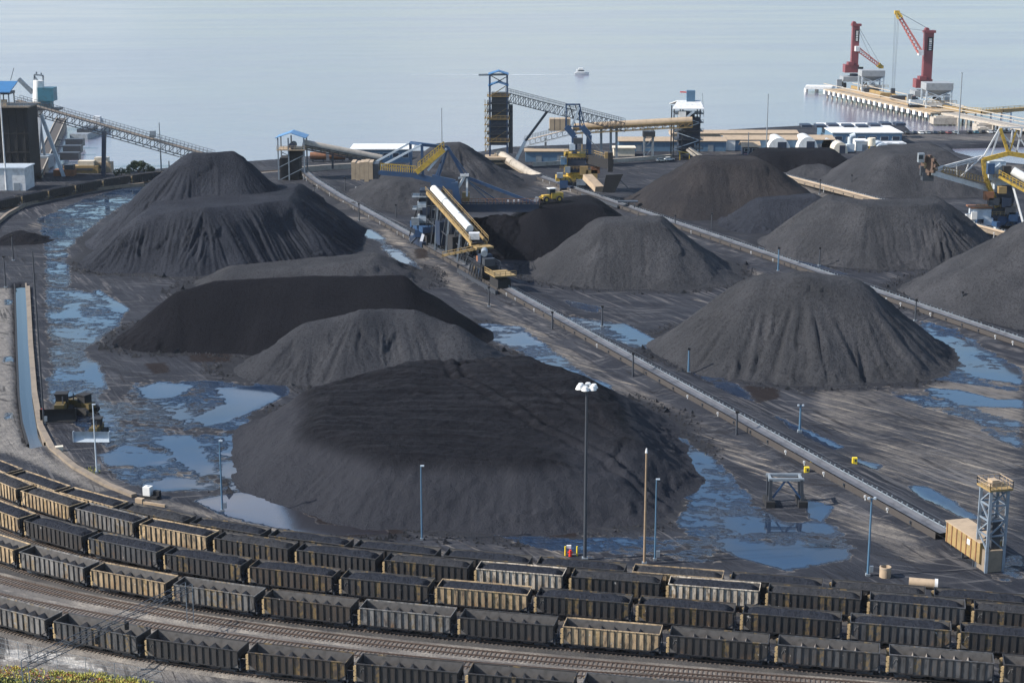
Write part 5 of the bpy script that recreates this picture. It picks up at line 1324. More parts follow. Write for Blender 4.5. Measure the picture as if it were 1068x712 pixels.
# rear stacker ---------------------------------------------------------------
f = Fr(600, 199)
r = thing('boom_stacker', 'rear stacker with blue arched frame, yellow slewing base and tan counterweight block', 'stacker', f.o)
c2v = (P2b - P2a).normalized(); c2n = V((c2v.y, -c2v.x, 0)); c2n = c2n if c2n.y < 0 else -c2n
for sg in (-1, 1):
    mb = MB(); mb.bar(f.o + c2n * sg * 4 - c2v * 6 + V((0, 0, 1.9)), f.o + c2n * sg * 4 + c2v * 6 + V((0, 0, 1.9)), 1.4, 1.6); o = mb.build('bogie_beam', 'navy', r)
    wheels_row(o, f.o + c2n * sg * 4 - c2v * 6 + V((0, 0, .7)), f.o + c2n * sg * 4 + c2v * 6 + V((0, 0, .7)), 6)
MB().box(f(600, 192), (11.5, 8, 3.2)).build('portal_base', 'navy', r)
mb = MB(); mb.box(f(599, 185.5), (14, 9, 1.4)); mb.rail(f(582.5, 185) - V((0, 4.5, 0)), f(615, 185) - V((0, 4.5, 0)), 1.6, 10, .18); mb.tube(f(601, 184), f(601, 179), 3.8, n=16); mb.build('slewing_deck', 'yellow', r)
MB().box(f(600, 171), (7.6, 6.5, 5.4)).build('machinery_house', 'navy', r)
mb = MB(); mb.box(f(601, 161), (9, 7, 1.3)); mb.bar(f(589.5, 180, -3), f(591.5, 158, -3), 1.0); mb.rail(f(589, 160, -3.6), f(613, 160, -3.6), 1.3, 6, .14); mb.build('upper_deck', 'yellow', r)
mb = MB()
for dy in (-2.6, 2.6):
    mb.bar(f(590.5, 132, dy), f(599, 142, dy), 1.9, 2.1); mb.bar(f(599, 142, dy), f(599, 160, dy), 2.0, 2.1)
    mb.bar(f(607, 132, dy), f(614.5, 141, dy), 1.9, 2.1); mb.bar(f(614.5, 141, dy), f(613, 171, dy), 1.9, 2.1)
    mb.bar(f(590.5, 132, dy), f(607, 132, dy), .6)
mb.build('arched_frame', 'steel_blue', r)
mb = MB()
for dy in (-2.6, 2.6):
    mb.bar(f(590.5, 133, dy), f(590.5, 109, dy), .55); mb.bar(f(605, 135, dy), f(604.5, 109, dy), .55); mb.bar(f(590.5, 109, dy), f(604.5, 109, dy), .55)
    mb.bar(f(604.5, 109, dy), f(610, 134, dy), .4)
mb.bar(f(590.5, 109, -2.6), f(590.5, 109, 2.6), .5); mb.bar(f(604.5, 109, -2.6), f(604.5, 109, 2.6), .5)
mb.build('mast', 'steel_blue', r)
mb = MB(); mb.bar(f(590, 111, -2.6), f(582.5, 121.5, -2.6), .45); mb.bar(f(604, 112, -2.6), f(596.5, 132, -2.6), .8); mb.build('back_stay', 'pale_steel', r)
cw = MB()
for i in range(4): cw.box(f(575.5 + 5.6 * i, 129.7), (1.75, 5.5, 4.4))
cw.build('counterweight', 'tan', r)
mb = MB()
for i in range(3): mb.box(f(578.3 + 5.6 * i, 129.7), (.35, 5.2, 4.1))
mb.bar(f(572, 135, -2), f(600, 136, -2), .5); mb.bar(f(572, 135, 2), f(600, 136, 2), .5); mb.build('counterweight_frame', 'dark_steel', r)
mb = MB(); mb.bar(f(612, 165, -2), f(637, 171.5, -12), 2.6, 3.4); mb.build('boom', 'black', r)
mb = MB(); mb.rail(f(616, 160.5, -2.5), f(637, 167, -14), 1.6, 8, .2); mb.box(f(634, 162, -14), (2.4, 2, 2.2)); mb.build('boom_walkway', 'ochre', r)
MB().box(f(636.5, 169, -15), (1.8, 2.2, 7)).build('boom_chute', 'black', r)
mb = MB(); mb.bar(f(607, 132, 0), f(616, 147, -6), .25); mb.bar(f(616, 147, -6), f(634, 164, -13), .25); mb.build('fore_stay', 'dark_steel', r)
MB().box(f(588, 167.5, -3), (2.2, 2.5, 2.8)).build('operator_cabin', 'wall_blue', r)
for (x, y, w_, h_, c) in ((584, 183, 2.2, 1.8, 'grey_steel'), (592, 177, 2.0, 2.2, 'grey_steel'), (609, 178, 3, 3.2, 'ochre'), (617, 183, 4.2, 4.2, 'ochre'), (621, 177, 3.2, 2.6, 'rust'), (606, 190, 3.4, 2.2, 'grey_steel'), (588, 192, 3, 2.8, 'steel_blue'), (597, 153, 2.0, 2.4, 'pale_steel'), (603, 147, 3.4, 2.2, 'dark_steel')):
    MB().box(f(x, y, -4.2), (w_, 2, h_)).build('equipment_box', c, r)
m = MB(); [m.bar(f(x0, 186, -4.4), f(x1, 199, -4.4), .45) for x0, x1 in ((584, 590), (590, 584), (594, 602), (602, 594), (606, 614), (614, 606))]; m.build('portal_bracing', 'dark_steel', r)
[MB().rail(f(584, y, -4.6), f(616, y, -4.6), 1.2, 9, .14).build('handrail', 'ochre', r) for y in (191, 177, 166)]
m = MB(); m.bar(f(598, 142, -3), f(598, 168, -3), .3); m.bar(f(600, 110, 0), f(611, 140, 0), .3); m.bar(f(594, 110, -2), f(601, 133, -2), .35); m.build('cable_chute', 'black', r)
mb = MB(); mb.bar(f(597, 199, -4), f(604, 192, -4), .5); mb.bar(f(604, 192, -4), f(612, 189.5, -4), .5); mb.build('cable_guide', 'dirty_white', r)
r = thing('belt_tripper', 'black tripper car with an upright plate right of the rear stacker', 'tripper', f(634, 205))
def onconv2(px): return min((P2a.lerp(P2b, k / 400) for k in range(401)), key=lambda q: abs(proj(q)[0] - px))
a, b = onconv2(612), onconv2(650)
mb = MB(); mb.bar(a + V((0, 0, 6.0)), a.lerp(b, .35) + V((0, 0, 3.0)), 3.4, 2.0); mb.build('feed_hopper', 'tan', r)
m = onconv2(634); mb = MB(); mb.slab([PV(628, 201, m.y), PV(641, 201, m.y), PV(650, 181.5, m.y), PV(632, 182.5, m.y)], (0, .5, 0)); mb.build('deflector_plate', 'black', r)
mb = MB(); mb.bar(a + cn * 2 + V((0, 0, -.3)), b + cn * 2 + V((0, 0, -.3)), .6, .9); mb.bar(a - cn * 2 + V((0, 0, -.3)), b - cn * 2 + V((0, 0, -.3)), .6, .9); mb.build('chassis', 'dark_steel', r)
mb = MB(); mb.box(onconv2(655) + V((0, 3, 1.6)), (7, 3, .4)); [mb.bar(onconv2(x) + V((0, 3, -1.8)), onconv2(x) + V((0, 3, 1.5)), .4) for x in (647, 656, 662)]; mb.bar(PV(646, 187, m.y), PV(655, 196, m.y), .4); mb.build('trailing_frame', 'dark_steel', r)

# bucket-wheel reclaimer at the right edge ----------------------------------------
f = Fr(1038, 236)
r = thing('bucket_wheel_reclaimer', 'yellow and pale blue bucket-wheel reclaimer with white tie rods at the right edge', 'reclaimer', f.o)
c3v = (P3b - P3a).normalized(); c3n = V((c3v.y, -c3v.x, 0)); c3n = c3n if c3n.y < 0 else -c3n
for sg in (-1, 1):
    mb = MB(); mb.bar(f.o + c3n * sg * 4 - c3v * 7 + V((0, 0, 1.9)), f.o + c3n * sg * 4 + c3v * 7 + V((0, 0, 1.9)), 1.4, 1.6); o = mb.build('bogie_beam', 'steel_blue', r)
    wheels_row(o, f.o + c3n * sg * 4 - c3v * 7 + V((0, 0, .7)), f.o + c3n * sg * 4 + c3v * 7 + V((0, 0, .7)), 6, 'dirty_white')
MB().box(f(1040, 228), (13, 9, 3)).build('portal_base', 'steel_blue', r)
MB().box(f(1040, 219.5), (9, 8, 2.6)).build('slewing_deck', 'dark_steel', r)
MB().box(f(1022, 222, -3), (6, 5, 3.4)).build('electrical_house', 'pale_steel', r)
mb = MB(); mb.box(f(1021.5, 215.5, -3), (7.2, 6, .4)); mb.build('electrical_house_roof', 'rust', r)
mb = MB(); mb.box(f(1016, 225, -6), (1.8, .8, 2.4)); mb.build('floodlight', 'lamp', r)
for dy in (-3, 3):
    mb = MB()
    for a, b in (((1025, 166), (1028, 186)), ((1028, 186), (1034, 200)), ((1034, 200), (1040, 216))): mb.bar(f(*a, dy), f(*b, dy), 1.2, 1.4)
    mb.build('column_frame', 'yellow', r)
mb = MB(); mb.rail(f(1027, 190, -4), f(1041, 216, -4), 1.6, 8, .25); mb.build('column_rail', 'yellow', r)
mb = MB(); mb.box(f(1038, 177), (5, 6, 6)); mb.box(f(1044, 190), (5, 5, 6)); mb.bar(f(1032, 182, -3.2), f(1044, 171, -3.2), 1.0); mb.build('machinery_house', 'pale_steel', r)
MB().box(f(1046, 205), (5.5, 6, 8)).build('slew_column', 'navy', r)
mb = MB()
for dy in (-3, 3): mb.bar(f(1025, 167, dy), f(1052, 160, dy), .7, 1.5); mb.bar(f(1052, 160, dy), f(1082, 165, dy), .7, 1.5)
mb.build('main_beam', 'yellow', r)
mb = MB()
for dy in (-2.4, 2.4): mb.bar(f(1043, 134, dy), f(1052, 161, dy), .9); mb.bar(f(1052, 161, dy), f(1060, 136, dy), .5)
mb.build('mast', 'yellow', r)
mb = MB()
for dy in (-2.4, 2.4):
    for a, b in (((1042, 135), (1026, 163)), ((1043, 135), (1034, 162)), ((1056, 136), (1053, 160)), ((1058, 136), (1086, 178)), ((1042, 133), (1090, 133.5)), ((1042, 134), (1062, 160)), ((1066, 134), (1060, 160))): mb.bar(f(*a, dy), f(*b, dy), .45)
mb.build('tie_rod', 'dirty_white', r)
mb = MB()
for dy in (-2, 2):
    mb.bar(f(972, 180, dy - 6), f(1030, 197, dy), .5, 1.6); mb.bar(f(978, 175.5, dy - 6), f(1025, 163, dy), .5, .7); mb.bar(f(978, 178, dy - 6), f(1025, 166, dy), .3)
    for a, b in (((1000, 186), (1025, 163)), ((985, 177), (998, 178)), ((998, 170), (998, 186)), ((1012, 167), (1004, 187))): mb.bar(f(*a, dy - 2), f(*b, dy - 1), .35)
mb.build('boom', 'dirty_white', r)
mb = MB(); mb.bar(f(984, 180, -6), f(1028, 191, -2), 2.6, .3); mb.rail(f(984, 179, -8), f(1026, 190, -4.5), 1.6, 14, .2); mb.build('boom_walkway', 'ochre', r)
bw = f(968, 172, -7)
mb = MB(); ax = V((.8, .6, 0)); mb.tube(bw - ax * .6, bw + ax * .6, 2.5, n=18); w = mb.build('bucket_wheel', 'wheel_brown', r)
up = V((0, 0, 1)); sd_ = V((.6, -.8, 0))
for k in range(9):
    t = 2 * math.pi * k / 9; c = bw + (sd_ * math.cos(t) + up * math.sin(t)) * 2.8; MB().box(c, (1.1, 1.2, 1.0), -.9).build('bucket', 'wheel_brown', w)
MB().box(f(960.5, 164.5, -8), (1.9, 2.0, 2.9)).build('operator_cabin', 'grey_steel', r); MB().box(f(960.5, 164, -10.05), (1.4, .1, 1.3)).build('cabin_window', 'glass', r)
m = MB(); [m.bar(f(x0, y0, -7), f(x1, y1, -7), .5) for x0, y0, x1, y1 in ((960, 168, 978, 178), (964, 175, 974, 164), (970, 162, 981, 176), (974, 166, 984, 180))]; m.build('wheel_frame', 'end_tan', r)
mb = MB(); mb.box(f(967, 184, -6), (3.5, 3, 2.6)); mb.box(f(963, 178, -6), (2, 2, 3)); mb.build('wheel_chute', 'dark_steel', r)
mb = MB(); mb.bar(f(1042, 184, -5), f(1085, 208, -10), 2.2, .8); mb.rail(f(1042, 182, -6.5), f(1085, 206, -11.5), 1.4, 12, .2); mb.build('discharge_walkway', 'yellow', r)
mb = MB(); mb.tube(f(1056, 178, -6), f(1085, 195, -10), 1.4, n=10); mb.build('discharge_tube', 'white', r)
for (x, y, w_, h_, c) in ((1031, 204, 3, 2.6, 'rust'), (1036, 210, 3.4, 2.4, 'dark_steel'), (1049, 211, 3, 3, 'navy'), (1053, 219, 3.4, 2.6, 'dark_steel'), (1045, 198, 2.6, 2.2, 'ochre'), (1033, 176, 2.2, 3.4, 'steel_blue'), (1050, 178, 2.4, 3, 'black'), (1012, 227, 3, 2.4, 'dirty_white'), (1030, 231, 3, 2.4, 'pale_steel'), (1056, 226, 3, 3, 'steel_blue')):
    MB().box(f(x, y, -4.6), (w_, 2, h_)).build('equipment_box', c, r)
m = MB(); [m.bar(f(x0, 222, -4.8), f(x1, 236, -4.8), .45) for x0, x1 in ((1022, 1030), (1030, 1022), (1034, 1044), (1044, 1034), (1048, 1058), (1058, 1048))]; m.build('portal_bracing', 'dark_steel', r)
m = MB(); [MB().rail(f(1018, y, -5), f(1060, y, -5), 1.2, 10, .14).build('handrail', 'ochre', r) for y in (217, 225)]; m.rail(f(1036, 186, -4), f(1052, 186, -4), 1.2, 5, .14); m.build('upper_rail', 'ochre', r)
mb = MB(); mb.bar(f(1056, 192, -6), f(1067, 232, -8), .6); mb.build('rear_strut', 'dirty_white', r)

# ------------------------------------------------------------------ pier with cranes on the right
DZ = 3.0
pa, pb = G(874, 92.5, DZ), G(988, 117.5, DZ)
r = pier_line('pier', 'concrete crane pier standing in the open water on white-capped piles', pa, pb, 19, 'deck_tan', 20, DZ)
d = (pb - pa).normalized(); n = V((d.y, -d.x, 0)); n = n if n.y < 0 else -n
mb = MB()
for i in range(20): p = pa.lerp(pb, (i + .5) / 20) + n * 9.7; MB().box((p.x, p.y, DZ - 1.5), (2.6, 1.4, 2.2), math.atan2(d.y, d.x)).build('pile_cap', 'white', r)
MB().bar(pa - n * 9 + V((0, 0, .9)), pb - n * 9 + V((0, 0, .9)), 1.4, 1.6).build('fender_rail', 'ochre', r)
for i in range(9): p = pa.lerp(pb, (i + .6) / 9.5) + n * rng.uniform(-5, 5); MB().box((p.x, p.y, DZ + .03 + .02 * i), (rng.uniform(10, 24), rng.uniform(4, 8), .1), math.atan2(d.y, d.x)).build('ore_spill', 'orange_ore', r)
ta, tb = G(985, 116.5, DZ), G(1120, 143, DZ)
pier_line('trestle_bridge', 'narrow pale access trestle linking the crane pier to the shore', ta, tb, 9, 'concrete', 14, DZ)
for i, (x, y) in enumerate(((984, 122), (1026, 129), (1024, 133))):
    p = G(x, y, DZ - 1); tag(MB().box((p.x, p.y, .2), (12 - 3 * i, 8, 3.4)).box((p.x, p.y, 2.1), (9 - 3 * i, 5, .6)).build('mooring_platform', 'concrete'), ('ochre-topped mooring platform at the near corner of the crane pier', 'mooring platform under the middle of the access trestle', 'smallest mooring platform in front of the access trestle')[i], 'mooring platform')
dpa, dpb = G(838, 90, 1.5), G(866, 90.5, 1.5)
mb = MB(); mb.poly([(dpa.x, dpa.y - 6), (dpb.x, dpb.y - 5), (dpb.x + 4, dpb.y + 5), (dpa.x + 3, dpa.y + 6)], .2, 1.9); 
for t in (.1, .5, .9): p = dpa.lerp(dpb, t); mb.tube((p.x, p.y, -6), (p.x, p.y, .3), 1.2)
tag(mb.build('catwalk_platform', 'white'), 'low white concrete platform in the water beyond the pier end', 'platform')
# curved yellow conveyor trestle
r = thing('pier_conveyor', 'yellow conveyor bridge on slim legs curving from the crane pier to the right', 'conveyor', G(1020, 120, DZ))
q = [PV(x, y, G(x, yb, -2).y) for x, y, yb in ((972, 108.5, 121), (992, 112, 122), (1008, 116, 124), (1024, 117, 125), (1045, 115.5, 125), (1080, 113, 124), (1120, 111, 123))]
mb, lg, rl = MB(), MB(), MB()
for a, b in zip(q[:-1], q[1:]): mb.bar(a, b, 3.5, 1.8); rl.rail(a + V((0, -1.8, .9)), b + V((0, -1.8, .9)), 1.3, 6, .2)
mb.build('belt_housing', 'ochre', r); rl.build('handrail', 'yellow', r)
for p in q[2:]:
    for k in (0, 5): lg.bar((p.x + k, p.y - 1.3, -6), (p.x + k, p.y, p.z - .8), .7); lg.bar((p.x + k, p.y + 1.3, -6), (p.x + k, p.y, p.z - .8), .7)
    lg.bar((p.x, p.y, 1), (p.x + 5, p.y, p.z * .7), .4)
lg.build('support_legs', 'pale_steel', r)

def lattice(mb, p, q, w, h, n, t=.35):
    p, q = V(p), V(q); d = (q - p).normalized(); s_ = V((0, 1, 0)); u = s_.cross(d).normalized()
    cs = [(-1, -1), (1, -1), (1, 1), (-1, 1)]
    def P(k, i): e = 1 - .35 * k; c = p.lerp(q, k); return c + s_ * cs[i][0] * w / 2 * e + u * cs[i][1] * h / 2 * e
    for i in range(4): mb.bar(P(0, i), P(1, i), t)
    for k in range(n):
        for i in range(4): mb.bar(P(k / n, i), P((k + 1) / n, (i + 1) % 4), t * .6)
def crane(label, px, base_y, tw, top_y, pivot, tip, hoist, dark_face=0):
    f = Fr(px, base_y, DZ)
    r = thing('harbour_crane', label, 'crane', f.o, 'red harbour cranes on the pier')
    zb = f(px, base_y - 14).z; zt = f(px, top_y).z; w = tw
    MB().box((f.o.x, f.Y, DZ + 5.2), (15, 12, 3.0)).build('chassis', 'hopper_grey', r)
    for sx in (-1, 1):
        for sy in (-1, 1): MB().tube((f.o.x + sx * 6.3 - .8, f.Y + sy * 5, DZ + 1.6), (f.o.x + sx * 6.3 + .8, f.Y + sy * 5, DZ + 1.6), 1.6, n=12).build('wheel_set', 'tyre', r)
    for sx in (-1, 1): MB().box((f.o.x + sx * 10, f.Y - 6, DZ + 2.6), (3, 3, 5.2)).build('outrigger', 'grey_steel', r)
    MB().tube((f.o.x, f.Y, DZ + 5), (f.o.x, f.Y, zb), 2.6, n=14).build('slewing_ring', 'navy', r)
    MB().box((f.o.x - 2.0, f.Y + .5, zb + 3.2), (w + 4.2, 8, 4.8)).box((f.o.x - 2.8, f.Y - 1, zb + 6.2), (w * .8, 6, 2.0)).build('machinery_house', 'red', r)
    MB().box((f.o.x + w * .7, f.Y - 4.0, zb + 3.0), (3, 2.6, 3)).build('operator_cabin', 'glass', r)
    mb = MB(); mb.bar((f.o.x - .2, f.Y, zb + 5), (f.o.x - .2, f.Y, zt), w, w * .9); mb.build('tower', 'red', r)
    mb = MB(); mb.box((f.o.x, f.Y, zt + .5), (w + 1.4, w + .6, 1.4)); mb.tube((f.o.x - 1.5, f.Y - 1.8, zt + 1.6), (f.o.x - 1.5, f.Y + 1.8, zt + 1.6), 1.1, n=12); mb.build('mast_head', 'red', r)
    o = MB().box((f.o.x + .4, f.Y - w * .45 - .1, zt - (zt - zb) * .2), (w * .62, .12, (zt - zb) * .24)).build('name_panel', 'black', r)
    mb = MB()                                          # upright row of pale letters, too small to read in the photo
    for k in range(6): mb.box((f.o.x + .4, f.Y - w * .45 - .22, zt - (zt - zb) * (.115 + .036 * k)), (w * .3, .1, (zt - zb) * (.024 if k % 2 else .018)))
    mb.build('lettering', 'white', o)
    a, b = f(*pivot, -3.4), f(*tip, -3.4)
    mb = MB(); k = a.lerp(b, .86); lattice(mb, a, k, 2.6, 2.4, 10, .5); mb.build('boom', 'light_red', r)
    mb = MB(); lattice(mb, k, b, 2.4, 2.2, 3, .8); mb.box(b, (2.6, 2.2, 1.8)); mb.build('boom_tip', 'yellow', r)
    mb = MB()
    for dy in (-.8, .8): mb.bar((f.o.x, f.Y + dy, zt + 1.6), (b.x, b.y + dy, b.z + .6), .12); mb.bar((f.o.x, f.Y + dy, zt + .6), a.lerp(b, .6) + V((0, dy, 0)), .12)
    mb.build('luffing_rope', 'grey_steel', r)
    if hoist:
        e = PV(hoist[0], hoist[1], b.y); mb = MB()
        for dx in (-1.1, -.4, .6, 1.3): mb.bar((b.x + dx, b.y, b.z - .8), (b.x + dx * .6, b.y, e.z + 2), .13)
        mb.build('hoist_rope', 'grey_steel', r)
        MB().box((b.x, b.y, e.z + 1.2), (2.2, 2, 2.6)).build('grab', 'dark_steel', r)
    MB().box((a.x, a.y, a.z), (2.6, 3.4, 3)).build('boom_pivot', 'dirty_white', r)
    return r
crane('farther red harbour crane with its lattice boom lowered to the right', 890, 91, 4.2, 27, (894, 51), (919, 70), None, 0)
crane('nearer red harbour crane with its lattice boom raised to the left', 965, 107, 4.8, 34, (960, 55), (935.5, 13), (933.5, 97), 1)
def hopper(label, x0, x1, yt, yb):
    f = Fr((x0 + x1) / 2, yb, DZ); a, b = f(x0, 0).x, f(x1, 0).x; w = b - a; m = (a + b) / 2
    z = lambda y: f(0, y).z
    r = thing('receiving_hopper', label, 'hopper', f.o, 'grey hoppers on the pier'); h = yb - yt
    zt_, z1, z2 = z(yt), z(yt + h * .28), z(yt + h * .52)
    MB().box((m, f.Y, (zt_ + z1) / 2), (w, w * .85, zt_ - z1)).build('bin', 'hopper_grey', r)
    mb = MB(); vs = [(m + sx * w / 2, f.Y + sy * w * .42, z1 - .02) for sx, sy in ((-1, -1), (1, -1), (1, 1), (-1, 1))] + [(m + sx * w * .22, f.Y + sy * w * .2, z2) for sx, sy in ((-1, -1), (1, -1), (1, 1), (-1, 1))]
    mb.add(vs, [(0, 1, 2, 3), (4, 5, 6, 7), (0, 1, 5, 4), (1, 2, 6, 5), (2, 3, 7, 6), (3, 0, 4, 7)]); mb.build('cone', 'grey_steel', r)
    for sx in (-1, 1):
        for sy in (-1, 1): MB().bar((m + sx * w * .46, f.Y + sy * w * .38, DZ), (m + sx * w * .46, f.Y + sy * w * .38, z1), .8).build('leg', 'pale_steel', r)
    mb = MB()
    for sy in (-1, 1):
        y = f.Y + sy * w * .38
        mb.bar((m - w * .46, y, z2), (m + w * .46, y, z2), .5); mb.bar((m - w * .46, y, DZ + 1), (m, y, z2), .45); mb.bar((m + w * .46, y, DZ + 1), (m, y, z2), .45); mb.bar((m - w * .46, y, z1 - .5), (m, y, z2), .4); mb.bar((m + w * .46, y, z1 - .5), (m, y, z2), .4)
    mb.build('bracing', 'pale_steel', r)
    MB().box((m, f.Y, DZ + 2.0), (w * .8, w * .5, 2.6)).build('feeder', 'dirty_white', r)
    mb = MB(); mb.rail((a - .5, f.Y - w * .5, z(yb - h * .2)), (b + 2, f.Y - w * .5, z(yb - h * .2)), 1.5, 8, .2); mb.build('handrail', 'ochre', r)
hopper('farther pale grey receiving hopper on braced legs beside the lowered-boom crane', 896, 920, 73, 95)
hopper('nearer pale grey receiving hopper on braced legs beside the raised-boom crane', 962, 990, 86, 112)
f = Fr(955, 112, DZ)
r = thing('mobile_excavator', 'pale grey tracked loader on the pier left of the nearer crane', 'loader', f.o)
MB().box(f.o + V((0, 0, 2.8)), (7, 4, 2.6)).build('body', 'pale_steel', r)
for dy in (-1.6, 1.6): MB().box(f.o + V((0, dy, .8)), (7.5, 1, 1.5)).build('track', 'tyre', r)
MB().box(f.o + V((-1.5, 0, 5)), (2.2, 2.6, 2)).build('cab', 'glass', r)
for i, (x, y) in enumerate(((908, 96), (937, 104), (925, 101))):
    p = G(x, y, DZ); tag(MB().box((p.x, p.y, DZ + 1), (9, 5, 1.9)).box((p.x, p.y, DZ + 2.1), (8, 4, .3)).build('ore_skip', ('dark_steel', 'dark_steel', 'ochre')[i]), ('dark open skip near the farther hopper', 'dark open skip under the hanging ropes of the nearer crane', 'ochre skip in the middle of the crane pier')[i], 'skip')
# ------------------------------------------------------------------ poles
def pole(px, yb, yt, label, mat, rad=.16, head=None, pxt=None, group=None, box=False, name='light_pole'):
    f = Fr(px, yb); t = f(pxt if pxt is not None else px, yt); h = t.z
    r = thing(name, label, 'pole', f.o, group)
    t = V((f.o.x, f.Y, h))
    MB().tube(f.o - V((0, 0, .3)), t, rad * 1.25, rad * .8, n=8).build('shaft', mat, r)
    MB().box(f.o + V((0, 0, .1)), (rad * 4, rad * 4, .5)).build('base', 'grey_steel', r)
    if head == 'mast':
        MB().tube(t - V((0, 0, .1)), t + V((0, 0, .5)), .35, n=10).build('crown', 'grey_steel', r)
        for k in range(6):
            a = 2 * math.pi * k / 6 + .3; c = t + V((math.cos(a) * 1.15, math.sin(a) * 1.15, .15))
            m = MB(); m.tube(c - V((0, 0, .3)), c + V((0, 0, .3)), .62, .35, n=10); m.bar(t, c, .12); m.build('lamp', 'lamp', r)
    elif head == 'flood':
        m = MB(); m.bar(t + V((-.55, 0, 0)), t + V((.55, 0, 0)), .14); m.build('cross_arm', mat, r)
        for k in (-.45, .45): MB().box(t + V((k, -.1, .12)), (.34, .3, .3)).build('lamp', 'pale_steel', r)
    elif head == 'single':
        m = MB(); m.box(t + V((.2, -.1, .1)), (.6, .3, .18)); m.build('lamp', 'pale_steel', r)
    elif head == 'cap': MB().box(t + V((0, 0, .1)), (rad * 3, rad * 3, .5)).build('cap', 'black', r)
    elif head == 'wood':
        m = MB(); m.tube(t, t + V((0, 0, .7)), .22, .1, n=8); m.build('cap', 'dirty_white', r)
    if box: MB().box(f.o + V((.45, -.1, 1.1)), (.55, .4, 1.0)).build('switch_box', 'grey_steel', r)
    return r
pole(610, 583, 404, 'tall dark mast with a ring of white lamps in front of the broad mound', 'dark_steel', .22, 'mast', name='high_mast')
pole(672, 588, 472, 'weathered wooden pole standing beside a blue pole at the train row', 'wood', .17, 'wood', box=False, name='wooden_pole')
pole(683, 584, 500, 'slim blue lamp pole just right of the wooden pole', 'pole_blue', .12, 'single', box=True)
pole(440, 563, 486, 'blue lamp pole in front of the left part of the broad mound', 'pole_blue', .12, 'single')
pole(232, 533, 460, 'blue lamp pole standing in the large pool at the left', 'pole_blue', .14, 'single', box=True)
pole(101, 493, 422, 'pale grey lamp pole in front of the nearer bulldozer blade', 'pale_steel', .12, 'single', box=True)
pole(46, 442, 262, 'very tall thin black mast beside the drainage channel', 'dark_steel', .16, name='high_mast', box=True)
pole(905, 600, 520, 'blue lamp pole behind the train rows, left of the concrete ring', 'pole_blue', .16, 'flood', box=True)
pole(834, 450, 423, 'short thick blue lamp pole beside the blue runoff stream at right', 'pole_blue', .2, 'flood')
pole(168.5, 182, 128, 'tall thin pole under the long left gallery', 'grey_steel', .25)
pole(176.5, 177, 168, 'very short post right of the tall pole under the gallery', 'dark_steel', .25)
pole(461, 162, 113, 'tall slim mast behind the lit pile at the front stacker', 'grey_steel', .2, 'single')
pole(799, 162, 98, 'tall slim mast in front of the main blue warehouse', 'grey_steel', .22)
pole(780, 165, 138, 'short mast beside the gatehouse roof', 'grey_steel', .2)
pole(999.5, 140, 76, 'tall mast with a lamp head on the causeway', 'grey_steel', .3, 'flood')
pole(607, 170, 140, 'pole seen through the rear stacker legs', 'ochre', .2)
pole(7, 199, 98, 'pale mast rising in front of the black tower', 'dirty_white', .3)
SMALL = [(660, 395, 369, 'front-side blue-black post along the longest conveyor, right of the broad mound'), (718, 389, 364, 'post between the longest conveyor and the large rounded pile, beside the small puddles'),
         (768, 457, 430, 'post against the near side of the longest conveyor, left of the stream pole'), (628, 341, 320, 'post beside the longest conveyor in front of the flat-topped cone'),
         (742, 242, 223, 'post at the rear conveyor in front of the low rilled pile'), (704, 239, 225, 'post on the rear conveyor left of the low rilled pile'), (811.5, 283, 259, 'post standing on the rear conveyor behind the large rounded pile'),
         (854.5, 277, 259, 'post at the foot of the flat-topped slide-marked pile'), (954.5, 335, 313, 'post in front of the rear conveyor above the tan bank'), (1002.7, 327, 305, 'stout post in front of the pile cut by the right edge'),
         (360, 202, 186, 'post right of the longest conveyor near the parked white car'), (374.7, 231, 213, 'post on the near side of the longest conveyor head'), (328, 214, 194, 'post on the near side of the conveyor at the tallest pile'),
         (413, 229, 214, 'post in the low coal spread left of the tripper'), (887.7, 199, 183, 'post before the farthest conveyor, right of its pair'), (855, 203, 188, 'post on the near side of the farthest conveyor'),
         (576, 345, 326, 'post beside the longest conveyor, left of the small puddles'), (510, 320, 300, 'post near the belt just below the tripper platform'), (14, 272, 246, 'dark post beside the road at the left edge near the spoil heap'), (6, 300, 268, 'dark post nearest the left edge of the photo')]
for x, b, t, l in SMALL: pole(x, b, t, l, 'pole_blue' if x in (834, 718, 811.5) else 'dark_steel', .2, 'cap', group='short posts in the yard', name='lamp_post')

# ------------------------------------------------------------------ small fixtures
f = Fr(818, 528)
r = thing('steel_frame', 'black steel portal frame standing in the puddle left of the yellow boxes', 'frame', f.o)
a, b, c_, e = f(803, 527), f(837, 527), f(804, 500), f(836, 500)
for p, q in ((a, c_), (b, e)):
    for dy in (0, 2.6):
        MB().bar(V((p.x, p.y + dy, -.2)), V((q.x, p.y + dy, q.z)), .5).build('leg', 'dark_steel', r)
    MB().box((p.x, p.y + 1.2, .5), (1.5, 4, 1.1)).build('footing', 'black', r)
m = MB()
for dy in (0, 2.6): m.bar(c_ + V((-.4, dy, 0)), e + V((.4, dy, 0)), .45)
m.bar(c_, c_ + V((0, 2.6, 0)), .4); m.bar(e, e + V((0, 2.6, 0)), .4); m.build('top_beam', 'grey_steel', r)
m = MB(); mid = (c_ + e) / 2; m.bar(mid, a + V((.4, 0, 1.4)), .3); m.bar(mid, b + V((-.4, 0, 1.4)), .3); m.build('bracing', 'steel_blue', r)
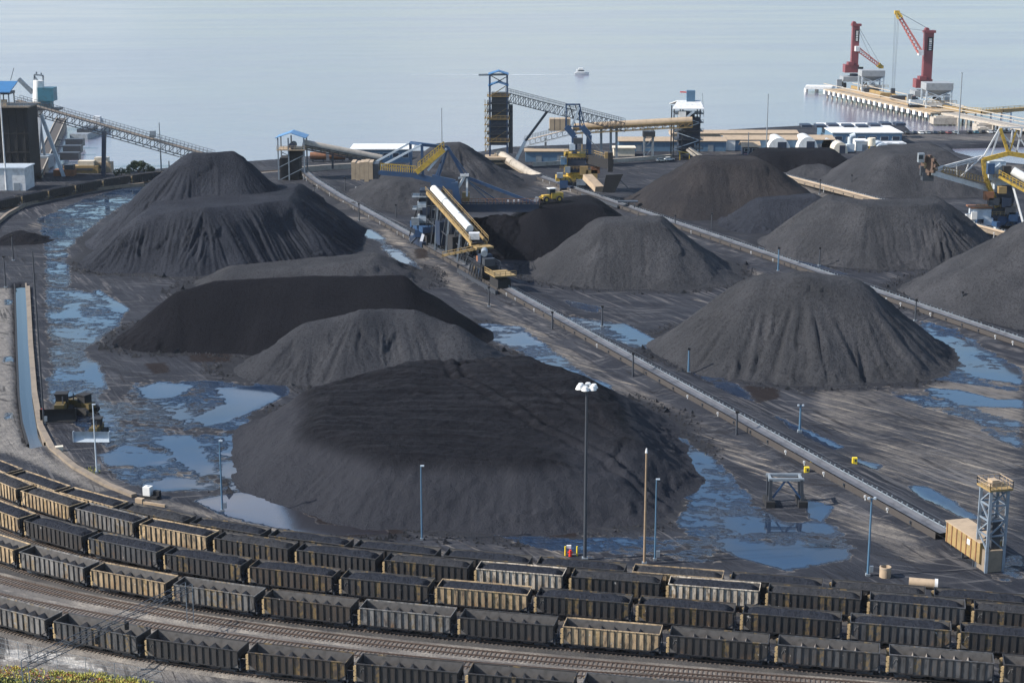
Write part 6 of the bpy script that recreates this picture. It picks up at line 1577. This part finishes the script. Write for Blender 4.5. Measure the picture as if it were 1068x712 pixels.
for x, y, l in ((841, 497, 'yellow box hung low beside the black portal frame'), (847, 491, 'yellow box against the near side of the conveyor'), (891, 487, 'yellow box on the far side of the conveyor by the stream')):
    p = G(x, y); r = thing('control_box', l, 'control box', p, 'yellow boxes along the conveyor')
    MB().box(p + V((0, 0, 1.2)), (.85, .6, 1.25)).build('cabinet', 'clean_yellow', r)
    m = MB(); m.bar(p - V((.3, 0, .1)), p + V((-.3, 0, .6)), .15); m.bar(p + V((-.3, 0, .5)), p + V((.3, 0, .5)), .12); m.bar(p + V((.3, 0, -.1)), p + V((.3, 0, .6)), .15); m.build('legs', 'dark_steel', r)
    MB().box(p + V((.1, -.32, 1.35)), (.35, .05, .5)).build('door_panel', 'dark_steel', r)
p = G(923, 601); r = thing('concrete_ring', 'tan concrete ring standing open on the ground behind the trains', 'concrete ring', p)
m = MB(); m.tube(p + V((0, 0, -.1)), p + V((0, 0, 1.6)), .85, n=18, cap=False); m.tube(p + V((0, 0, -.1)), p + V((0, 0, 1.6)), .68, n=18, cap=False)
k = 18; vs = [(p.x + math.cos(2 * math.pi * i / k) * rr, p.y + math.sin(2 * math.pi * i / k) * rr, 1.6) for rr in (.85, .68) for i in range(k)]
m.add(vs, [(i, (i + 1) % k, k + (i + 1) % k, k + i) for i in range(k)]); m.build('ring_wall', 'tan', r); MB().tube(p + V((0, 0, 1.4)), p + V((0, 0, 1.5)), .9, n=18, cap=False).build('rim', 'concrete', r)
a, b = G(948, 606.5, .7), G(977, 609, .7); r = thing('pipe', 'long tan pipe lying behind the rearmost train row', 'pipe', (a + b) / 2 - V((0, 0, .7)))
MB().tube(a, b, .7, n=14).build('barrel', 'tan', r); MB().tube(b - (b - a).normalized() * .3, b + (b - a).normalized() * .15, .82, n=14).build('end_flange', 'dirty_white', r)
p = G(157, 519); r = thing('water_tank', 'white square water tank on a black skid beside the curved road', 'tank', p)
MB().box(p + V((0, 0, .35)), (3.2, 1.6, .4), -.3).build('skid', 'black', r); m = MB(); m.box(p + V((-.4, 0, 1.3)), (1.3, 1.2, 1.5), -.3); m.build('tank_body', 'white', r)
MB().tube(p + V((-.4, 0, 2.0)), p + V((-.4, 0, 2.2)), .25, n=10).build('lid', 'dirty_white', r); MB().box(p + V((1.2, -.2, .95)), (1.1, .8, .8), -.3).build('pump', 'black', r)
p = G(62, 470); tag(MB().box(p + V((0, 0, .4)), (1.3, .9, .8), .3).box(p + V((0, 0, .85)), (1.4, 1.0, .12), .3).build('utility_box', 'cream'), 'small pale utility box on the ground between channel and bulldozers', 'utility box')
p = G(596, 579); r = thing('hydrant_guard', 'red hydrant between two yellow guard posts near the lamp mast', 'hydrant', p)
for dx in (-.95, .85): MB().tube(p + V((dx, 0, -.2)), p + V((dx, 0, 1.5)), .12, n=8).build('guard_post', 'clean_yellow', r)
m = MB(); m.tube(p + V((-.2, -.3, 0)), p + V((-.2, -.3, 1.0)), .25, .2, n=10); m.tube(p + V((-.6, -.3, .6)), p + V((.2, -.3, .6)), .14, n=8); m.build('hydrant_body', 'signal_red', r)
m = MB(); m.box(p + V((-.4, .2, 1.35)), (.7, .3, .5)); m.bar(p + V((-.3, .2, 0)), p + V((-.3, .2, 1.2)), .08); m.build('sign_plate', 'white', r)
p = G(45, 431); r = thing('valve_stand', 'tiny red and white valve stand beside the tall black mast', 'valve', p); MB().tube(p, p + V((0, 0, .8)), .2, n=8).build('stem', 'dirty_white', r); MB().tube(p + V((0, -.1, .8)), p + V((0, .1, .8)), .35, n=10).build('hand_wheel', 'signal_red', r)
p = G(146, 524); tag(MB().box(p + V((0, 0, .35)), (1.4, .8, .9), -.4).box(p + V((2.4, -1.2, .2)), (5.0, .35, .45), -.42).build('timber_stack', 'tan'), 'tan timber blocks beside the white tank', 'timber')

# signal gantry across the empty tracks at lower left
a, b = G(26, 694, 5.4), G(197, 612, 5.4)
a.z = b.z = 0
r = thing('signal_gantry', 'slender grey lattice signal gantry spanning the near tracks at lower left', 'signal gantry', (a + b) / 2)
d = (b - a).normalized(); n = V((d.y, -d.x, 0)); hz = 5.0; L = (b - a).length
m, br = MB(), MB()
for sg in (-1, 1):
    for z in (hz, hz + 1.0): m.bar(a + n * sg * .6 + V((0, 0, z)), b + n * sg * .6 + V((0, 0, z)), .08)
k = int(L / 1.7)
for i in range(k):
    p, q = a.lerp(b, i / k), a.lerp(b, (i + 1) / k)
    for sg in (-1, 1): br.bar(p + n * sg * .6 + V((0, 0, hz if i % 2 else hz + 1.0)), q + n * sg * .6 + V((0, 0, hz + 1.0 if i % 2 else hz)), .05)
    br.bar(p - n * .6 + V((0, 0, hz)), q + n * .6 + V((0, 0, hz)), .045); br.bar(p - n * .6 + V((0, 0, hz + 1.0)), p + n * .6 + V((0, 0, hz + 1.0)), .045)
m.build('chord', 'dark_steel', r); br.build('bracing', 'dark_steel', r)
for p in (a, b):
    for sg in (-1, 1): MB().bar(p + n * sg * .6 - V((0, 0, .2)), p + n * sg * .6 + V((0, 0, hz + 1.0)), .11).build('leg', 'grey_steel', r)
for t in (.42, .6): p = a.lerp(b, t) + V((0, -.8, hz - .5)); MB().box(p, (.5, .4, 1.1)).build('signal_head', 'black', r)

# wire fence along the lower left
fp = [G(*q) for q in ((-40, 668), (0, 682), (60, 697), (120, 709), (170, 718))]
r = thing('wire_fence', 'thin grey wire mesh fence in front of the nearest train row', 'fence', fp[2])
m, w = MB(), MB()
for p, q in zip(fp[:-1], fp[1:]):
    k = max(1, int((q - p).length / 3))
    for i in range(k): c = p.lerp(q, i / k); MB().tube(c - V((0, 0, .2)), c + V((0, 0, 2.4)), .04, n=6).build('fence_post', 'grey_steel', r)
    for z in (.2, 1.0, 1.7, 2.35): w.bar(p + V((0, 0, z)), q + V((0, 0, z)), .022)
    L = (q - p).length
    for i in range(int(L / .45)): c = p.lerp(q, i * .45 / L); w.bar(c + V((0, 0, .2)), c + (q - p).normalized() * .9 + V((0, 0, 2.35)), .012); w.bar(c + V((0, 0, 2.35)), c + (q - p).normalized() * .9 + V((0, 0, .2)), .012)
w.build('wire_mesh', 'grey_steel', r)

# ------------------------------------------------------------------ vehicles
def car(label, x, y, paint, rz, group=None, parts=True, s=1.0):
    p = G(x, y); r = thing('parked_car', label, 'car', p, group); r.rotation_euler = (0, 0, rz)
    ORG[r.name] = V((0, 0, 0))
    m = MB(); o = [(-2.2, .35), (2.2, .35), (2.25, .75), (1.2, .92), (-1.9, .95), (-2.25, .8)]
    m.slab([V((u, 0, v)) for u, v in o], (0, 1.8, 0)); m.build('body', paint, r)
    m = MB(); t = [(-1.55, -.72, 1.45), (.35, -.72, 1.45), (.35, .72, 1.45), (-1.55, .72, 1.45)]; b_ = [(-1.95, -.86, .93), (1.15, -.86, .91), (1.15, .86, .91), (-1.95, .86, .93)]
    m.add(b_ + t, [(0, 1, 5, 4), (1, 2, 6, 5), (2, 3, 7, 6), (3, 0, 4, 7), (0, 3, 2, 1)]); m.build('windows', 'glass', r)
    MB().box((-.6, 0, 1.47), (1.95, 1.5, .06)).build('roof', paint, r)
    for u in (-1.35, 1.4):
        for v in (-.85, .85): MB().tube((u, v - .1, .33), (u, v + .1, .33), .33, n=10).build('wheel', 'tyre', r)
    return r
car('white car parked on the coal yard left of the low rumpled spread', 375, 199.5, 'white', .1)
car('pale yellow car parked at the left of a pair near the open steel tower', 690, 168.5, 'cream', .3)
car('white car parked right of the pale yellow car near the open steel tower', 698, 167.5, 'white', .5)
car('dark red car parked before the gatehouse', 778, 164, 'red', 1.2)
car('white car parked right beside the gatehouse', 790, 162.5, 'white', .6)
rng.seed(21)
first = {}
cols = ['black', 'navy', 'white', 'grey_steel', 'navy', 'black', 'red', 'grey_steel', 'dirty_white', 'black', 'teal', 'black', 'white', 'grey_steel', 'black', 'navy', 'dirty_white']
cw_ = {'black': 'black', 'navy': 'dark blue', 'white': 'white', 'grey_steel': 'grey', 'red': 'red', 'dirty_white': 'silver', 'teal': 'teal'}
for i, c in enumerate(cols):
    x = 946 + 7.2 * i
    if i == 8: continue
    car(f'{cw_[c]} car parked on the causeway, {ORDS[i + 1 - (i > 8)]} from the left in the parked line', x, 140.0 - .08 * i, c, R(90) + rng.uniform(-.1, .1), 'cars parked along the causeway')
# dozers and loader
def dozer(label, x, y, rz, bw=4.6, s=1.0, paint='yellow'):
    p = G(x, y); r = thing('bulldozer', label, 'bulldozer', p, 'bulldozers beside the channel'); paint = 'shaded_yellow'; r.rotation_euler = (0, 0, rz); r.scale = (s, s, s); ORG[r.name] = V((0, 0, 0))
    for v in (-1.15, 1.15):
        o = [(-2.3, .5), (-1.9, .05), (1.7, .05), (2.2, .45), (2.0, .95), (-1.6, 1.15), (-2.2, .9)]
        MB().slab([V((u, v, w)) for u, w in o], (0, .65, 0)).build('track', 'tyre', r)
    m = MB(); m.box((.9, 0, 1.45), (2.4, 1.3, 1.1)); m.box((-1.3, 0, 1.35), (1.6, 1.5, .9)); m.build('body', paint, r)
    m = MB(); m.box((-.6, 0, 2.35), (1.5, 1.5, 1.2)); m.build('cab', 'black', r); MB().box((-.6, 0, 3.0), (1.8, 1.8, .14)).build('cab_roof', 'black', r)
    m = MB(); m.tube((1.3, .4, 2.0), (1.3, .4, 3.0), .09, n=8); m.build('exhaust_pipe', 'dark_steel', r)
    m = MB(); n = 7; pr = [(3.1 + .35 * math.cos(math.pi * (k / (n - 1) - .5)) * -1 + .35, .08 + 1.75 * k / (n - 1)) for k in range(n)]
    vs = [(u, v, w) for v in (-bw / 2, bw / 2) for u, w in pr] + [(u - .12, v, w) for v in (-bw / 2, bw / 2) for u, w in pr]
    fc = [(k, k + 1, n + k + 1, n + k) for k in range(n - 1)] + [(2 * n + k, 3 * n + k, 3 * n + k + 1, 2 * n + k + 1) for k in range(n - 1)] + [(k, 2 * n + k, 2 * n + k + 1, k + 1) for k in range(n - 1)] + [(n + k, n + k + 1, 3 * n + k + 1, 3 * n + k) for k in range(n - 1)] + [(0, n, 3 * n, 2 * n), (n - 1, 3 * n - 1, 4 * n - 1, 2 * n - 1)][:1]
    m.add(vs, fc); m.box((3.15, bw / 2 - .05, .95), (.7, .1, 1.7)); m.box((3.15, -bw / 2 + .05, .95), (.7, .1, 1.7)); m.build('blade', 'pale_steel' if bw > 4.8 else 'black', r)
    m = MB(); m.bar((0, -1.6, .7), (3.0, -1.5, .6), .25); m.bar((0, 1.6, .7), (3.0, 1.5, .6), .25); m.build('push_arm', 'dark_steel', r)
    return r
dozer('bulldozer with a wide pale blade facing the camera, half in a puddle', 101, 455, R(-91), 6.0, 1.15)
dozer('dark bulldozer with raised black blade behind the pale-bladed one', 65, 433, R(-84), 4.7, 1.45)
dozer('second dark bulldozer, tail to the right, touching the first', 86, 430, R(150), 4.2, 1.3)
p = G(575, 212, 0); z = 13.2; p = G(574, 210.5, 13.0)
r = thing('wheel_loader', 'yellow wheel loader with a white cab roof on top of the dark hump', 'wheel loader', p); r.rotation_euler = (0, 0, R(200)); r.scale = (1.15,) * 3; ORG[r.name] = V((0, 0, 0))
m = MB(); m.box((-1.6, 0, 1.7), (3.4, 2.2, 1.5)); m.box((1.3, 0, 1.4), (2.0, 1.5, 1.1)); m.build('body', 'yellow', r); MB().box((-.3, 0, 2.8), (1.6, 1.7, 1.5)).build('cab', 'glass', r); MB().box((-.3, 0, 3.62), (2.0, 2.0, .2)).build('cab_roof', 'white', r)
for u in (-2.0, 1.7):
    for v in (-1.3, 1.3):
        w = MB().tube((u, v - .35, .85), (u, v + .35, .85), .85, n=14).build('wheel', 'tyre', r); MB().tube((u, v - .38, .85), (u, v + .38, .85), .4, n=10).build('rim', 'yellow', w)
m = MB(); m.bar((1.6, -.7, 1.8), (3.6, -.7, .9), .3); m.bar((1.6, .7, 1.8), (3.6, .7, .9), .3); m.build('lift_arm', 'yellow', r); MB().slab([V((3.4, 0, .1)), V((4.8, 0, .15)), V((4.2, 0, .5)), V((3.6, 0, 1.5))], (0, 3.0, 0)).build('bucket', 'dark_steel', r)
# boat
p = G(606.5, 78, -2.2); r = thing('motor_boat', 'white motor boat trailing a pale wake on the open water', 'boat', p)
x, y = p.x, p.y; m = MB()
st = [(-5, 1.5), (-2, 1.8), (2, 1.7), (4, 1.0), (5.4, .06)]; vs = []
for u, w in st: vs += [(x + u, y - w, -.6 + max(0, u) * .08), (x + u, y + w, -.6 + max(0, u) * .08), (x + u * .96, y - w * .6, -2.6), (x + u * .96, y + w * .6, -2.6)]
fc = [(0, 2, 3, 1)]
for i in range(len(st) - 1):
    a = 4 * i; b = a + 4; fc += [(a, b, b + 2, a + 2), (a + 1, a + 3, b + 3, b + 1), (a, a + 1, b + 1, b), (a + 2, b + 2, b + 3, a + 3)]
m.add(vs, fc); m.build('hull', 'white', r); MB().box((x - .8, y, .5), (5.4, 2.8, 2.0)).build('cabin', 'white', r); m = MB(); m.box((x - .3, y - 1.42, .7), (4.2, .08, .8)); m.build('window_band', 'glass', r); MB().box((x - .6, y, 2.1), (3.0, 2.4, .9)).build('flybridge', 'white', r)
m = MB(); q = [(p.x - 4, 0), (p.x - 30, 1.2), (p.x - 70, .8), (p.x - 120, .2)]
for (xa, wa), (xb, wb) in zip(q[:-1], q[1:]): m.add([(xa, y - wa - .3, -2.17), (xa, y + wa + .3, -2.17), (xb, y + wb + .3, -2.17), (xb, y - wb - .3, -2.17)], [(0, 1, 2, 3)])
M('foam', (.55, .6, .62), .5, dirt=.6, dirtc=(.08, .12, .14), scale=.15); tag(m.build('boat_wake', 'foam'), kind='stuff')

# ------------------------------------------------------------------ shoreline work yard at the left
for i, (px, y, w, h, c, l) in enumerate(((84, 181, 14, 3, 'ochre', 'ochre work float with a stepped deckhouse by the left shore'), (100, 180, 12, 4, 'tan', 'tan plant shed on the left shore beside the gallery column'), (66, 184, 8, 2.5, 'rust', 'rust brown container left of the work float'))):
    f = Fr(px, y); r = thing(('work_float', 'plant_shed', 'shipping_container')[i], l, ('float', 'shed', 'container')[i], f.o)
    MB().box(f.o + V((0, 3, h / 2 - .1)), (w, 5, h)).build('body', c, r); MB().box(f.o + V((2, 3, h + .9)), (w * .45, 3.5, 1.8)).build(('deckhouse', 'roof_vent', 'top_frame')[i], 'cream' if i < 2 else 'dark_steel', r)
    if i < 2: MB().box(f.o + V((0, .4, h * .55)), (w * .7, .3, h * .3)).build('window_band', 'dark_steel', r)
def leaf_mat(name, c, c2):
    m, nt, b = nodes(name); k = mixc(nt, smooth(nt, noise(nt, .5, 4, .6), .35, .65), c, c2); nt.links.new(k, b.inputs['Base Color']); b.inputs['Roughness'].default_value = .7; MATS[name] = m
leaf_mat('leaf_dark', (.022, .040, .018), (.045, .07, .028)); leaf_mat('leaf_yellow', (.42, .38, .06), (.24, .26, .05)); leaf_mat('leaf_rust', (.46, .17, .04), (.20, .10, .04))
def leaves(mb, c, rad, n, s, sq=.8):
    for _ in range(n):
        while True:
            v = V((rng.uniform(-1, 1), rng.uniform(-1, 1), rng.uniform(-1, 1)))
            if .35 < v.length < 1: break
        p = V(c) + V((v.x * rad, v.y * rad, v.z * rad * sq)); a = V((rng.gauss(0, 1), rng.gauss(0, 1), rng.gauss(0, 1))).normalized(); b = a.orthogonal().normalized() * s * rng.uniform(.6, 1.3); a = a * s * rng.uniform(.6, 1.3)
        mb.add([p - a, p + b * .6, p + a, p - b * .6], [(0, 1, 2, 3)])
f = Fr(145, 184); r = thing('shore_tree', 'rounded dark green tree behind the black train near the tallest pile', 'tree', f.o)
m = MB(); m.tube(f.o - V((0, 0, .3)), f.o + V((0, 0, 3)), .4, .25, n=8); [m.tube(f.o + V((0, 0, 2)), f.o + V((dx, dy, 4)), .2, .08, n=6) for dx, dy in ((2, .5), (-1.8, -.4), (.5, 1.5), (-3.5, .3))]; m.build('trunk', 'bark', r)
m = MB()
for dx, dz, rd in ((0, 4.2, 2.6), (2.8, 3.6, 2.3), (-3.0, 3.2, 2.0), (-1.4, 4.9, 1.8), (4.8, 2.6, 1.5), (1.4, 5.0, 1.7)): leaves(m, f.o + V((dx, rng.uniform(-1, 1), dz)), rd, 320, .32)
m.build('crown', 'leaf_dark', r)
f = Fr(127, 183); r = thing('shore_bush', 'low dark bush left of the rounded shore tree', 'bush', f.o)
m = MB(); m.tube(f.o, f.o + V((0, 0, 1.2)), .15, n=6); m.build('stem', 'bark', r); m = MB(); [leaves(m, f.o + V((dx, 0, 1.4 + dz)), 1.6, 200, .3) for dx, dz in ((0, .4), (2.2, .2), (-2, 0))]; m.build('foliage', 'leaf_dark', r)
# weeds in the lower left corner
def weeds(name, px, n, s, mat, hmax):
    P = [tuple(G(*q)[:2]) for q in px]; xa, xb = min(p[0] for p in P), max(p[0] for p in P); ya, yb = min(p[1] for p in P), max(p[1] for p in P)
    m = MB(); k = 0
    while k < n:
        x, y = rng.uniform(xa, xb), rng.uniform(ya, yb)
        if not inside(P, np.array([x]), np.array([y]))[0] or vn(x * .5, y * .5) < rng.uniform(-.9, .3): continue
        k += 1; h = hmax * rng.uniform(.3, 1) * (.6 + .4 * float(vn(x * .3 + 9, y * .3)))
        for _ in range(3):
            a = rng.uniform(0, 6.28); l = V((math.cos(a), math.sin(a), 0)); q = V((x, y, -.05)); t = q + l * h * .5 + V((0, 0, h)); w = l.orthogonal().normalized() * s
            m.add([q - w, q + w, t + w * .3, t - w * .3], [(0, 1, 2, 3)])
    return tag(m.build(name, mat), kind='stuff')
weeds('grass', [(-60, 690), (10, 694), (60, 700), (130, 706), (170, 716), (200, 730), (-60, 730)], 3200, .10, 'leaf_yellow', .9)
weeds('dry_weeds', [(-40, 688), (40, 698), (110, 708), (200, 722), (120, 722), (-40, 702)], 1300, .09, 'leaf_rust', .7)
weeds('green_weeds', [(-40, 704), (90, 712), (150, 725), (-40, 725)], 1500, .12, 'leaf_dark', .8)
# grass verge tuft beside the pale pole
weeds('verge_grass', [(84, 489), (102, 486), (106, 493), (92, 495)], 120, .09, 'leaf_yellow', .5)

# ------------------------------------------------------------------ air, sky, sun, camera
SUN_EL, SUN_DIR = R(36), V((-1.0, -.15, 0)).normalized()
HAZE = 0.00003
if HAZE:
    hz = MB().box((0, 4500, 48.5), (13000, 10400, 111)).build('haze', 'foam')
    m = bpy.data.materials.new('air'); m.use_nodes = True; nt = m.node_tree; nt.nodes.clear()
    o = nt.nodes.new('ShaderNodeOutputMaterial'); pvn = nt.nodes.new('ShaderNodeVolumePrincipled')
    pvn.inputs['Color'].default_value = (.82, .90, 1.0, 1); pvn.inputs['Density'].default_value = HAZE; pvn.inputs['Anisotropy'].default_value = .2
    nt.links.new(pvn.outputs[0], o.inputs['Volume']); hz.data.materials.clear(); hz.data.materials.append(m); tag(hz, kind='stuff')
w = bpy.data.worlds.new('World'); sc.world = w; w.use_nodes = True
nt = w.node_tree; bg = nt.nodes['Background']; sky = nt.nodes.new('ShaderNodeTexSky'); sky.sky_type = 'NISHITA'; sky.sun_disc = False
sky.sun_elevation = SUN_EL; sky.sun_rotation = math.atan2(SUN_DIR.x, SUN_DIR.y); sky.air_density = 1.35; sky.dust_density = .7; sky.ozone_density = 4.5
tcw = nt.nodes.new('ShaderNodeTexCoord')
cl = noise(nt, 3.2, 6, .55, vec=tcw.outputs['Generated'], stretch=(1, 1, 2.6)); cm = smooth(nt, cl, .52, .70)
skc = mixc(nt, mth(nt, 'MULTIPLY', cm, .62), sky.outputs[0], (7.6, 7.5, 7.9))
nt.links.new(skc, bg.inputs[0]); bg.inputs[1].default_value = .115
ld = bpy.data.lights.new('sun', 'SUN'); ld.energy = 5.0; ld.angle = R(.5); ld.color = (1.0, .93, .83)
lo = bpy.data.objects.new('sun', ld); col.objects.link(lo)
sv = V((SUN_DIR.x * math.cos(SUN_EL), SUN_DIR.y * math.cos(SUN_EL), math.sin(SUN_EL)))
lo.rotation_euler = (-sv).to_track_quat('-Z', 'Y').to_euler(); lo.location = sv * 500
cd = bpy.data.cameras.new('camera'); co = bpy.data.objects.new('camera', cd); col.objects.link(co); sc.camera = co
cd.sensor_fit = 'HORIZONTAL'; cd.sensor_width = 36; cd.lens = 36 * F / 1068; cd.clip_start = 1; cd.clip_end = 40000
co.location = (0, 0, H); co.rotation_euler = (R(90) - TH, 0, 0)
sc.view_settings.view_transform = 'Standard'; sc.view_settings.look = 'None'; sc.view_settings.exposure = 0.75; sc.view_settings.gamma = 1
sc.cycles.volume_max_steps = 64; sc.cycles.max_bounces = 6; sc.cycles.volume_bounces = 0
